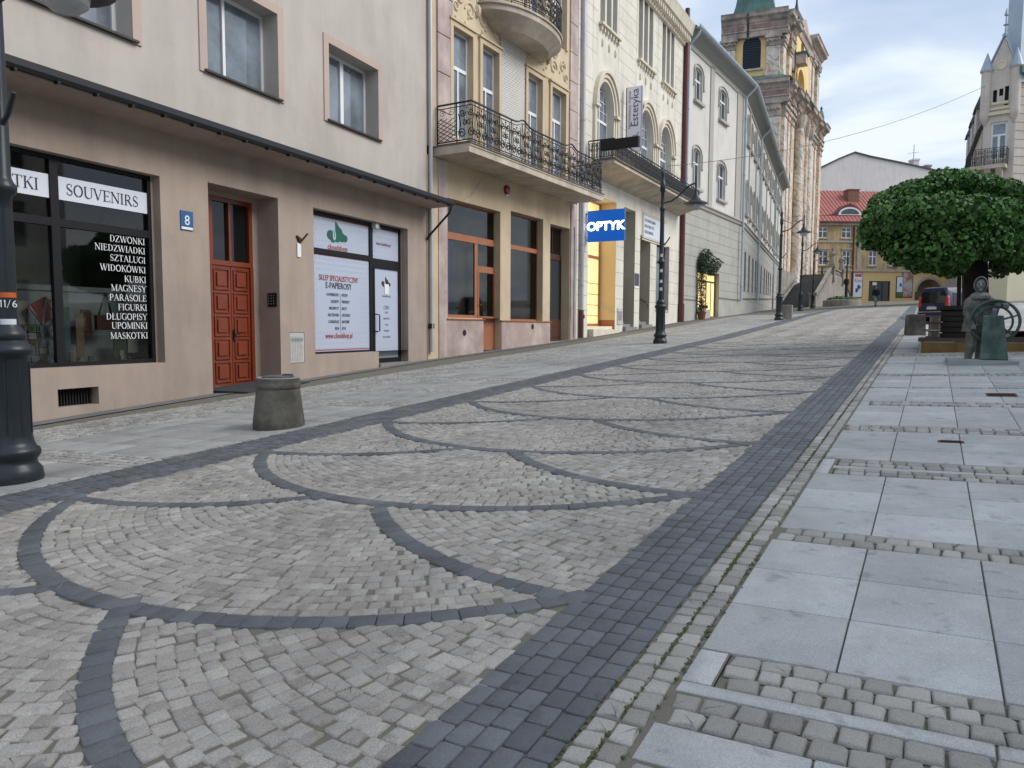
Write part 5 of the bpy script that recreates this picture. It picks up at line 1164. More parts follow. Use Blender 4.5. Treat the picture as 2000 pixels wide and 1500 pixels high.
def hooded(F, a, c, z0, z1, H, sill=True):
    rise = (c-a)*.16; k = 10; cu = (a+c)/2
    s = MB(); w = .2
    for i in range(k):
        t0, t1 = math.pi*i/k, math.pi*(i+1)/k
        P = lambda t, q: (cu-((c-a)/2+q)*math.cos(t), z1-rise+(rise+q)*math.sin(t))
        for r0, r1, dd in ((.0, .08, .03), (.18, .25, .07)): s.fprism(F, [P(t0, r0), P(t1, r0), P(t1, r1), P(t0, r1)], -.01, dd)
    for sg in (-1, 1):
        x0, x1 = sorted((cu+sg*((c-a)/2+.18), cu+sg*((c-a)/2+.25))); s.fb(F, x0, x1, -.01, .10, z1-rise-.9, z1-rise); s.fb(F, x0-.02, x1+.02, -.01, .13, z1-rise-1.0, z1-rise-.9)
    s.fb(F, a-.13, a-.005, -.01, .03, z0, z1-rise); s.fb(F, c+.005, c+.13, -.01, .03, z0, z1-rise)
    s.build('window_hood', MAT['mould_grey'], H)
    w = window(F, a, c, z0+.02, z1, -.12, MAT['white_frame'], MAT['pane'], H, fr=.07, mull=[(.5, .06)], trans=[(.64, .12)], arch=rise)
    MB().fb(F, a-.2, c+.2, -.02, .2, z0-.18, z0-.02).build('sill', MAT['lisene_grey'], w)
def b4():
    F = F4; X = lambda px, py=560, d=0: F.u(px, py, d)
    zc = F.z(1340, 388); zt = ZG4
    o = (X(1362, 580), X(1404, 580), F.gz(X(1380))+.05, F.z(1404, 535), .3)
    b = MB(); wall(b, F, .02, E4, 0, zc, [o]); GW4 = b.build('ground_floor_wall', MAT['rustic_grey'], H4)
    j = MB(); joints(j, F, .03, E4-.02, F.gz(0)+1.6, zc-.2, .62, [o]); j.fb(F, .03, o[0], -.01, .03, F.gz(0)+1.35, F.gz(0)+1.42); j.fb(F, o[1], E4, -.01, .03, F.gz(E4)+1.0, F.gz(E4)+1.07); merge(GW4, j.build('wall_joints', MAT['joint_grey'], H4))
    cn = MB(); cn.uprism(F, [(0, zc-.28), (.1, zc-.22), (.14, zc-.08), (.24, zc-.02), (.24, zc+.05), (0, zc+.12)], 0, E4+.1); cn.build('string_course', MAT['mould_grey'], H4)
    ws = [(X(1357, 160), X(1371, 160)), (X(1405, 210), X(1419, 210))]
    z1t, z1b = F.z(1363, 132), F.z(1363, 199); z2t, z2b = F.z(1357, 288), F.z(1357, 366)
    hs = [(a, c, z0, z1, .14, (c-a)*.16) for a, c in ws for z0, z1 in ((z1b, z1t), (z2b, z2t))]
    b = MB(); wall(b, F, .02, E4, zc+.1, zt, hs); b.build('upper_wall', MAT['pale_stucco'], H4)
    for h in hs: hooded(F, *h[:4], H4)
    ls = MB()
    for a, c in ((X(1384, 300), X(1391, 300)), (X(1437, 300), E4)): ls.fb(F, a, c, -.01, .07, zc+.12, zt-.6)
    ls.fb(F, .02, E4, -.01, .07, zt-.75, zt); ls.build('pilaster_strips', MAT['lisene_grey'], H4)
    # eaves with soffit and gutter, roof
    for FF, L_, nm in ((F4, E4, 'a'), (F5, E5, 'b')):
        e = MB(); e.uprism(FF, [(0, zt-.5), (.12, zt-.42), (.5, zt-.05), (.72, zt), (.72, zt+.12), (0, zt+.2)], -.02, L_+.02); e.build('eaves', MAT['soffit_grey'], H4)
        g = MB(); g.uprism(FF, [(.70, zt-.02), (.86, zt-.04), (.93, zt+.06), (.93, zt+.16), (.88, zt+.16), (.86, zt+.05), (.74, zt+.04)], -.02, L_+.02); g.build('gutter', MAT['zinc'], H4)
        r = MB(); r.uprism(FF, [(.7, zt+.13), (-6, zt+3.2), (-6, zt+3.0), (.7, zt+.0)], -.02, L_); r.build('roof', MAT['roof_dark'], H4)
    body(F, .3, E4, -9, 0, zt, MAT['room_dark'], H4, 'rear_body', d0=-.8); body(F5, 0, E5, -9, 0, zt, MAT['pale_stucco'], H4, 'rear_body', d0=-.6)
    # flower shop doorway
    d = -.27; w = window(F, o[0]+.05, o[1]-.05, o[2], o[3], d, MAT['brown_wood'], MAT['warm_lit'], H4, fr=.12, mull=[(.18, .1, 0, .8), (.58, .1, 0, .8), (.8, .04, 0, .8)], trans=[(.8, .1)], name='shop_door')
    MB().fb(F, o[0]+.1, o[0]+.65*(o[1]-o[0]), d, d+.2, o[2], o[2]+.55).build('shop_window_base', MAT['rustic_grey'], H4)
    t = thing('flower_tray', 'dark tray of potted plants on the sill of the lit flower shop', 'planter'); MB().fb(F, o[0]+.6, o[0]+1.25, -.05, .3, o[2]+.58, o[2]+.78).build('tray', MAT['dark'], t); leafblob('plants', [(F.w(o[0]+.9, .12, o[2]+.85), (.3, .12, .12))], 60, .05, MAT['flower_white'], t)
    # climbing plant: pot, stem and leafy arch of leaves with pale flowers
    pu = X(1361, 600); zgp = F.gz(pu)
    t = thing('climbing_plant', 'flowering climber in a terracotta pot arching over the lit shop doorway of the palace', 'plant')
    MB().lathe(F.w(pu, .32, zgp), [(.2, 0), (.28, .42), (.31, .44), (.31, .5), (.27, .5), (.25, .4)], 16).build('pot', MAT['terracotta'], t, smooth=True)
    MB().tube([F.w(pu, .3, zgp+.3), F.w(pu-.03, .25, zgp+2.4), F.w(pu+.3, .25, zgp+4.2), F.w(pu+1.4, .25, zgp+4.3), F.w(o[1]+.1, .25, zgp+3.9)], .035, 5).build('stem', MAT['stem'], t)
    zz = F.z(1380, 500); bl = [(F.w(pu+.0, .28, zgp+.55+.4*i), (.3, .28, .34)) for i in range(9)]
    bl += [(F.w(pu+.35*i, .3, zgp+3.5+.25*math.sin(i*.9)+(.35 if 0 < i < 4 else 0)), (.36, .34, .42)) for i in range(0, 9)]+[(F.w(o[0]+.4*i+.2, .2, o[3]+.15), (.28, .28, .35)) for i in range(6)]
    leafblob('foliage', bl, 5200, .075, MAT['leaf_dark'], t); leafblob('blossom', bl[8:], 190, .06, MAT['flower_white'], t, shell=1.1)
    # drainpipes
    for FF, pxs in ((F4, (1339,)), (F5, (1451,)), (F5, (1484, )), (F5, (1516,))):
        u = FF.u(pxs[0], 300) if pxs[0] != 1339 else .35
        zb_ = zc+.1 if pxs[0] == 1339 else FF.gz(u)+1.0
        lb = {1339: 'pale blue drainpipe beside the dark red one, ending at the palace cornice', 1451: 'pale drainpipe at the bend of the palace, right of the flowered doorway', 1484: 'pale drainpipe halfway along the receding wing of the palace', 1516: 'farthest pale drainpipe, at the church end of the palace'}[pxs[0]]
        p = thing('drainpipe', lb, 'drainpipe', 'pale drainpipes on the palace'); MB().tube([FF.w(u, .8, zt), FF.w(u, .7, zt-.25), FF.w(u, .14, zt-.8), FF.w(u, .14, zb_+2), FF.w(u, .14, zb_)], .085, 8).build('pipe', MAT['zinc_blue'], p, smooth=True)
        for k in range(4): MB().lathe(FF.w(u, .14, zb_+1+k*4), [(.11, 0), (.11, .06)], 8).build('collar', MAT['zinc'], p)
    # receding wing
    F = F5; X = lambda px, py=560, d=0: F.u(px, py, d)
    lo = [X(p, 560) for p in (1452.5, 1460.5, 1468, 1474, 1480, 1484.8)]+[X(p, 570) for p in (1491, 1495.5, 1499.5, 1503.3)]
    loH = []
    for i, u in enumerate(lo):
        w = .62; z0, z1 = F.z(1468, 577), F.z(1468, 503); loH.append((u-.1, u-.1+w*2, z0+.028*(u), z1+.0*(u), .45))
    ud = X(1508, 580); loH.append((ud, ud+2.2, F.gz(ud), loH[0][3], .5))
    # keep openings apart
    H_ = [loH[0]]
    for h in loH[1:]:
        if h[0] > H_[-1][1]+.35: H_.append(h)
        else: H_.append((H_[-1][1]+.4, H_[-1][1]+.4+(h[1]-h[0]), *h[2:]))
    loH = [h for h in H_ if h[1] < E5-.3]
    b = MB(); wall(b, F, 0, E5, -1, zc, loH); b.quad(F.w(E5, 0, -1), F.w(E5, -9, -1), F.w(E5, -9, zt), F.w(E5, 0, zt)); GW4 = b.build('ground_floor_wall', MAT['rustic_grey'], H4)
    for h in loH:
        w = window(F, h[0], h[1], h[2], h[3], -.4, MAT['brown_wood'], MAT['pane_dark'], H4, fr=.08, mull=[(.5, .07)], trans=[(.7, .1)], name='lower_window')
    j = MB(); joints(j, F, 0, E5, 3.6, zc-.3, .62, loH); u = 0
    j.uprism(F, [(0, 0), (.07, 0), (.07, .12), (0, .12)], 0, .01)
    j.hexa([F.w(0, -.01, F.gz(0)+1.1), F.w(E5, -.01, F.gz(E5)+1.1), F.w(E5, .06, F.gz(E5)+1.1), F.w(0, .06, F.gz(0)+1.1), F.w(0, -.01, F.gz(0)+1.2), F.w(E5, -.01, F.gz(E5)+1.2), F.w(E5, .06, F.gz(E5)+1.2), F.w(0, .06, F.gz(0)+1.2)])
    merge(GW4, j.build('wall_joints', MAT['joint_grey'], H4))
    cn = MB(); cn.uprism(F, [(0, zc-.28), (.1, zc-.22), (.14, zc-.08), (.24, zc-.02), (.24, zc+.05), (0, zc+.12)], 0, E5); cn.build('string_course', MAT['mould_grey'], H4)
    cu = [X(p, 400) for p in (1457, 1464.5, 1471.3, 1477.4)]; st = (cu[-1]-cu[0])/3
    us = []; u = cu[0]
    while u < E5-1.5: us.append(u); u += st
    hs = []
    for u in us:
        for a, c in ((z1b, z1t), (z2b, z2t)): hs.append((u-.55, u+.55, a, c, .14, 1.1*.16))
    b = MB(); wall(b, F, 0, E5, zc+.1, zt, hs); b.build('upper_wall', MAT['pale_stucco'], H4)
    for h in hs: hooded(F, *h[:4], H4)
    ls = MB(); ls.fb(F, 0, E5, -.01, .07, zt-.75, zt)
    for i, u in enumerate(us):
        if i % 2 == 0: ls.fb(F, u+st/2-.2, u+st/2+.2, -.01, .08, zc+.12, zt-.6)
    ls.build('pilaster_strips', MAT['lisene_grey'], H4)
def dpt(px, py, D):      # point at forward depth D under a pixel
    r = ray(px, py); return O3+r*D
def leafblob(name, blobs, n, size, m, parent=None, shell=1.0, flat=.0, seed=1, droop=.3, loc=None, inner=.35):
    """cloud of folded leaf faces spread over ellipsoidal lobes"""
    R = np.random.RandomState(seed+n); V = []; Fc = []
    vol = np.array([b[1][0]*b[1][1]+b[1][0]*b[1][2]+b[1][1]*b[1][2] for b in blobs]); cnt = (vol/vol.sum()*n).astype(int)+1
    vs = []
    for (c, r), k in zip(blobs, cnt):
        v = R.randn(k, 3); v /= np.linalg.norm(v, axis=1)[:, None]
        rad = np.where(R.rand(k) < inner, R.rand(k)**.5*.9, shell-R.rand(k)**2*.18)
        P = np.array(c)+v*np.array(r)*rad[:, None]; vs.append((P, v))
    P = np.concatenate([a for a, _ in vs]); Nv = np.concatenate([b for _, b in vs]); k = len(P)
    nrm = Nv*.7+R.randn(k, 3)*.55; nrm[:, 2] += .25; nrm /= np.linalg.norm(nrm, axis=1)[:, None]
    tdir = R.randn(k, 3); tdir[:, 2] -= droop*2; tdir -= nrm*(tdir*nrm).sum(1)[:, None]; tdir /= np.linalg.norm(tdir, axis=1)[:, None]
    bt = np.cross(nrm, tdir); s = size*(.6+R.rand(k)*.8)
    L_ = s[:, None]*tdir; W_ = s[:, None]*bt*.42; up_ = nrm*(s*.14)[:, None]
    pts = np.stack([P-L_*.5, P-L_*.12+W_+up_, P+L_*.28+W_*.62+up_*.6, P+L_*.6-up_, P+L_*.28-W_*.62+up_*.6, P-L_*.12-W_+up_], 1).reshape(-1, 3)
    if loc is not None: pts = pts-np.array(loc)
    me = bpy.data.meshes.new(name); me.vertices.add(len(pts)); me.vertices.foreach_set('co', pts.ravel())
    q = np.array([(0, 1, 2, 3), (0, 3, 4, 5)]); Q = (q[None]+(np.arange(k)*6)[:, None, None]).reshape(-1, 4)
    me.loops.add(Q.size); me.loops.foreach_set('vertex_index', Q.ravel()); me.polygons.add(len(Q)); me.polygons.foreach_set('loop_start', np.arange(len(Q))*4); me.update(calc_edges=True)
    me.materials.append(m); o = bpy.data.objects.new(name, me); COL.objects.link(o)
    if parent is not None: o.parent = parent
    return o
mat('soffit_grey', (.30, .30, .29), .8, var=.05); mat('zinc_blue', (.42, .52, .58), .4, metal=.2, var=.08)
b4()
# ------------------------------------------------------------------ baroque church
mat('church_yellow', (.82, .60, .28), .9, var=.08, vs=.3, bump=.2, bs=20, stain=.12, streak=.1)
mat('veined_stone', (.80, .75, .67), .8, var=.12, vs=.9, col2=(.62, .48, .38), stain=.28, streak=.12, vein=.45, bump=.6, bs=8)
mat('weathered_stone', (.46, .40, .35), .9, var=.25, vs=.6, col2=(.55, .45, .38), stain=.4, streak=.25, bump=.9, bs=6); mat('red_frieze', (.36, .24, .21), .9, var=.25, vs=1, streak=.3); mat('copper', (.10, .24, .19), .6, var=.2, vs=.5, col2=(.07, .14, .12), streak=.3); mat('louvre', (.012, .016, .03), .8); mat('slate', (.03, .04, .06), .6)
CH = tag(empty('church'), 'baroque church with weathered stone pilasters, yellow walls and green copper roof, beyond the palace', 'building')
def church():
    rr_ = ray(1527, 170); c0 = np.array([98*rr_[0]/rr_[1], 98.0])
    FS = Fac(c0, (1, .045)); FS.N = np.array([.045, -1.])/np.hypot(1, .045)     # south face of the near tower; u<0 to the left
    Ee = dpt(1594, 285, 113)[:2]; kF = float(np.hypot(*(Ee-c0)))/19.0
    class ScFac(Fac):
        def uz(s, px, py, d=0.):
            r = ray(px, py); t = (s.N@(s.P+s.N*d))/(s.N@r[:2]); Q = r*t
            return float((Q[:2]-s.P)@s.D)/(kF*kF), float(Q[2]+CAMZ)
    FE = ScFac(c0, Ee-c0); FE.D = FE.D*kF       # east front, u runs away
    zmain = FE.z(1530, 160); ztopc = FS.z(1500, 17, 1.2); zmid = FS.z(1500, 82, 0)
    uw0 = FS.u(1406, 100); WT = -uw0          # tower width seen
    zb = 0.
    # shafts
    b = MB(); b.prism([FS.w(uw0, 0, zb), FS.w(0, 0, zb), FE.w(4.8, 0, zb), FE.w(4.8, -8, zb)], [FS.w(uw0, 0, zmain), FS.w(0, 0, zmain), FE.w(4.8, 0, zmain), FE.w(4.8, -8, zmain)]); b.build('near_tower_wall', MAT['church_yellow'], CH)
    b = MB(); i_ = .35; zt = ztopc-2.3; b.prism([FS.w(uw0+i_, -i_, zmain), FS.w(-i_, -i_, zmain), FE.w(4.5, -i_, zmain), FE.w(4.5, -8, zmain)], [FS.w(uw0+i_, -i_, zt), FS.w(-i_, -i_, zt), FE.w(4.5, -i_, zt), FE.w(4.5, -8, zt)]); b.build('bell_stage_wall', MAT['church_yellow'], CH)
    # belfry window, arched with louvres
    a, c = FS.u(1451, 100, -i_), FS.u(1486, 100, -i_); z1, z0 = FS.z(1469, 71, -i_), FS.z(1469, 135, -i_); R_ = (c-a)/2
    w = MB(); k = 14; w.fprism(FS, [(a, z0), (c, z0)]+[((a+c)/2+R_*math.cos(math.pi*i/k), z1-R_+R_*math.sin(math.pi*i/k)) for i in range(k+1)], -i_-.3, -i_+.03); lw = w.build('belfry_window', MAT['louvre'], CH)
    l = MB(); z = z0+.2
    while z < z1-.6: l.fb(FS, a+.08, c-.08, -i_+.031, -i_+.1, z, z+.07); z += .28
    l.build('louvres', MAT['slate'], lw); MB().fb(FS, a-.3, c+.3, -i_, -i_+.25, z0-.25, z0).build('sill', MAT['weathered_stone'], lw)
    # pilasters: paired on south face corners and along the east face, on both stages
    def pil(F, u0, u1, d0, d1, z0, z1, cap=1.2):
        b = MB(); b.fb(F, u0, u1, d0, d1, z0, z1-cap); b.fb(F, u0-.12, u1+.12, d0, d1+.12, z0, z0+.9); b.fb(F, u0-.05, u1+.05, d0, d1+.06, z0+.9, z0+1.1); b.build('pilaster', MAT['veined_stone'], CH, bevel=.06)
        b = MB(); b.fb(F, u0-.05, u1+.05, d0, d1+.1, z1-cap, z1-cap+.14); b.fb(F, u0, u1, d0, d1+.05, z1-cap+.14, z1-.3); b.fb(F, u0-.2, u1+.2, d0, d1+.25, z1-.3, z1)
        R = random.Random(int(u0*10)); 
        for q in range(6): b.ball(F.w(u0+(u1-u0)*(q+.5)/6, d1+.1, z1-cap*.55+.12*(q % 2)), .2, 6)
        b.build('capital', MAT['weathered_stone'], CH)
    ent = 2.7
    for (p0, p1) in ((1409, 1437), (1497, 1526)): pil(FS, FS.u(p0, 100, -i_), min(FS.u(p1, 100, -i_), -i_), -i_-.1, -i_+.35, zmain+.4, ztopc-ent)
    for u in (.3, 3.0): pil(FE, u, u+1.2, -i_-.1, -i_+.35, zmain+.4, ztopc-ent)
    pil(FS, FS.u(1484, 300), -.05, -.1, .45, zb+3, zmain-ent+.2, 1.8); pil(FS, uw0, uw0+2.4, -.1, .45, zb+3, zmain-ent+.2, 1.8)
    for u, w_ in ((.1, 1.2), (1.8, .9), (3.3, 1.3)): pil(FE, u, u+w_, -.1, .45, zb+3.5, zmain-ent+.2, 1.8)
    # entablatures that break forward over the pilasters
    def entab(F, u0, u1, d, zt_, h, parts_, m=None):
        b = MB(); b.uprism(F, [(d-.6, zt_-h), (d+.1, zt_-h), (d+.15, zt_-h*.78), (d+.3, zt_-h*.76), (d+.3, zt_-h*.72), (d+.1, zt_-h*.7)], u0, u1)
        b.uprism(F, [(d-.6, zt_-h*.7), (d+.1, zt_-h*.7), (d+.12, zt_-h*.42), (d+.3, zt_-h*.38), (d+.55, zt_-h*.26), (d+.95, zt_-h*.2), (d+1.0, zt_-h*.06), (d+1.15, zt_), (d-.6, zt_)], u0, u1)
        b.build('entablature', MAT['weathered_stone'], CH)
        MB().fb(F, u0+.25, u1-.25, d+.05, d+.16, zt_-h*.66, zt_-h*.47).build('frieze_panel', MAT['red_frieze'], CH)
    def ring(FSd, i_, zt_, h, ue):
        x0, x1 = uw0+i_, -i_
        entab(FSd, x0-.2, x0+2.8, -i_+.5, zt_, h, 0); entab(FSd, x1-3.6, x1+.9, -i_+.5, zt_, h, 0); entab(FSd, x0+2.8, x1-3.6, -i_, zt_, h, 0)
        entab(FE, -i_+.3, 1.7, -i_+.5, zt_, h, 0); entab(FE, 1.7, ue-1.7, -i_, zt_, h, 0); entab(FE, ue-1.7, ue, -i_+.5, zt_, h, 0)
    ring(FS, .35, ztopc, ent, 4.6); ring(FS, 0, zmain, ent, 4.9)
    # copper skirt over the main cornice, bell-shaped copper roof on the tower
    cp = MB(); cp.prism([FS.w(uw0-.2, 1.5, zmain+.01), FS.w(1., 1.5, zmain+.01), FE.w(5.2, 1.4, zmain+.01), FE.w(5.2, -3, zmain+.01)], [FS.w(uw0+.4, -.3, zmain+.9), FS.w(-.4, -.3, zmain+.9), FE.w(4.6, -.4, zmain+.9), FE.w(4.6, -4, zmain+.9)]); cp.build('cornice_roof', MAT['copper'], CH)
    cx, cy = [(FS.w(uw0/2, -4, 0)[i]+FE.w(2.4, -4, 0)[i])/2 for i in (0, 1)]
    hw = WT/2*.86; prof = [(1.0, 0), (.93, .25), (.80, 1.0), (.70, 2.2), (.62, 3.8), (.50, 5.2), (.30, 6.2), (.28, 7.6), (.1, 9), (.02, 11)]
    rf = MB(); rgs = []
    D2 = np.array([FS.D[0], FS.D[1]]); 
    for f, z in prof:
        r = []
        for sx, sy in ((-1, -1), (-.6, -1.04), (.6, -1.04), (1, -1), (1.04, -.6), (1.04, .6), (1, 1), (.6, 1.04), (-.6, 1.04), (-1, 1), (-1.04, .6), (-1.04, -.6)):
            r.append((cx+(sx*f*hw), cy+(sy*f*hw*.75), ztopc+.05+z))
        rgs.append(r)
    for r0, r1 in zip(rgs, rgs[1:]):
        for i in range(12): rf.quad(r0[i], r0[(i+1) % 12], r1[(i+1) % 12], r1[i])
    rf.poly(rgs[0]); rf.build('tower_roof', MAT['copper'], CH)
    # central bay: yellow gable wall with arched recesses, between the towers
    u0, u1 = 4.8, 11.8; dC = .3
    zcg = FE.z(1575, 48, dC); b = MB()
    HH = zcg-2.4-zmain
    oo = [(5.0, 6.0, zmain+.5, zmain+HH*.36, .8, .5), (6.2, 9.6, zmain+.5, zmain+HH*.5, 1.2, 1.9), (10.4, 11.3, zmain+.3, zmain+HH*.34, .8, .5), (7.2, 8.8, zmain+HH*.6, zmain+HH*.93, .5, .9)]
    wall(b, FE, u0, u1+.2, zb, zcg-2.4, oo, d=dC); b.build('central_wall', MAT['church_yellow'], CH)
    MB().quad(FE.w(u0, dC-1.15, zmain), FE.w(u1, dC-1.15, zmain), FE.w(u1, dC-1.15, zcg-2.5), FE.w(u0, dC-1.15, zcg-2.5)).build('niche_back', MAT['weathered_stone'], CH, recalc=False)
    g = MB(); g.fprism(FE, [(u0-.3, zcg-2.4), (u1+.4, zcg-2.4), (u1+.2, zcg-1.6), ((u0+u1)/2+2, zcg-1.2), ((u0+u1)/2, zcg), ((u0+u1)/2-2, zcg-1.2), (u0, zcg-1.6)], -1.2, dC+.3); g.build('gable', MAT['weathered_stone'], CH)
    MB().uprism(FE, [(dC-.2, zcg-3.2), (dC+.15, zcg-3.2), (dC+.3, zcg-2.6), (dC+.55, zcg-2.4), (dC-.2, zcg-2.3)], u0-.2, u1+.2).build('gable_cornice', MAT['weathered_stone'], CH)
    br = MB(); q = FE.w(u0+.4, .9, 0); z9 = FE.z(1556, 95, .6); br.fb(FE, u0+.1, u0+1.3, dC, dC+1.2, z9-1.4, z9-.2); bb = br.build('stone_bracket', MAT['weathered_stone'], CH); MB().fb(FE, u0+.0, u0+1.4, dC, dC+1.4, z9-.2, z9+.05).build('copper_cap', MAT['copper'], bb)
    # onion turret behind the gable
    t = MB(); uo, zo = FE.uz(1558, 42, -2); c_ = FE.w(uo, -2.2, 0); t.lathe((c_[0], c_[1], zo-3), [(1.1, 0), (1.1, 1.2), (.7, 1.4), (.6, 2.0), (1.0, 2.6), (1.05, 3.1), (.7, 3.8), (.3, 4.6), (.14, 5.6), (.1, 7.5), (.02, 9)], 14); t.build('ridge_turret', MAT['slate'], CH, smooth=True, ang=60)
    # far tower
    v0, v1 = 11.9, 18.6; zt2 = FE.z(1600, 112, 0)
    b = MB(); b.fb(FE, v0, v1, -8, .35, zb, zmain); b.build('far_tower_wall', MAT['church_yellow'], CH); b = MB(); b.fb(FE, v0+.4, v1-.2, -8, -.2, zmain, zt2); b.build('far_bell_stage', MAT['veined_stone'], CH)
    for u, w_ in ((v0+.2, 1.2), (v0+2.2, 1.0), (v1-1.5, 1.3)): pil(FE, u, u+w_, .2, .95, zb+3.5, zmain-ent+.2, 1.8); pil(FE, u, u+w_, -.3, .3, zmain+.3, zt2-2, 1.2)
    entab(FE, v0-.3, v0+2.2, .9, zmain, ent, 0); entab(FE, v0+2.2, v1-2, .5, zmain, ent, 0); entab(FE, v1-2, v1+.6, .9, zmain, ent, 0); entab(FE, v0+.1, v1+.4, .25, zt2, 2.4, 0)
    entab(FE, 4.9, 6.9, .7, zmain, ent, 0); entab(FE, 6.9, 9.6, .3, zmain, ent, 0); entab(FE, 9.6, 11.7, .7, zmain, ent, 0)
    MB().fb(FE, 4.9, v1+.6, .0, 1.7, zmain+.005, zmain+.16).build('cornice_lead', MAT['copper'], CH)
    for u, w_ in ((5.0, 1.3), (6.9, .8), (8.9, .8), (10.3, 1.1)):
        c = MB(); p = FE.w(u+w_/2, .75, 0); c.lathe((p[0], p[1], zb+3.5), [(w_*.62, 0), (w_*.62, .9), (w_*.52, 1.1), (w_*.5, 8), (w_*.44, zmain-zb-ent-4.9)], 16); c.build('column', MAT['veined_stone'], CH, smooth=True)
        c = MB(); c.lathe((p[0], p[1], zmain-ent-1.5), [(w_*.45, 0), (w_*.6, .6), (w_*.7, 1.3), (w_*.75, 1.7)], 10); c.build('capital', MAT['weathered_stone'], CH)
    st = MB(); u = FE.w(v1+.3, .6, 0); st.lathe((u[0], u[1], zmain+.1), [(.5, 0), (.5, .4), (.35, .6), (.45, 1.6), (.3, 2.4), (.12, 2.7), (.2, 3.0), (.02, 3.3)], 10); st.build('cornice_statue', MAT['copper'], CH, smooth=True)
    return FE
FE = church()
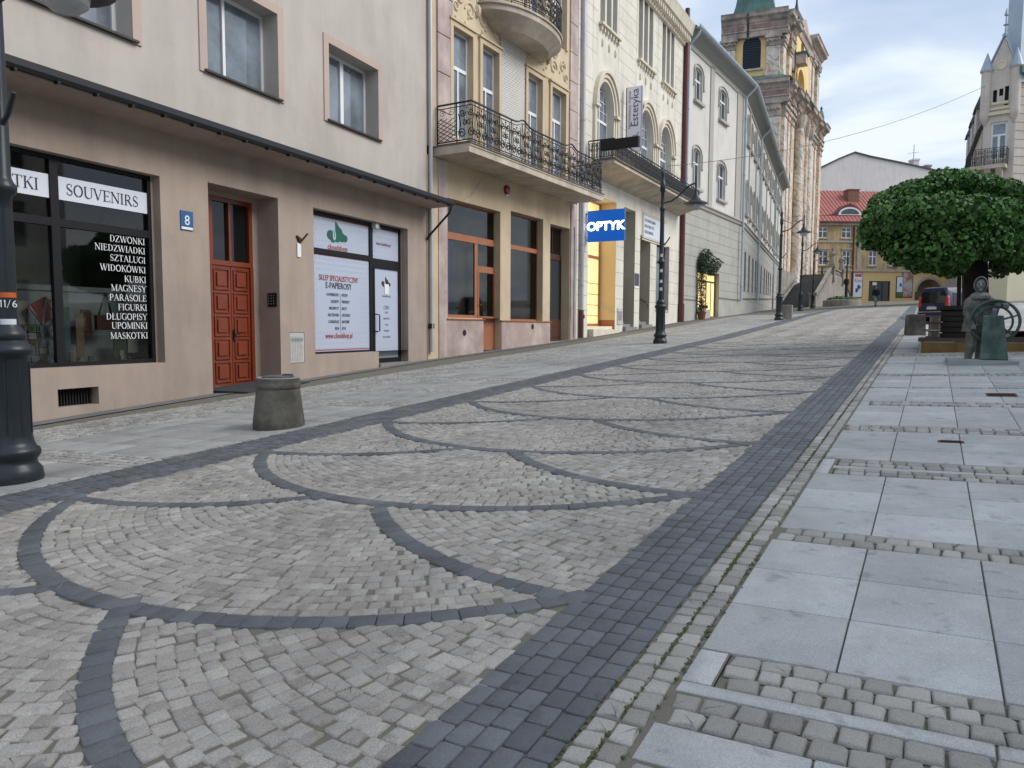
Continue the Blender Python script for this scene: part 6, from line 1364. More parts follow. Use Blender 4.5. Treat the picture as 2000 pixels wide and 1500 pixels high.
# ------------------------------------------------------------------ church stairs
mat('stair_stone', (.15, .15, .145), .9, var=.15, vs=1, streak=.2); mat('balustrade_stone', (.33, .30, .26), .9, var=.2, vs=.8, bump=.4, stain=.3, streak=.3)
def stairs():
    T = thing('church_staircase', 'double stone staircase with balustrades rising to the church door', 'staircase')
    a = math.radians(9.2); F = FE
    zt = F.gz(14, 2)+3.9
    # near flight: climbs away from the camera along the front, 3.6 m wide
    s = MB(); n = 22; u0, u1 = -1.5, 8.5; d0, d1 = .9, 4.6; zs = F.gz(u0, 2.5)
    for i in range(n):
        a0 = u0+(u1-u0)*i/n; s.fb(F, a0, u1+.4, d0, d1, zs-.5, zs+(zt-zs)*(i+1)/n)
    s.build('near_flight', MAT['stair_stone'], T)
    MB().fb(F, 8.9, 15.5, .9, d1, 2, zt).build('landing', MAT['stair_stone'], T)
    s = MB()
    for i in range(n): a0 = 15.5+10*(i)/n; s.fb(F, 15.45, a0+10/n, d0, d1, 2, zt-(zt-F.gz(25, 2.5))*i/n)
    s.build('far_flight', MAT['stair_stone'], T)
    # left side wall of the near flight (below the church wall) and its coping
    w = MB(); w.prism([F.w(u0-1.8, -.4, 2.), F.w(u0-1.8, d0, 2), F.w(u1, d0, 2), F.w(u1, -.4, 2)], [F.w(u0-1.8, -.4, zt-.2), F.w(u0-1.8, d0, zt-.2), F.w(u1, d0, zt), F.w(u1, -.4, zt)]); w.build('side_wall', MAT['balustrade_stone'], T)
    # balustrades
    def bal(ua, ub, za, zb_, d, nm='balustrade'):
        b = MB(); h = 1.0
        for (z0, z1, w_) in ((0, .16, .17), (h-.16, h, .2)):
            b.hexa([F.w(ua, d-w_, za+z0), F.w(ub, d-w_, zb_+z0), F.w(ub, d+w_, zb_+z0), F.w(ua, d+w_, za+z0), F.w(ua, d-w_, za+z1), F.w(ub, d-w_, zb_+z1), F.w(ub, d+w_, zb_+z1), F.w(ua, d+w_, za+z1)])
        n_ = int(abs(ub-ua)/.42)
        for i in range(n_):
            f = (i+.5)/n_; u = ua+(ub-ua)*f; z = za+(zb_-za)*f; p = F.w(u, d, z+.14); b.lathe(p, [(.1, 0), (.06, .1), (.13, .28), (.06, .55), (.1, .72)], 8, cap=False)
        return b.build(nm, MAT['balustrade_stone'], T)
    bal(u0, u1, zs+.15, zt, d1+.1); bal(8.9, 15.5, zt, zt, d1+.1); bal(15.5, 25, zt, F.gz(25, 4)+.15, d1+.1)
    bal(u0-1.4, u1, zs+.1, zt, d0-.0)
    w = MB()
    w.hexa([F.w(u0, d1, 1.5), F.w(u1, d1, 1.5), F.w(u1, d1+.35, 1.5), F.w(u0, d1+.35, 1.5), F.w(u0, d1, zs+.1), F.w(u1, d1, zt), F.w(u1, d1+.35, zt), F.w(u0, d1+.35, zs+.1)])
    w.fb(F, u1, 15.5, d1, d1+.35, 1.5, zt); w.hexa([F.w(15.5, d1, 1.5), F.w(25, d1, 1.5), F.w(25, d1+.35, 1.5), F.w(15.5, d1+.35, 1.5), F.w(15.5, d1, zt), F.w(25, d1, F.gz(25, 4)+.1), F.w(25, d1+.35, F.gz(25, 4)+.1), F.w(15.5, d1+.35, zt)]); w.build('parapet_wall', MAT['balustrade_stone'], T)
    for u, z in ((u0-.3, zs), (u1+.2, zt-.6), (15.6, zt-.6)):
        p = MB(); p.fb(F, u-.35, u+.35, d1-.2, d1+.55, z-.4, z+1.5); p.fb(F, u-.45, u+.45, d1-.3, d1+.65, z+1.5, z+1.75); p.fb(F, u-.42, u+.42, d1-.27, d1+.62, z-.4, z+.2); p.build('pedestal', MAT['balustrade_stone'], T)
    # saints on pedestals: rough weathered figures
    for i, (u, z, lb) in enumerate(((u1+.2, zt+1.15, 'weathered stone saint on the balustrade, nearer one of the pair'), (15.6, zt+1.15, 'weathered stone saint on the balustrade, farther one of the pair'))):
        q = F.w(u, d1+.17, z); b = MB(); b.lathe(q, [(.42, 0), (.44, .2), (.34, .8), (.30, 1.3), (.40, 1.55), (.30, 1.8), (.1, 1.9), (.16, 2.05), (.17, 2.2), (.1, 2.36), (.02, 2.4)], 12, sy=.8); b.tube([(q[0]+.3, q[1], q[2]+1.6), (q[0]+.6, q[1]-.2, q[2]+1.5), (q[0]+.5, q[1]-.3, q[2]+2.0)], [.12, .09, .06], 6); b.tube([(q[0]-.3, q[1], q[2]+1.6), (q[0]-.45, q[1]-.2, q[2]+1.2), (q[0]-.1, q[1]-.4, q[2]+1.25)], [.12, .09, .07], 6)
        o = b.build('saint_statue', MAT['balustrade_stone'], smooth=True, ang=50); m = o.modifiers.new('r', 'REMESH'); m.mode = 'VOXEL'; m.voxel_size = .06; tag(o, lb, 'statue', 'saints on the church stairs')
    ir = MB()
    for k in range(12): ir.tube([F.w(8.9+k*.2, d1-1.2-.02*k, zt), F.w(8.9+k*.2, d1-1.2-.02*k, zt+1.1)], .02, 4)
    ir.tube([F.w(8.9, d1-1.2, zt+1.1), F.w(11.2, d1-1.4, zt+1.1)], .025, 4); ir.build('iron_handrail', MAT['iron'], T)
stairs()
# ------------------------------------------------------------------ far side of the square
mat('far_yellow', (.56, .42, .24), .9, var=.12, vs=.4, stain=.35, streak=.35, bump=.3, bs=20); mat('far_yellow_low', (.66, .47, .23), .9, var=.04); mat('red_roof', (.40, .13, .11), .6, var=.1, vs=.6, streak=.12); mat('gable_pink', (.72, .67, .64), .9, var=.05, vs=.2, stain=.06, streak=.08); mat('chimney_brick', (.22, .12, .09), .9, var=.3, vs=4); mat('far_trim', (.44, .38, .30), .9, var=.15, stain=.25)
def facing(D, px0, vpx=None, skew=0):
    """vertical plane through the point at depth D under px0, square to the view plus skew (degrees)"""
    P = dpt(px0, 640, D); a = math.atan2(rt[1], rt[0])+math.radians(skew); F = Fac(P[:2], (math.cos(a), math.sin(a))); F.N = np.array([F.D[1], -F.D[0]]); return F
HY = tag(empty('red_roofed_house'), 'old yellow house with a red metal roof closing the far end of the square', 'building')
def far_house():
    F = facing(118, 1596, skew=4); X = lambda px, py=560: F.u(px, py)
    u0, u1 = X(1560), X(1862); z0 = F.gz(X(1700))-.5; zl = F.z(1700, 530); zt = F.z(1650, 434)
    op = [(X(1697), X(1739), F.z(1718, 588), F.z(1718, 549), .3)]
    ar = (X(1786, 580), X(1842, 580), z0, F.z(1815, 541), 3.5, (X(1842, 580)-X(1786, 580))*.5)
    dk = (X(1640, 580), X(1657, 580), z0, F.z(1650, 552), .5, .6)
    b = MB(); wall(b, F, u0, u1, z0-1, zl, op+[(ar[0], ar[1]-.01, *ar[2:]), dk]); b.build('ground_floor_wall', MAT['far_yellow_low'], HY)
    ws = []
    for px in (1607.5, 1653.5, 1705, 1745, 1790): ws.append((X(px-9.5, 450), X(px+9.5, 450), F.z(1653, 465), F.z(1653, 444), .15)); ws.append((X(px-8, 500), X(px+8, 500), F.z(1652, 518), F.z(1652, 489), .15))
    b = MB(); wall(b, F, u0, u1, zl, zt, ws); b.build('upper_wall', MAT['far_yellow'], HY)
    body(F, u0, u1, -9, z0, zt-.1, MAT['room_dark'], HY, 'rear_body', d0=-3.6)
    for w in ws: window(F, *w[:4], -.12, MAT['white_frame'], MAT['pane'], HY, fr=.12, mull=[(.5, .14)], trans=[(.6, .12)])
    tr = MB(); tr.fb(F, u0, u1, -.01, .22, zl-.05, zl+.3); tr.fb(F, u0, u1, -.01, .15, F.z(1653, 474), F.z(1653, 470)); tr.fb(F, u0, u1, -.01, .4, zt-.5, zt)
    for px in (1675, 1768): tr.fb(F, X(px-4), X(px+4), -.01, .15, zl+.3, zt-.5)
    tr.build('string_courses', MAT['far_trim'], HY)
    s = MB()
    for w in ws: s.fb(F, w[0]-.2, w[1]+.2, -.01, .2, w[2]-.2, w[2]-.02); s.fb(F, w[0]-.25, w[1]+.25, -.01, .15, w[3]+.1, w[3]+.3)
    s.build('window_surrounds', MAT['far_trim'], HY)
    window(F, *op[0][:4], -.25, MAT['black_frame'], MAT['pane_dark'], HY, fr=.1, mull=[(.33, .1), (.66, .1)], name='shop_front')
    MB().fb(F, X(1705), X(1713), -.2, -.15, F.z(1710, 557), F.z(1710, 551)).build('notice', MAT['letters_white'], HY)
    zr = F.z(1700, 380); r = MB(); r.uprism(F, [(.6, zt-.05), (.6, zt+.1), (-7.5, F.z(1700, 374, -7.5)), (-8, F.z(1700, 374, -7.5)), (-8, zt-.05)], u0, u1); rf = r.build('roof', MAT['red_roof'], HY)
    sm = MB(); u = u0+.3
    zA, zB_ = zt+.12, F.z(1700, 374, -7.5)+.03
    while u < u1: sm.hexa([F.w(u, .6, zA), F.w(u+.05, .6, zA), F.w(u+.05, -7.5, zB_), F.w(u, -7.5, zB_), F.w(u, .6, zA+.07), F.w(u+.05, .6, zA+.07), F.w(u+.05, -7.5, zB_+.07), F.w(u, -7.5, zB_+.07)]); u += .62
    sm.build('roof_seams', MAT['red_roof'], rf); MB().fb(F, u0, u1, .6, .75, zt-.15, zt+.05).build('gutter', MAT['red_pipe'], rf)
    # eyebrow dormer and skylights
    cu_, zz = F.uz(1659, 421, -.8); k = 16; e = MB(); P = [(cu_-5.0, zz-.1)]+[(cu_-5+10*i/k, zz+1.9*math.exp(-((i-k/2)/(k*.19))**2)) for i in range(1, k)]+[(cu_+5.0, zz-.1)]; e.fprism(F, P, -5, -.7); dm = e.build('dormer', MAT['red_pipe'], HY)
    g = MB(); g.fprism(F, [(cu_-1.9, zz+.05), (cu_+1.9, zz+.05)]+[(cu_+1.9*math.cos(math.pi*i/10), zz+.05+1.25*math.sin(math.pi*i/10)) for i in range(1, 10)], -.72, -.64); g.build('dormer_frame', MAT['white_frame'], dm); g = MB(); g.fprism(F, [(cu_-1.5, zz+.2), (cu_+1.5, zz+.2)]+[(cu_+1.5*math.cos(math.pi*i/10), zz+.2+.85*math.sin(math.pi*i/10)) for i in range(1, 10)], -.66, -.6); g.build('dormer_glass', MAT['pane'], dm)
    for px in (1617, 1646):
        f = lambda d: zA+(zB_-zA)*(.6-d)/8.1; uu = X(px, 400); q = MB(); q.hexa([F.w(uu-.7, -2.6, f(-2.6)+.1), F.w(uu+.7, -2.6, f(-2.6)+.1), F.w(uu+.7, -3.8, f(-3.8)+.1), F.w(uu-.7, -3.8, f(-3.8)+.1), F.w(uu-.7, -2.6, f(-2.6)+.28), F.w(uu+.7, -2.6, f(-2.6)+.28), F.w(uu+.7, -3.8, f(-3.8)+.28), F.w(uu-.7, -3.8, f(-3.8)+.28)]); q
    c = MB(); uu = X(1696, 385); c.fb(F, uu-.9, uu+.9, -6, -4.4, zt, F.z(1696, 373, -5)); c.fb(F, uu-1.0, uu+1.0, -6.1, -4.3, F.z(1696, 373, -5), F.z(1696, 371, -5)); c.build('chimney', MAT['chimney_brick'], HY)
    MB().tube([F.w(X(1665.5, 500), .15, zt), F.w(X(1665.5, 500), .15, z0+.5)], .13, 6).build('drainpipe', MAT['red_pipe'], HY)
    # archway back wall
    MB().quad(F.w(ar[0], -3.4, z0), F.w(ar[1], -3.4, z0), F.w(ar[1], -3.4, ar[3]), F.w(ar[0], -3.4, ar[3])).build('archway_back', MAT['grey_reveal'], HY, recalc=False)
    a = MB(); kk = 14; R_ = (ar[1]-ar[0])/2; cu2 = (ar[0]+ar[1])/2
    for i in range(kk):
        P = lambda t, q: (cu2-(R_+q)*math.cos(t), ar[3]-ar[5]+(ar[5]+q)*math.sin(t)); t0, t1 = math.pi*i/kk, math.pi*(i+1)/kk; a.fprism(F, [P(t0, -.35), P(t1, -.35), P(t1, .05), P(t0, .05)], -.3, .02)
    a.build('arch_ring', MAT['grey_reveal'], HY)
    # banners and posters
    for nm, lb, p0, p1, q0, q1, spec in (('banner', 'tall white banner with a red top and blue figure, left of the far shop door', 1666, 1683, 580, 534, 0), ('poster', 'narrow white poster with green foot under the tree at the far house', 1751, 1762, 580, 541, 1), ('poster', 'wide mountain picture poster beside the archway of the far house', 1763, 1781, 580, 531, 2)):
        t = thing(nm, lb, nm); a, c = X(p0), X(p1); z_, zz_ = F.z((p0+p1)/2, q0), F.z((p0+p1)/2, q1); MB().fb(F, a-.1, c+.1, .01, .08, z_-.1, zz_+.1).build('frame', MAT['red_pipe' if spec == 0 else 'dark'], t); MB().fb(F, a, c, .08, .1, z_, zz_).build('sheet', MAT['sign_white'] if spec != 2 else MAT['poster_mix'], t); H_ = zz_-z_
        if spec == 0:
            MB().fb(F, a+.2, c-.1, .1, .11, zz_-.55, zz_-.1).build('red_header', MAT['ink_red'], t); MB().ball(F.w((a+c)/2, .1, z_+H_*.42), .45, 10, (1, .06, .8)).ball(F.w((a+c)/2-.3, .1, z_+H_*.28), .35, 10, (1, .06, 1)).build('picture', MAT['enamel_blue'], t, smooth=True); text('Kino', .9, F, a+.15, zz_-1.4, .11, MAT['ink_red'], t, sx=.75)
        if spec == 1: MB().fb(F, a, c, .1, .11, z_, z_+H_*.25).build('green_foot', MAT['it_green'], t); MB().ball(F.w((a+c)/2, .1, z_+H_*.6), .3, 8, (1, .06, 1)).build('logo', MAT['enamel_blue'], t)
mat('poster_mix', (.5, .5, .5), .6, col2=(.30, .10, .06), vs=.9, var=.2)
far_house()
# lamp-like dark shop figure at the far house is left of its door; behind: grey-pink gable wall with chimneys
HG = tag(empty('gable_house'), 'tall windowless pinkish gable wall rising behind the red roofed house', 'building')
def gable():
    F = facing(150, 1598, skew=2); X = lambda px, py=330: F.uz(px, py)
    z0 = 4
    pts = [(F.u(1560), z0), X(1560, 348), X(1603, 329), X(1637, 312), X(1669, 299), X(1699, 307), X(1768, 321), X(1830, 335), X(1868, 343), (F.u(1868), z0)]
    MB().fprism(F, pts, -14, 0).build('wall', MAT['gable_pink'], HG)
    e = MB(); t = pts[1:-1]
    for (a, za), (c, zc) in zip(t, t[1:]): e.hexa([F.w(a, -14, za), F.w(c, -14, zc), F.w(c, .25, zc), F.w(a, .25, za), F.w(a, -14, za+.3), F.w(c, -14, zc+.3), F.w(c, .25, zc+.3), F.w(a, .25, za+.3)])
    e.build('roof_edge', MAT['roof_dark'], HG)
    for i, (p0, p1, q0, q1) in enumerate(((1797, 1808, 331, 308), (1768, 1784, 325, 320), (1813, 1822, 335, 325), (1822, 1832, 337, 320))):
        a, c = F.u(p0, q0), F.u(p1, q0); m = MB(); m.fb(F, a, c, -4, -2.4, F.z(p0, q0)-2, F.z(p0, q1)); m.fb(F, a-.15, c+.15, -4.1, -2.3, F.z(p0, q1), F.z(p0, q1)+.35); m.build('chimney', MAT['gable_pink' if i == 0 else 'weathered_stone'], HG)
    u, z = X(1801, 308); MB().tube([F.w(u, -3, z-1), F.w(u, -3, z+3.3)], .05, 4).tube([F.w(u-1.3, -3, z+1.5), F.w(u+1.0, -3, z+1.8)], .03, 4).build('aerial', MAT['dark'], HG)
gable()
HB = tag(empty('low_grey_house'), 'low grey-lilac house mostly hidden behind the tree, right of the archway', 'building')
def lowgrey():
    F = facing(113, 1862, skew=8); a, c = F.u(1862), F.u(1990); z0 = F.gz(a)-1; zt = F.z(1850, 352)
    b = MB(); wall(b, F, a, c, z0, zt, [(F.u(1890), F.u(1905), z0+1, F.z(1890, 545), .3)]); b.build('wall', MAT['lilac_wall'], HB); MB().fb(F, a+.3, c, -2.5, -.4, z0, zt).build('rear_body', MAT['lilac_wall'], HB)
    MB().uprism(F, [(.7, zt-.1), (.7, zt+.1), (-2.4, zt+.9), (-2.4, zt)], a-.6, c).build('roof', MAT['roof_dark'], HB); MB().tube([F.w(a-.6, .75, zt-.05), F.w(c, .75, zt)], .12, 6).tube([F.w(a-.55, .7, zt-.1), F.w(a+.2, .2, zt-1.3), F.w(a+.2, .12, z0)], .09, 6).build('gutter', MAT['dark'], HB)
mat('lilac_wall', (.42, .38, .38), .9, var=.06, vs=.5, streak=.1)
lowgrey()
# ------------------------------------------------------------------ corner house on the right with pointed gable
mat('castle_wall', (.60, .53, .47), .9, var=.06, vs=.8, stain=.1, streak=.12, bump=.2, bs=40); mat('castle_low', (.66, .60, .44), .9, var=.04, vs=.5, streak=.05); mat('spire', (.34, .40, .47), .5, metal=.15, var=.1, vs=.6)
HC = tag(empty('corner_mansion'), 'pale corner mansion with a pointed gable, small turrets and an iron balcony above the tree', 'building')
def castle():
    D = 55.0; A = dpt(1923, 200, D+.9); B = dpt(1986, 190, D-.4)
    FA = Fac(A[:2], B[:2]-A[:2]); LA = float(np.hypot(*(B-A)[:2])); FA.N = np.array([FA.D[1], -FA.D[0]])
    dr = np.array([math.sin(math.radians(58)), math.cos(math.radians(58))]); FR = Fac(B[:2], dr); FR.N = np.array([FR.D[1], -FR.D[0]])     # right wall, runs away to the right
    dl = dpt(1886, 300, 74)[:2]-A[:2]; dl = dl/np.hypot(*dl); FL = Fac(A[:2], dl); FL.N = np.array([-FL.D[1], FL.D[0]])        # left wall, receding
    z0 = gz(A[0], A[1])-1; zc = FA.z(1950, 222); zt = FA.z(1960, 135); zap = FA.z(1959, 72)
    # gable bay
    wn_ = (FA.u(1934, 270), FA.u(1967, 270), FA.z(1950, 312), FA.z(1950, 238), .2)
    sl = [(FA.u(p, 190)-.13, FA.u(p, 190)+.13, FA.z(p, 205 if p != 1955 else 187), FA.z(p, 176 if p != 1955 else 173)+(.3 if p == 1966 else 0), .15) for p in (1943, 1955, 1966)]
    b = MB(); wall(b, FA, 0, LA, z0, zt, [wn_]+sl); b.build('bay_wall', MAT['castle_wall'], HC)
    g = MB(); g.fprism(FA, [(.12, zt), (LA-.12, zt), (LA*.54, zap)], -.5, 0); g.build('gable', MAT['castle_wall'], HC); g = MB()
    for (x0, y0, x1, y1) in ((.05, zt-.05, LA*.54, zap+.1), (LA-.05, zt-.05, LA*.54, zap+.1)): g.hexa([FA.w(x0, -.5, y0), FA.w(x0, .12, y0), FA.w(x1, .12, y1), FA.w(x1, -.5, y1), FA.w(x0, -.5, y0+.2), FA.w(x0, .12, y0+.2), FA.w(x1, .12, y1+.2), FA.w(x1, -.5, y1+.2)])
    g.build('gable_coping', MAT['spire'], HC)
    u, z = FA.uz(1957, 127); r = MB(); r.lathe(FA.w(u, .0, z), [(.34, 0), (.34, .06), (.24, .07), (.22, .03), (.002, .03)], 14, ax=(FA.N[0], FA.N[1], 0)); r.build('rosette', MAT['castle_low'], HC)
    f = MB(); u = LA*.54; f.lathe(FA.w(u, -.2, zap), [(.18, 0), (.22, .2), (.08, .35), (.06, .8), (.2, .9), (.06, 1.0), (.05, 1.5), (.16, 1.6), (.02, 2.1)], 8); f.build('finial', MAT['spire'], HC)
    for uu in (.05, LA-.1):
        tb, tt = FA.z(1928, 225), FA.z(1928, 143); t = MB(); p = FA.w(uu, .0, 0); t.lathe((p[0], p[1], tb-.8), [(.06, 0), (.3, .5), (.36, .8), (.34, .9), (.34, tt-tb+.8), (.42, tt-tb+.85), (.42, tt-tb+.95)], 12); t.build('turret', MAT['castle_wall'], HC, smooth=True); t = MB(); t.lathe((p[0], p[1], tt+.12), [(.46, 0), (.3, .5), (.02, 1.35)], 12); t.build('turret_cap', MAT['spire'], HC)
    cn = MB(); cn.fb(FA, -.1, LA+.1, -.01, .22, zc-.1, zc+.12); cn.fb(FA, .3, LA-.3, -.01, .12, zc+.3, zc+.42)
    for i in range(5): cn.ball(FA.w(.6+i*(LA-1.2)/4, .05, zc+.75), .16, 6, (1.2, .5, .8))
    cn.build('bay_cornice', MAT['castle_low'], HC)
    window(FA, *wn_[:4], -.15, MAT['white_frame'], MAT['pane_sky_tint'], HC, fr=.14, mull=[(.5, .16, 0, .66)], trans=[(.66, .14)])
    MB().fb(FA, .1, LA-.1, -1.2, -.3, z0, zt).build('bay_core', MAT['room_dark'], HC)
    # balcony around the corner
    zb = FA.z(1940, 333); bl = MB(); pts = [FA.w(LA-.35, .0, 0), FA.w(LA-.35, 1.0, 0), FA.w(-.6, 1.0, 0), FL.w(2.6, .9, 0), FL.w(2.6, 0, 0)]
    bl.prism([(p[0], p[1], zb) for p in pts], [(p[0], p[1], zb+.28) for p in pts]); bal = bl.build('balcony', MAT['balcony_concrete'], HC)
    class PF:
        def w(s, u, d, z): return (u, d, z)
    ornate_rail(PF(), [(p[0], p[1]) for p in pts], zb+.32, 1.15, bal, MAT['iron'], panel=.6, style='bars'); c = MB(); c.uprism(FA, [(0, zb-1.3), (.3, zb-1.1), (.45, zb-.5), (.95, zb-.02), (0, zb-.02)], LA-1.0, LA-.6).uprism(FA, [(0, zb-1.3), (.3, zb-1.1), (.45, zb-.5), (.95, zb-.02), (0, zb-.02)], .3, .7); c.build('bracket', MAT['castle_wall'], bal)
    # right wall with rustication, plain cream ground floor
    zr = FR.z(1995, 146); zg = FA.z(1960, 455); b = MB(); b.fb(FR, 0, 14, -2.5, 0, zg, zr); SW5 = b.build('side_wall', MAT['castle_wall'], HC); b = MB(); b.fb(FR, 0.01, 14, -2.5, .02, z0-1, zg); b.fb(FA, 0.5, LA, -1, .03, z0-1, zg); b.build('ground_floor_wall', MAT['castle_low'], HC)
    j = MB(); z = zg+.6
    while z < zr: j.fb(FR, .02, 14, -.01, .012, z, z+.04); z += .62
    merge(SW5, j.build('wall_joints', MAT['joint_warm'], HC)); MB().fb(FR, -.1, 14, -.3, .5, zr, zr+.5).build('cornice', MAT['copper'], HC)
    r = MB(); a = FR.w(-.3, -.3, zr+.5); k = FR.w(14, -.3, zr+.5); r.prism([FR.w(-.1, .2, zr-.6), FR.w(14, .2, zr+.5), FR.w(14, -4, zr+.5), FR.w(-.1, -1.2, zr-.6)], [FR.w(1.6, -1.6, zr+11), FR.w(4, -1.6, zr+11), FR.w(4, -3, zr+11), FR.w(1.6, -3, zr+11)]); r.build('spire_roof', MAT['spire'], HC)
    # left wall: mansard and dormers receding
    b = MB(); zl = FL.z(1905, 330); b.prism([FL.w(.35, .05, z0), FL.w(16, .05, z0), FL.w(16, -2.2, z0), FL.w(.35, -1.9, z0)], [FL.w(.35, .05, zb+3.2), FL.w(16, .05, zb+3.2), FL.w(16, -2.2, zb+3.2), FL.w(.35, -1.9, zb+3.2)]); b.build('left_wall', MAT['castle_wall'], HC)
    m = MB(); m.prism([FL.w(.3, .35, zb+3.2), FL.w(16, .35, zb+3.2), FL.w(16, -2, zb+3.2), FL.w(.3, -2.2, zb+3.2)], [FL.w(.3, -1.6, zb+6.4), FL.w(16, -1.6, zb+6.4), FL.w(16, -2, zb+6.4), FL.w(.3, -2.2, zb+6.4)]); m.build('mansard_roof', MAT['slate'], HC)
    
    for u in (2., 6.5, 11.):
        d = MB(); d.fb(FL, u, u+1.6, -1.2, .35, zb+3.3, zb+5.2); dd_ = d.build('dormer', MAT['castle_wall'], HC); window(FL, u+.3, u+1.3, zb+3.5, zb+4.9, .4, MAT['white_frame'], MAT['pane'], HC, fr=.1, name='dormer_window'); d = MB(); d.prism([FL.w(u-.2, .55, zb+5.2), FL.w(u+1.8, .55, zb+5.2), FL.w(u+1.8, -1.2, zb+5.2), FL.w(u-.2, -1.2, zb+5.2)], [FL.w(u+.75, .1, zb+6.5), FL.w(u+.85, .1, zb+6.5), FL.w(u+.85, -1, zb+6.5), FL.w(u+.75, -1, zb+6.5)]); d.build('dormer_cap', MAT['slate'], HC)
    for u in (1.2, 4.4, 7.6, 10.8): window(FL, u, u+1.0, zb+.5, zb+2.6, .03, MAT['white_frame'], MAT['pane'], HC, fr=.1, mull=[.5], trans=[.65])
    # dark doorway and plaque seen right of the trunk
    MB().fb(FA, .05, .55, -.2, .06, z0, FA.z(1935, 530)).build('dark_doorway', MAT['dark'], HC)
    return FA
mat('joint_warm', (.27, .23, .19), .9)
FA = castle()
# overhead wire from the cream house to the corner mansion
w0 = np.array(F3.w(F3.u(1301, 330)+.2, .02, F3.z(1301, 323))); w1 = np.array(FA.w(.1, .1, FA.z(1922, 168))); pts = []
for i in range(33):
    t = i/32; p = w0+(w1-w0)*t; p[2] -= 1.1*4*t*(1-t)*.9; pts.append(tuple(p))
tag(MB().tube(pts, .014, 5).build('overhead_wire', MAT['iron']), 'thin overhead wire sagging across the street from the cream house to the corner mansion', 'wire')
w2 = np.array(FA.w(1.9, .05, FA.z(1984, 143)))
# ------------------------------------------------------------------ street lamps
mat('lamp_paint', (.014, .021, .027), .42, metal=.15, var=.12, vs=6, bump=.15, bs=40, coat=.1); mat('lamp_glass', (.45, .48, .5), .15, spec=.6); mat('sticker_orange', (.55, .10, .02), .6)
def lamp(loc, rz=0, root=None):
    if root is not None: return dup(root, loc, rz)
    t = empty('street_lamp', (0, 0, 0))
    b = MB(); k = 28
    prof = [(r_*.76, z_) for r_, z_ in [(.30, 0), (.305, .06), (.29, .13), (.25, .17), (.235, .20), (.245, .225), (.275, .25), (.285, .285), (.27, .32), (.235, .34), (.215, .38), (.205, .42)]]
    b.lathe((0, 0, 0), prof, k, cap=True); b.build('plinth', MAT['lamp_paint'], t, smooth=True, ang=50)
    b = MB(); b.lathe((0, 0, .0), [(r_*.76, z_) for r_, z_ in [(.205, .42), (.2, .44), (.198, 1.14), (.21, 1.17), (.245, 1.19), (.26, 1.22), (.25, 1.26), (.2, 1.29), (.17, 1.32), (.185, 1.345), (.19, 1.37), (.175, 1.40), (.14, 1.43), (.12, 1.46)]], k)
    for i in range(8): a = 2*math.pi*i/8; b.tube([(.152*math.cos(a), .152*math.sin(a), .46), (.152*math.cos(a), .152*math.sin(a), 1.12)], .009, 4)
    b.build('pedestal', MAT['lamp_paint'], t, smooth=True, ang=50)
    b = MB(); b.lathe((0, 0, 0), [(.078, 1.44), (.074, 2.5), (.074, 2.62), (.115, 2.66), (.118, 2.72), (.09, 2.76), (.075, 2.80), (.068, 4.3), (.066, 4.36), (.09, 4.4), (.09, 4.45), (.06, 4.5), (.055, 4.95), (.085, 5.0), (.085, 5.28), (.05, 5.34), (.05, 5.5), (.065, 5.56), (.03, 5.66), (.012, 5.85), (.002, 5.87)], 16); b.tube([(.05, 0, 3.25), (.16, 0, 3.33), (.27, 0, 3.50)], .022, 6); b.build('post', MAT['lamp_paint'], t, smooth=True, ang=50)
    b = MB(); arm = [(.05, 0, 4.62), (.3, 0, 4.66), (.55, 0, 4.82), (.75, 0, 5.02), (.95, 0, 5.14), (1.1, 0, 5.16)]; b.tube(arm, .03, 6); b.tube([(.05, 0, 5.2), (.35, 0, 5.08), (.6, 0, 4.95)], .014, 5); b.build('arm', MAT['lamp_paint'], t, smooth=True, ang=60)
    b = MB(); c = (1.1, 0, 0); b.lathe((1.1, 0, 0), [(.012, 5.42), (.03, 5.36), (.032, 4.98), (.05, 4.9), (.055, 4.82), (.09, 4.76), (.14, 4.68), (.17, 4.62), (.36, 4.54), (.38, 4.51), (.36, 4.50), (.17, 4.52)], 24); hd = b.build('lantern', MAT['lamp_paint'], t, smooth=True, ang=50)
    b = MB(); b.lathe((1.1, 0, 0), [(.17, 4.52), (.19, 4.46), (.17, 4.38), (.1, 4.32), (.002, 4.30)], 20, cap=False); b.build('glass_bowl', MAT['lamp_glass'], hd, smooth=True)
    return t
LP0 = lamp((0, 0, 0)); rzl = -TH
L1 = G(31, 940); L2 = G(1289, 671); L3 = G(1521, 625.5); L4 = dpt(1563, 607, 57.5); L5 = dpt(1587, 598, 73)
def put(o, P, lb, rz=rzl): o.location = (P[0], P[1], gz(P[0], P[1])-.01); o.rotation_euler = (0, 0, rz); tag(o, lb, 'street lamp', 'cast iron street lamps along the pavement')
PARTS0 = [ch_ for ch_ in LP0.children if ch_.name.split('.')[0] in ('arm', 'lantern')]
for ch_ in PARTS0: ch_.location.z -= .30
put(LP0, L1, 'nearest dark cast-iron street lamp, cropped at the left edge, with stickers on its post')
for P, lb in ((L2, 'dark cast-iron street lamp in front of the cream house with the blue sign'), (L3, 'dark cast-iron street lamp with a small stone block at its foot'), (L4, 'second farthest cast-iron street lamp, left of the one at the church stairs'), (L5, 'farthest cast-iron street lamp, standing in front of the church staircase')):
    o_ = dup(LP0, (0, 0, 0)); put(o_, P, lb)
    for ch_ in o_.children:
        if ch_.name.split('.')[0] in ('arm', 'lantern'): ch_.location.z = 0
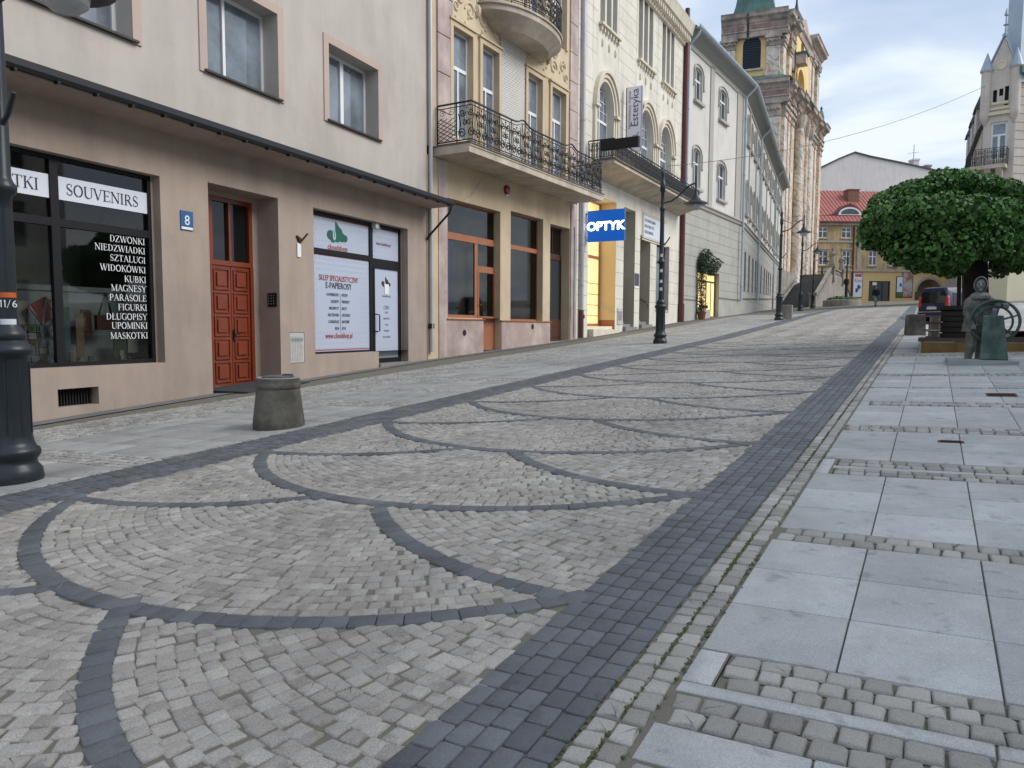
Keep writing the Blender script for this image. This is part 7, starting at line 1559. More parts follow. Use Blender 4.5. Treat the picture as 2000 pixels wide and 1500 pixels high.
# stickers on the near and second lamp posts (wrap round the post)
def sticker(P, z, h, a0, a1, m, r=.079, nm='sticker', lb='', par=None):
    b = MB(); k = 8
    for i in range(k):
        t0, t1 = a0+(a1-a0)*i/k, a0+(a1-a0)*(i+1)/k; b.quad((P[0]+r*math.cos(t0), P[1]+r*math.sin(t0), z), (P[0]+r*math.cos(t1), P[1]+r*math.sin(t1), z), (P[0]+r*math.cos(t1), P[1]+r*math.sin(t1), z+h), (P[0]+r*math.cos(t0), P[1]+r*math.sin(t0), z+h))
    return b.build(nm, m, recalc=False)
zb = gz(L1[0], L1[1]); ac = math.atan2(-L1[1], -L1[0])     # towards the camera
FL1 = Fac((L1[0], L1[1]), (math.cos(ac+math.pi/2), math.sin(ac+math.pi/2))); FL1.N = np.array([math.cos(ac), math.sin(ac)])
def zl1(py): return FL1.z(18, py, .09)
t = thing('inventory_plate', 'orange strip over the white numbers 11/6 on the near lamp post', 'number plate')
sticker(L1, zl1(581), zl1(571)-zl1(581), ac-1.0, ac+1.1, MAT['sticker_orange'], r=.079).parent = t
serif('11/', zl1(586)-zl1(600), FL1, -.062, zl1(600), .081, MAT['letters_white'], t, sx=1.0); text('6', (zl1(586)-zl1(600))*1.4, FL1, .032, zl1(600), .081, MAT['letters_white'], t)
for py0, py1, a, m_, lb in ((634, 623, .9, 'sign_white', 'white torn paper strip stuck on the near lamp post'), (662, 646, .45, 'sign_white', 'white square sticker with a dark print on the near lamp post'), (688, 675, .35, 'light_pipe', 'round grey sticker, lowest on the near lamp post')):
    tag(sticker(L1, zl1(py0), zl1(py1)-zl1(py0), ac-a, ac+a, MAT[m_]), lb, 'sticker', 'stickers on the near lamp post')
zb2 = gz(L2[0], L2[1]); ac = math.atan2(-L2[1], -L2[0])
for z, lb in ((2.35, 'pale sticker in the middle of the second lamp post'), (2.0, 'pale sticker below the middle one on the second lamp post'), (1.75, 'lowest pale sticker on the second lamp post'), (2.85, 'topmost pale round sticker on the second lamp post')):
    tag(sticker(L2, zb2+z, .1, ac-.6, ac+.5, MAT['sign_white'], r=.079 if z != 2.85 else .08), lb, 'sticker', 'stickers on the second lamp post')
# ------------------------------------------------------------------ concrete bin at the front left
mat('zinc_dark', (.12, .125, .13), .6, metal=.3, var=.3, vs=5)
mat('old_concrete', (.105, .10, .085), .95, var=.25, vs=3, col2=(.15, .14, .12), bump=1.0, bs=25, speck=.25, stain=.35); mat('old_concrete_top', (.25, .25, .235), .9, var=.2, vs=4, bump=.5, bs=30)
PB = G(545, 838)
DB = float(np.dot(PB-O3, fw)); W1 = 50*DB/FPX; PB = PB+np.array([ray(545, 700)[0], ray(545, 700)[1], 0])*W1*.6/np.hypot(*ray(545, 700)[:2]); zb_ = gz(PB[0], PB[1])
t = thing('concrete_litter_bin', 'round tapered grey concrete bin on the pavement before the red door', 'litter bin')
r0 = W1; Hh = 103*DB/FPX
b = MB(); b.lathe((PB[0], PB[1], zb_-.02), [(r0*.98, 0), (r0*1.0, .06), (r0*.985, .12), (r0*.84, Hh*.74), (r0*.82, Hh*.78), (r0*.86, Hh*.8), (r0*.86, Hh*.88), (r0*.83, Hh*.9), (r0*.845, Hh*.93), (r0*.84, Hh*.985)], 40, cap=False); b.lathe((PB[0], PB[1], zb_-.02), [(r0*.56, Hh*.5), (r0*.60, Hh*.97)], 40); b.build('body', MAT['old_concrete'], t, smooth=True, ang=50)
b = MB(); b.lathe((PB[0], PB[1], zb_-.02), [(r0*.84, Hh*.985), (r0*.80, Hh*1.0), (r0*.66, Hh*.995), (r0*.6, Hh*.96)], 40, cap=False); b.build('rim', MAT['old_concrete_top'], t, smooth=True)
b = MB(); b.lathe((PB[0], PB[1], zb_+Hh*.955), [(r0*.61, 0), (r0*.61, .02), (r0*.5, .03), (r0*.002, .03)], 30); b.tube([(PB[0]+.08, PB[1], zb_+Hh*.98), (PB[0]+.08, PB[1], zb_+Hh*1.02), (PB[0]+.2, PB[1]+.05, zb_+Hh*1.02), (PB[0]+.2, PB[1]+.05, zb_+Hh*.98)], .012, 5); b.build('lid', MAT['zinc_dark'], t, smooth=True)
# ------------------------------------------------------------------ stone blocks
def block(P, w, h, lb, nm='stone_block', rz=0, m='old_concrete', flare=.86):
    b = MB(); c, s = math.cos(rz), math.sin(rz); f = lambda x, y, z: (x*c-y*s, x*s+y*c, z)
    b.prism([f(x*w, y*w*1.0, -.1) for x, y in ((-.5, -.5), (.5, -.5), (.5, .5), (-.5, .5))], [f(x*w*flare, y*w*flare, h) for x, y in ((-.5, -.5), (.5, -.5), (.5, .5), (-.5, .5))])
    o = b.build(nm, MAT[m], bevel=.03); o.location = (P[0], P[1], gz(P[0], P[1])); return tag(o, lb, 'block', 'stone blocks along the street')
Q = G(1532, 624); block(Q+np.array([.1, .3, 0]), .55, .75, 'grey stone block standing right behind the third street lamp', m='balustrade_stone', flare=1)
Q = G(1790, 656); block(Q+np.array([-.02, .35, 0]), .50, .62, 'dark tapered stone block left of the pallets under the tree', rz=.2)
# ------------------------------------------------------------------ drain and inspection covers
def cover(px, py, w, l, nm, lb, m='rust'):
    P = G(px, py); s, n = xy2sn(P[0], P[1]); b = MB(); q = [(s+a, n+c) for a, c in ((-l/2, -w/2), (-l/2, w/2), (l/2, w/2), (l/2, -w/2))]
    b.prism([(*sn2xy(*x), float(gsn(*x))-.01) for x in q], [(*sn2xy(*x), float(gsn(*x))+.006) for x in q])
    for i in range(5):
        x0 = s-l/2+l*(i+.2)/5; qq = [(x0, n-w/2+.02), (x0, n+w/2-.02), (x0+l*.05, n+w/2-.02), (x0+l*.05, n-w/2+.02)]; b.prism([(*sn2xy(*x), float(gsn(*x))+.006) for x in qq], [(*sn2xy(*x), float(gsn(*x))+.011) for x in qq])
    tag(b.build(nm, MAT[m]), lb, 'cover')
cover(1956, 772, .32, .3, 'inspection_cover', 'rusty square cover set in the slabs in front of the statue')
cover(1857, 865, .20, .09, 'slot_cover', 'narrow dark metal slot between two slabs on the right')
# ------------------------------------------------------------------ statue at the wheel
mat('bronze_green', (.055, .10, .085), .6, metal=.35, var=.3, vs=3, col2=(.09, .12, .10), bump=.5, bs=30, streak=.35, stain=.2); mat('bronze_plinth', (.06, .115, .10), .6, metal=.25, var=.3, vs=4, col2=(.10, .16, .14), bump=.4, bs=30, streak=.3); mat('bronze_grey', (.11, .12, .11), .55, metal=.35, var=.35, vs=5, col2=(.17, .175, .16), bump=.5, bs=30, streak=.3)
mat('plate_stone', (.27, .30, .28), .8, var=.1, vs=2)
def statue():
    ds = 13.2; FT = facing(ds, 1910); FT.D = np.array([math.cos(TH), -math.sin(TH)]); FT.N = np.array([FT.D[1], -FT.D[0]]); X = lambda px, py, d=0: FT.uz(px, py, d)
    zg = FT.gz(0, 0)
    T = thing('helmsman_statue', 'green bronze statue of a hooded helmsman holding a ship wheel on a stone plate', 'statue')
    a = FT.u(1850, 715, .55); c = FT.u(1990, 715, .55); ztop = max(FT.z(1900, 711), max(gz(*FT.w(u_, d_, 0)[:2]) for u_ in (a, c) for d_ in (-.5, .62))+.04)
    P_ = MB(); P_.prism([FT.w(a, .66, ztop-.18), FT.w(c, .62, ztop-.18), FT.w(c-.1, -.5, ztop-.18), FT.w(a-.02, -.5, ztop-.18)], [FT.w(a, .62, ztop-.02), FT.w(c, .62, ztop-.02), FT.w(c-.1, -.5, ztop-.02), FT.w(a-.02, -.5, ztop-.02)]); P_.build('plate', MAT['plate_stone'], T, bevel=.01)
    z0 = ztop-.02
    # tapered wheel stand
    q = lambda px, py: X(px, py, .48)
    bl, br, tl_, tr = q(1912, 713), q(1969, 713), q(1921, 616), q(1961, 616)
    ped = MB(); ped.prism([FT.w(bl[0], .50, z0), FT.w(br[0], .50, z0), FT.w(br[0]-.02, .22, z0), FT.w(bl[0]+.02, .22, z0)], [FT.w(tl_[0], .47, tl_[1]), FT.w(tr[0], .47, tr[1]), FT.w(tr[0], .30, tr[1]), FT.w(tl_[0], .30, tl_[1])]); ped.build('wheel_stand', MAT['bronze_plinth'], T, bevel=.02)
    # figure
    k = 1450/ds; H = (713-541)/k
    sh = X(1902, 590); hx = X(1897, 640); hd = X(1916, 556); ft = X(1889, 708); kn = X(1896, 675)
    W_ = lambda p, d=0.: np.array(FT.w(p[0], d, p[1]))
    g = MB()
    def ell(c, rx, ry, rz_, kk=14): g.ball(tuple(c), 1, kk, (rx, ry, rz_))
    def limb(pts, rr): g.tube([tuple(p) for p in pts], rr, 10)
    chest = W_(X(1911, 592), -.02); hip = W_(X(1908, 640), -.02)
    # coat: rings from hem to shoulders
    rings = [(X(1908, 648), .27, .20), (X(1909, 636), .255, .19), (X(1911, 620), .235, .175), (X(1912, 606), .24, .17), (X(1912, 592), .265, .165), (X(1913, 584), .24, .14), (X(1914, 577), .15, .11), (X(1915, 570), .085, .085)]
    n = len(g.v); kk = 20
    for (p, rx, ry) in rings:
        c = W_(p, -.02)
        for i in range(kk):
            t = 2*math.pi*i/kk; fold = .87*(1+.035*math.sin(t*5+p[1]*3)); g.v.append(tuple(c+np.array([*(FT.D*rx*fold*math.cos(t)), 0])+np.array([*(FT.N*ry*fold*math.sin(t)), 0])))
    for j in range(len(rings)-1):
        for i in range(kk): g.f.append((n+j*kk+i, n+j*kk+(i+1) % kk, n+(j+1)*kk+(i+1) % kk, n+(j+1)*kk+i))
    g.f.append(tuple(n+i for i in range(kk))); g.f.append(tuple(n+(len(rings)-1)*kk+i for i in range(kk)))
    # legs
    for x0, x1, x2, dd in ((1901, 1896, 1889, .03), (1916, 1914, 1911, -.18)):
        limb([W_(X(x0, 640), dd), W_(X(x1+1, 660), dd), W_(X(x1, 676), dd+.02), W_(X(x2+2, 693), dd), (W_(X(x2, 706), dd))], [.10, .095, .075, .066, .055])
        f = W_(X(x2, 710), dd); limb([f+np.array([*(FT.D*.06), .02]), f+np.array([*(FT.N*.06-FT.D*.04), .0]), f+np.array([*(FT.N*.16-FT.D*.1), -.015])], [.06, .055, .035])
    # arms: left in the picture hangs to the wheel rim, the other reaches over it
    ha = X(1901, 640); limb([W_(X(1896, 586), .0), W_(X(1889, 600), .03), W_(X(1888, 612), .06), W_(X(1893, 624), .14), W_(X(1898, 634), .2)], [.07, .07, .064, .056, .044])
    hb = X(1963, 600); limb([W_(X(1929, 584), .0), W_(X(1939, 590), .05), W_(X(1948, 597), .12), W_(X(1957, 599), .2)], [.07, .066, .06, .044])
    # hands: palm and five curled fingers each, closed on the rim
    for c_, sg in ((W_(X(1900, 638), .22), -1), (W_(X(1962, 598), .24), 1)):
        ell(c_, .05, .05, .05, 10)
        for i in range(4):
            b0 = c_+np.array([*(FT.N*.02+FT.D*(-.035+.023*i)), .0]); limb([b0, b0+np.array([*(FT.N*.05), .015]), b0+np.array([*(FT.N*.062), -.03-.004*i]), b0+np.array([*(FT.N*.03), -.052])], [.014, .013, .012, .010])
        b0 = c_+np.array([*(FT.D*-.045*sg), .01]); limb([b0, b0+np.array([*(FT.N*.03-FT.D*.02*sg), .03]), b0+np.array([*(FT.N*.06), .035])], [.016, .014, .011])
    # head
    c = W_(X(1915.5, 557), .0); ell(c, .092, .105, .125, 18); limb([c+np.array([0, 0, -.1]), c+np.array([0, 0, -.2])], [.07, .08])
    f = c+np.array([*(FT.N*.1), 0]); limb([f+np.array([*(FT.N*.0), .03]), f+np.array([*(FT.N*.03), -.02]), f+np.array([*(FT.N*.005), -.035])], [.014, .02, .014])          # nose
    for sg in (-1, 1): ell(f+np.array([*(FT.D*.035*sg-FT.N*.004), .042]), .024, .016, .012, 8)                       # brow
    ell(f+np.array([*(FT.N*-.008), -.058]), .032, .016, .009, 8); ell(f+np.array([*(FT.N*-.012), -.095]), .035, .03, .025, 8)    # mouth, chin
    fig = g.build('figure', MAT['bronze_grey'], T, smooth=True, ang=180); m = fig.modifiers.new('r', 'REMESH'); m.mode = 'VOXEL'; m.voxel_size = .011; m.use_smooth_shade = True
    # hood round the face
    h = MB(); kk = 18; n = 0; rg = []
    for (dd, s_, dz) in ((.06, .88, .0), (.07, 1.0, .0), (.03, 1.12, .0), (-.05, 1.10, .0), (-.11, .8, .0), (-.135, .3, -.01)):
        rg.append([tuple(c+np.array([*(FT.N*dd+FT.D*(.098*s_*math.cos(2*math.pi*i/kk))), .135*s_*math.sin(2*math.pi*i/kk)+dz+.005])) for i in range(kk)])
    for r0, r1 in zip(rg, rg[1:]):
        for i in range(kk): h.quad(r0[i], r0[(i+1) % kk], r1[(i+1) % kk], r1[i])
    h.lathe(tuple(c+np.array([0, 0, -.21])), [(.17, -.04), (.175, .0), (.14, .05), (.1, .08)], 16, sy=.85)
    h.build('hood', MAT['bronze_grey'], T, smooth=True, ang=70)
    lp = MB(); n = len(rings)
    for i in range(24):
        pass
    # trouser-green lower legs are part of the figure; wheel: two concentric rims and spokes, seen tilted
    wc = X(1942, 628, .1); R1 = 40/k; Wc = W_(wc, .21); ax1 = np.array([*(FT.D), 0]); ax2 = np.array([*(-FT.N*.12), .99])
    w = MB()
    rim = lambda r: [tuple(Wc+ax1*r*math.cos(2*math.pi*i/40)+ax2*r*math.sin(2*math.pi*i/40)) for i in range(40)]
    w.tube(rim(R1), .026, 8, closed=True); w.tube(rim(R1*.72), .02, 8, closed=True); ws_ = w.build('ship_wheel', MAT['bronze_green'], T, smooth=True, ang=80)
    s = MB()
    for i in range(6):
        t = 2*math.pi*(i+.3)/6; d_ = ax1*math.cos(t)+ax2*math.sin(t); s.tube([tuple(Wc+d_*.04), tuple(Wc+d_*R1*.45), tuple(Wc+d_*R1*.9), tuple(Wc+d_*R1*1.0)], [.014, .018, .014, .012], 6)
    s.ball(tuple(Wc), .075, 12); s.build('spokes', MAT['bronze_green'], T, smooth=True)
statue()
# ------------------------------------------------------------------ timber platform, pallets, planter, tree
mat('platform_wood', (.20, .12, .035), .75, var=.2, vs=3, streak=.3); mat('old_wood', (.085, .07, .055), .85, var=.35, vs=6, bump=.3); mat('pallet_pale', (.30, .25, .19), .85, var=.3); mat('pallet_wood', (.12, .10, .075), .85, var=.3, vs=7, bump=.3); mat('dark_wood', (.022, .018, .012), .8, var=.3); mat('bark', (.028, .022, .017), .95, var=.4, vs=8, bump=1, bs=30)
mat('leaf', (.048, .13, .032), .5, col2=(.10, .21, .045), island=.38, var=.25, vs=1.4, spec=.35)
LFm = MAT['leaf']; b_ = LFm.node_tree.nodes['Principled BSDF']
PF0 = G(1798, 690); sP, nP = xy2sn(PF0[0], PF0[1])
FP = Fac((PF0[0], PF0[1]), (math.cos(-.0), math.sin(-.0)))        # platform front: u to the right
aP = -TH; FP.D = np.array([math.cos(aP), math.sin(aP)]); FP.N = np.array([FP.D[1], -FP.D[0]])
def platform():
    T = thing('timber_platform', 'low timber platform with ochre front boards around the foot of the tree', 'platform')
    zt = FP.z(1860, 661); L_ = 6.5; zb = FP.gz(0)-.05
    b = MB()
    for i in range(5): b.fb(FP, .0+i*1.3, 1.27+i*1.3, -.05, 0, zb, zt-.08)
    b.fb(FP, 0, .05, -4.5, -.05, zb+.3, zt-.08); b.build('front_boards', MAT['platform_wood'], T)
    b = MB()
    for i in range(6): b.fb(FP, -.06, L_, -.42-.36*i*1.0, -.12-.36*i*1.0, zt-.07, zt+.0)
    for j in range(2): b.fb(FP, -.05, L_, -.22-.1*j, -.02-.1*j, zt-.075-.001*j, zt-.02-.03*j)
    b.build('deck_boards', MAT['old_wood'], T)
    # stacked pallets forming the seat back at the left
    for q, (u0, u1, d0, lb) in enumerate(((.12, FP.u(1838, 640, -.5), -.5, 'stacked old pallets at the left end of the timber platform'), (FP.u(1952, 640, -.5), FP.u(1952, 640, -.5)+2.5, -.5, 'stacked old pallets on the timber platform behind the statue wheel'))):
        t = thing('pallet_stack', lb, 'pallets', 'pallet seats on the platform'); zz = zt+.01
        for k in range(3 if q == 0 else 1):
            bb = MB(); bb.fb(FP, u0-.12, u1, d0-.9, d0, zz+.13, zz+.155); bb.fb(FP, u0-.05, u1, d0-.9, d0+.02, zz, zz+.022); bb.build('pallet_boards', MAT['pallet_wood'], t)
            bk = MB(); n_ = 3
            for i in range(n_): bk.fb(FP, u0+.06+(u1-u0-.3)*i/(n_-1)*.62, u0+.22+(u1-u0-.3)*i/(n_-1)*.62, d0-.85, d0+.01, zz+.023, zz+.129)
            bk.build('pallet_blocks', MAT['pallet_pale'], t); MB().fb(FP, u0, u1-.02, d0-.86, d0-.5, zz+.024, zz+.128).build('dark_backing', MAT['dark_wood'], t); zz += .16  # dark box added behind the blocks stands in for shade in the gaps
    # planter box of dark woven slats
    t = thing('planter_box', 'dark slatted wooden planter beside the tree trunk on the platform', 'planter'); a, z1 = FP.uz(1838, 600, -.9); c, _ = FP.uz(1889, 600, -.9); bb = MB(); z = zt
    while z < z1-.05: bb.fb(FP, a, c, -1.7, -.9, z, z+.105); z += .12
    bb.fb(FP, a-.04, c+.04, -1.75, -.86, z1-.06, z1); bb.build('slats', MAT['dark_wood'], t, bevel=.01); bb = MB(); bb.fb(FP, a+.05, c-.05, -1.65, -.95, zt, z1-.07); bb.build('lining', MAT['dark'], t)
    return zt
zt_ = platform()
def tree():
    D = 17.4; base = dpt(1902, 640, D); zg = gz(base[0], base[1]); loc = (float(base[0]), float(base[1]), float(zg))
    T = thing('umbrella_tree', 'low broad tree with a dense flattened dark green crown on the right', 'tree')
    P = lambda px, py, dD=0: dpt(px, py, D+dD)
    def lim(pts, rr, b): b.tube([tuple(p) for p in pts], rr, 9)
    b = MB(); lim([(loc[0], loc[1], zg-.1), (loc[0], loc[1], zg+.3), P(1906, 600), P(1905, 540), P(1903, 500), P(1900, 470)], [.42, .33, .28, .27, .28, .22], b)
    for q in ((1790, 440, -.5), (1760, 455, .6), (1840, 400, -.9), (1850, 390, .8), (1900, 385, 0), (1960, 400, -.7), (1985, 430, .5), (1880, 420, -1.2), (1820, 470, 1.2)):
        m = P((q[0]+1902)/2, (q[1]+485)/2-6, q[2]*.5); lim([P(1902, 495), m, P(*q)], [.16, .09, .03], b)
    b.build('trunk', MAT['bark'], T, smooth=True, ang=60)
    K = D/1450
    bl = []
    def lobe(px, py, dD, rx, ry, rz_): c = P(px, py, dD); bl.append((tuple(c), (rx*K, ry, rz_*K)))
    # broad cap
    for px, py, r in ((1735, 402, 36), (1780, 382, 40), (1830, 372, 42), (1868, 362, 42), (1910, 372, 42), (1950, 380, 40), (1985, 392, 32)): lobe(px, py, 0, r, 1.1, 26)
    for px, py, dD, r in ((1740, 430, -.9, 40), (1790, 420, -1.3, 44), (1850, 415, -1.6, 46), (1905, 420, -1.5, 46), (1955, 425, -1.2, 42), (1990, 430, -.7, 32), (1800, 400, 1.2, 50), (1880, 395, 1.4, 55), (1950, 400, 1.1, 45)): lobe(px, py, dD, r, .8, 36)
    # drooping skirts
    for px, py, dD, r, rz_ in ((1703, 438, 0, 21, 36), (1716, 462, -.2, 12, 18), (1738, 470, -.5, 20, 38), (1757, 492, -.7, 26, 26), (1775, 476, -1.0, 34, 40), (1800, 505, -.9, 34, 26), (1835, 478, -1.5, 40, 44), (1838, 518, -1.0, 32, 16), (1880, 470, -1.6, 42, 40), (1935, 470, -1.5, 40, 34), (1975, 480, -1.1, 34, 36), (1980, 512, -.6, 26, 15), (1962, 516, -.3, 22, 14), (1995, 470, 0, 22, 40), (1800, 480, 1.0, 50, 34), (1900, 470, 1.2, 60, 20), (1870, 505, -.9, 26, 20)): lobe(px, py, dD, r, .55, rz_)
    Rn = np.random.RandomState(4)
    for q_ in range(46):
        a_ = Rn.rand()*6.283; c_, r_ = bl[Rn.randint(0, len(bl))]; v_ = Rn.randn(3); v_ /= np.linalg.norm(v_); v_[2] *= .35; rr_ = .16+Rn.rand()*.2; bl.append((tuple(np.array(c_)+v_*np.array(r_)*.86), (rr_, rr_, rr_*.8)))
    leafblob('crown', bl, 30000, .098, MAT['leaf'], T, droop=.6, inner=.22)
    b = MB(); q0 = P(1874, 590, -.6); 
    s = thing('tree_stake', 'thin dark wooden stake beside the broad tree trunk', 'stake'); MB().tube([(q0[0], q0[1], gz(q0[0], q0[1])+.4), tuple(P(1874, 520, -.6)), tuple(P(1874, 490, -.6))], .045, 6).build('post', MAT['dark_wood'], s)
tree()
# ------------------------------------------------------------------ blue van
mat('van_blue', (.004, .010, .05), .35, spec=.4); mat('tyre', (.012, .012, .013), .9); mat('tail_red', (.45, .012, .015), .25, coat=.5); mat('plate_white', (.55, .55, .52), .5); mat('chrome', (.5, .5, .52), .25, metal=.9); pane('car_glass', (.01, .012, .014), ior=1.5)
def van():
    P = dpt(1793, 618, 36.0); hd = math.radians(42); c, s = math.cos(-hd), math.sin(-hd)
    # local: x right, y forward; origin at rear left bottom corner
    zg = gz(P[0], P[1])
    T = thing('blue_van', 'dark blue van parked behind the pallets, seen from the rear, red tail light', 'van')
    W_, L_ = 1.72, 4.1
    f = lambda x, y, z: (float(P[0]+.9*(x*c-y*s)), float(P[1]+.9*(x*s+y*c)), float(zg+.9*z))
    sec = [  # side profile stations: y, (half width, z) rings bottom..top
        (0.0, [(.80, .30), (.86, .45), (.86, .85), (.83, .98), (.70, 1.50), (.60, 1.70), (.5, 1.76)]),
        (.12, [(.84, .24), (.88, .42), (.88, .88), (.86, 1.0), (.75, 1.56), (.66, 1.77), (.5, 1.82)]),
        (.9, [(.84, .2), (.88, .4), (.88, .9), (.87, 1.02), (.77, 1.58), (.68, 1.80), (.5, 1.86)]),
        (2.3, [(.84, .2), (.88, .4), (.88, .9), (.87, 1.0), (.77, 1.54), (.68, 1.76), (.5, 1.82)]),
        (2.9, [(.84, .2), (.88, .4), (.88, .9), (.86, .98), (.80, 1.25), (.74, 1.42), (.6, 1.5)]),
        (3.3, [(.84, .2), (.88, .4), (.87, .86), (.84, .95), (.80, 1.02), (.72, 1.06), (.5, 1.1)]),
        (4.0, [(.78, .25), (.84, .4), (.82, .75), (.78, .82), (.70, .88), (.6, .9), (.4, .92)]),
        (4.1, [(.7, .3), (.76, .42), (.74, .7), (.7, .76), (.6, .8), (.5, .82), (.3, .84)])]
    b = MB(); rr = []
    for y, ring in sec: rr.append([f(W_/2-a, y, z) for a, z in ring]+[f(W_/2+a, y, z) for a, z in ring[::-1]])
    for r0, r1 in zip(rr, rr[1:]):
        k = len(r0)
        for i in range(k): b.quad(r0[i], r0[(i+1) % k], r1[(i+1) % k], r1[i])
    b.poly(rr[0]); b.poly(rr[-1]); b.build('body', MAT['van_blue'], T, smooth=True, ang=28)
    g = MB(); e = .012; g.poly([f(.13, -e, .99), f(W_-.13, -e, .99), f(W_-.22, -e, 1.56), f(.22, -e, 1.56)]); g.build('rear_window', MAT['car_glass'], T, recalc=False)
    g = MB()
    for x, sg in ((W_, 1), (0, -1)):
        for y0, y1 in ((.35, 1.15), (1.25, 2.1), (2.18, 2.7)): g.poly([f(W_/2+sg*(.872), y0, 1.04), f(W_/2+sg*(.872), y1, 1.04), f(W_/2+sg*(.785), min(y1, 2.5), 1.50), f(W_/2+sg*(.785), y0+.05, 1.52)])
    g.build('side_windows', MAT['car_glass'], T, recalc=False)
    for sg in (-1, 1):
        t = MB(); xs = sorted((W_/2+sg*.70, W_/2+sg*.885)); t.hexa([f(xs[0], -.02, .78), f(xs[1], -.02, .78), f(xs[1], .12, .78), f(xs[0], .12, .78), f(xs[0]-sg*.03, .0, 1.34), f(xs[1]-sg*.08, .0, 1.34), f(xs[1]-sg*.08, .14, 1.34), f(xs[0]-sg*.03, .14, 1.34)]); tl = t.build('tail_light', MAT['tail_red'], T, bevel=.02)
    b = MB(); b.hexa([f(-.0, -.08, .28), f(W_, -.08, .28), f(W_+.02, .3, .28), f(-.02, .3, .28), f(0, -.08, .52), f(W_, -.08, .52), f(W_+.02, .3, .52), f(-.02, .3, .52)]); b.build('rear_bumper', MAT['van_blue'], T, bevel=.03); MB().hexa([f(.02, -.088, .51), f(W_-.02, -.088, .51), f(W_-.02, -.08, .51), f(.02, -.08, .51), f(.02, -.088, .54), f(W_-.02, -.088, .54), f(W_-.02, -.08, .54), f(.02, -.08, .54)]).build('bumper_strip', MAT['chrome'], T)
    MB().hexa([f(.50, -.02, .66), f(1.05, -.02, .66), f(1.05, -.0, .66), f(.5, 0, .66), f(.5, -.02, .78), f(1.05, -.02, .78), f(1.05, 0, .78), f(.5, 0, .78)]).build('number_plate', MAT['plate_white'], T); MB().hexa([f(.55, -.03, .80), f(1.0, -.03, .80), f(1.0, 0, .80), f(.55, 0, .80), f(.55, -.03, .83), f(1.0, -.03, .83), f(1, 0, .83), f(.55, 0, .83)]).build('handle', MAT['chrome'], T)
    for y in (.75, 3.3):
        for sg in (-1, 1):
            cc = f(W_/2+sg*.80, y, .31); ax = (c*sg, s*sg, 0); t = MB(); t.lathe(cc, [(.2, -.1), (.31, -.1), (.315, .0), (.31, .09), (.2, .1)], 22, ax=ax); w = t.build('wheel', MAT['tyre'], T, smooth=True, ang=40); MB().lathe(cc, [(.2, .06), (.19, .08), (.06, .1), (.002, .1)], 14, ax=ax).build('rim', MAT['zinc'], w)
    MB().hexa([f(W_-.0, 2.75, 1.0), f(W_+.2, 2.75, 1.0), f(W_+.2, 2.85, 1.0), f(W_, 2.85, 1.0), f(W_, 2.75, 1.17), f(W_+.2, 2.75, 1.17), f(W_+.2, 2.85, 1.17), f(W_, 2.85, 1.17)]).build('side_mirror', MAT['van_blue'], T, bevel=.02)
van()
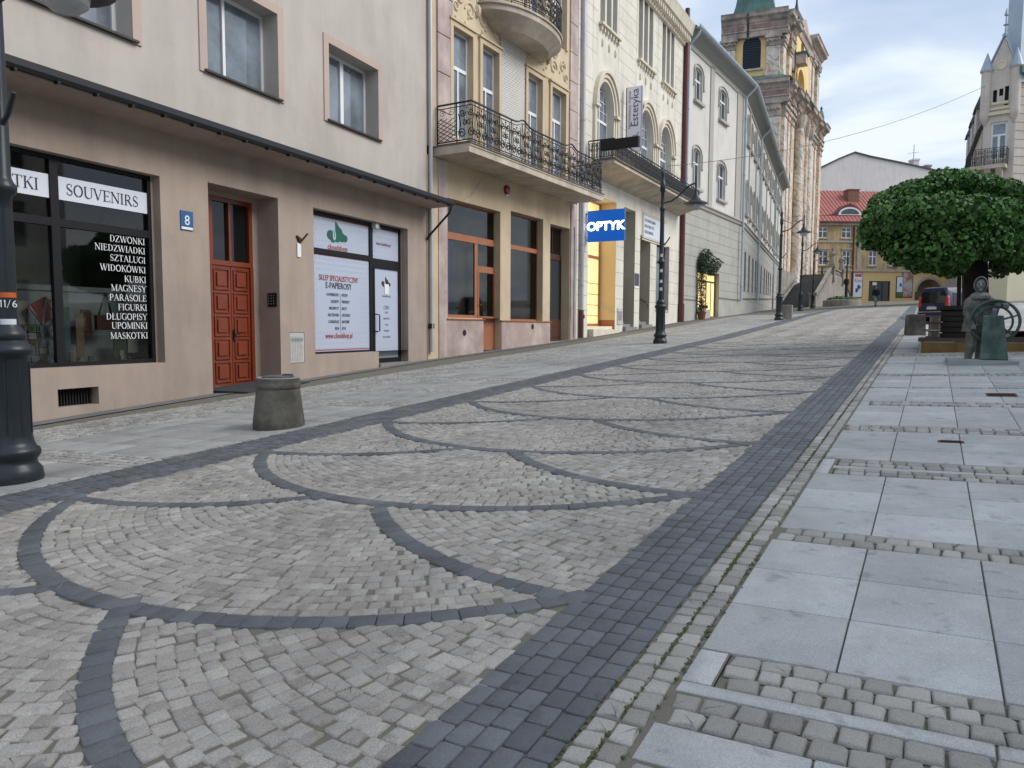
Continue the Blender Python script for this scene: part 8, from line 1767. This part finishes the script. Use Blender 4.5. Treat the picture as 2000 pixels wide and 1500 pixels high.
# ------------------------------------------------------------------ pedestrian in the distance
mat('dark_cloth', (.012, .013, .018), .9); mat('pale_trousers', (.22, .25, .30), .9); mat('skin', (.45, .27, .19), .6); mat('hair', (.10, .06, .035), .8)
def person():
    D = 66.; P = dpt(1709.5, 604, D); zg = gz(P[0], P[1]); P[2] = zg
    F = facing(D, 1709.5); F.P = P[:2].copy(); W_ = lambda u, d, z: F.w(u, d, zg+z)
    T = thing('person', 'distant person in a black jacket and pale trousers walking on the cobbles', 'person')
    b = MB(); b.tube([W_(0, 0, .86), W_(0, 0, 1.05), W_(0, .01, 1.25), W_(0, 0, 1.4), W_(0, 0, 1.47), W_(0, .0, 1.53)], [.15, .14, .17, .16, .07, .05], 12); b.ball(W_(0, .0, 1.61), 1, 12, (.08, .095, .115)); b.tube([W_(0, .09, 1.62), W_(0, .115, 1.59), W_(0, .09, 1.58)], [.01, .016, .01], 5)
    for sg, dd in ((-1, .16), (1, -.18)):
        b.tube([W_(.08*sg, 0, .9), W_(.09*sg, dd*.5+.03, .5), W_(.08*sg, dd, .12), W_(.08*sg, dd, .07)], [.095, .065, .045, .045], 8); b.tube([W_(.08*sg, dd-.05, .05), W_(.08*sg, dd+.16, .035)], [.05, .035], 6)
        b.tube([W_(.18*sg, 0, 1.4), W_(.23*sg, -dd*.6, 1.12), W_(.2*sg, -dd+.06, .9)], [.06, .048, .034], 7); h = W_(.2*sg, -dd+.07, .86); b.ball(h, 1, 8, (.03, .035, .05))
        for i in range(4): b.tube([(h[0]-.02+.013*i, h[1], h[2]-.03), (h[0]-.02+.013*i, h[1]-.01, h[2]-.085)], [.009, .008], 5)
        b.tube([(h[0]-.03*sg, h[1], h[2]), (h[0]-.05*sg, h[1]-.015, h[2]-.045)], [.011, .009], 5)
    o = b.build('body', MAT['skin'], T, smooth=True, ang=180); m = o.modifiers.new('r', 'REMESH'); m.mode = 'VOXEL'; m.voxel_size = .014; m.use_smooth_shade = True
    b = MB(); b.tube([W_(0, 0, .84), W_(0, 0, 1.05), W_(0, .01, 1.25), W_(0, 0, 1.41), W_(0, 0, 1.48)], [.19, .17, .20, .19, .08], 14)
    for sg, dd in ((-1, .16), (1, -.18)): b.tube([W_(.18*sg, 0, 1.42), W_(.24*sg, -dd*.6, 1.12), W_(.21*sg, -dd+.05, .92)], [.085, .07, .055], 9)
    b.build('jacket', MAT['dark_cloth'], T, smooth=True, ang=60); b = MB()
    for sg, dd in ((-1, .16), (1, -.18)): b.tube([W_(.07*sg, 0, .92), W_(.09*sg, dd*.5+.03, .5), W_(.08*sg, dd, .10)], [.125, .09, .068], 9)
    b.build('trousers', MAT['pale_trousers'], T, smooth=True, ang=60); b = MB()
    for sg, dd in ((-1, .16), (1, -.18)): b.tube([W_(.08*sg, dd-.07, .045), W_(.08*sg, dd+.05, .05), W_(.08*sg, dd+.19, .03)], [.05, .055, .035], 8)
    b.build('shoes', MAT['tyre'], T, smooth=True); b = MB(); b.ball(W_(0, -.025, 1.635), 1, 12, (.098, .10, .115)); b.ball(W_(0, -.08, 1.54), 1, 10, (.085, .05, .13)); b.build('hair', MAT['hair'], T, smooth=True)
person()
# plant tub at the foot of the stairs, dark shrine lamp post
t = thing('stone_flower_tub', 'low round stone flower bed at the right end of the church stairs', 'flower bed'); P = dpt(1644, 597, 84); zg = gz(P[0], P[1])
MB().lathe((P[0], P[1], zg-.1), [(2.0, 0), (2.0, .7), (1.8, .75), (1.7, .6)], 20).build('basin', MAT['balustrade_stone'], t, smooth=True, ang=40); leafblob('plants', [((P[0], P[1], zg+.75), (1.6, 1.5, .35))], 700, .16, MAT['leaf'], t)
t = thing('advert_pillar', 'dark slim post with a round head in front of the yellow house', 'post'); P = dpt(1652, 590, 86); zg = gz(P[0], P[1]); MB().lathe((P[0], P[1], zg), [(.16, 0), (.16, 2.4), (.3, 2.5), (.3, 3.0), (.1, 3.1), (.06, 5.6), (.02, 5.8)], 12).build('post', MAT['dark'], t, smooth=True)
# ------------------------------------------------------------------ houses across the street: out of frame, seen only as reflections in the panes
HO = tag(empty('opposite_house'), 'plain cream house across the street, seen only reflected in the shop windows', 'building')
FO = Fac((13.5, 26), (0, -1)); FO.N = np.array([-1., 0])
b = MB(); hs = []
for i in range(12):
    for k, (a, c) in enumerate(((1.2, 3.6), (5.2, 7.4), (9, 11.2))): hs.append((2+i*3.6, 3.4+i*3.6, a, c, .2))
wall(b, FO, 0, 46, -3, 13, hs); b.build('wall', MAT['cream_stucco'], HO); b = MB()
for h in hs: b.quad(FO.w(h[0], -.18, h[2]), FO.w(h[1], -.18, h[2]), FO.w(h[1], -.18, h[3]), FO.w(h[0], -.18, h[3]))
b.build('window_panes', MAT['pane'], HO, recalc=False); MB().fb(FO, 0, 46, -6, -.3, -3, 13).build('rear_body', MAT['room_dark'], HO); MB().uprism(FO, [(.5, 13), (-6, 16.5), (-6, 13)], 0, 46).build('roof', MAT['red_roof'], HO)

def base_strip():
    b = MB(); pts = [(F1, -3, E1), (F2, 0, E2), (F3, 0, E3), (F4, 0, E4), (F5, 0, E5)]
    for F, a, c in pts:
        n = max(1, int((c-a)/2))
        for i in range(n):
            u0, u1 = a+(c-a)*i/n, a+(c-a)*(i+1)/n; q = [F.w(u0, -.35, 0), F.w(u1, -.35, 0), F.w(u1, .48, 0), F.w(u0, .48, 0)]
            b.poly([(x, y, gz(x, y)+.004) for x, y, _ in q][::-1])
    tag(b.build('facade_footing', MAT['concrete_dark'], recalc=False), kind='structure')
base_strip()
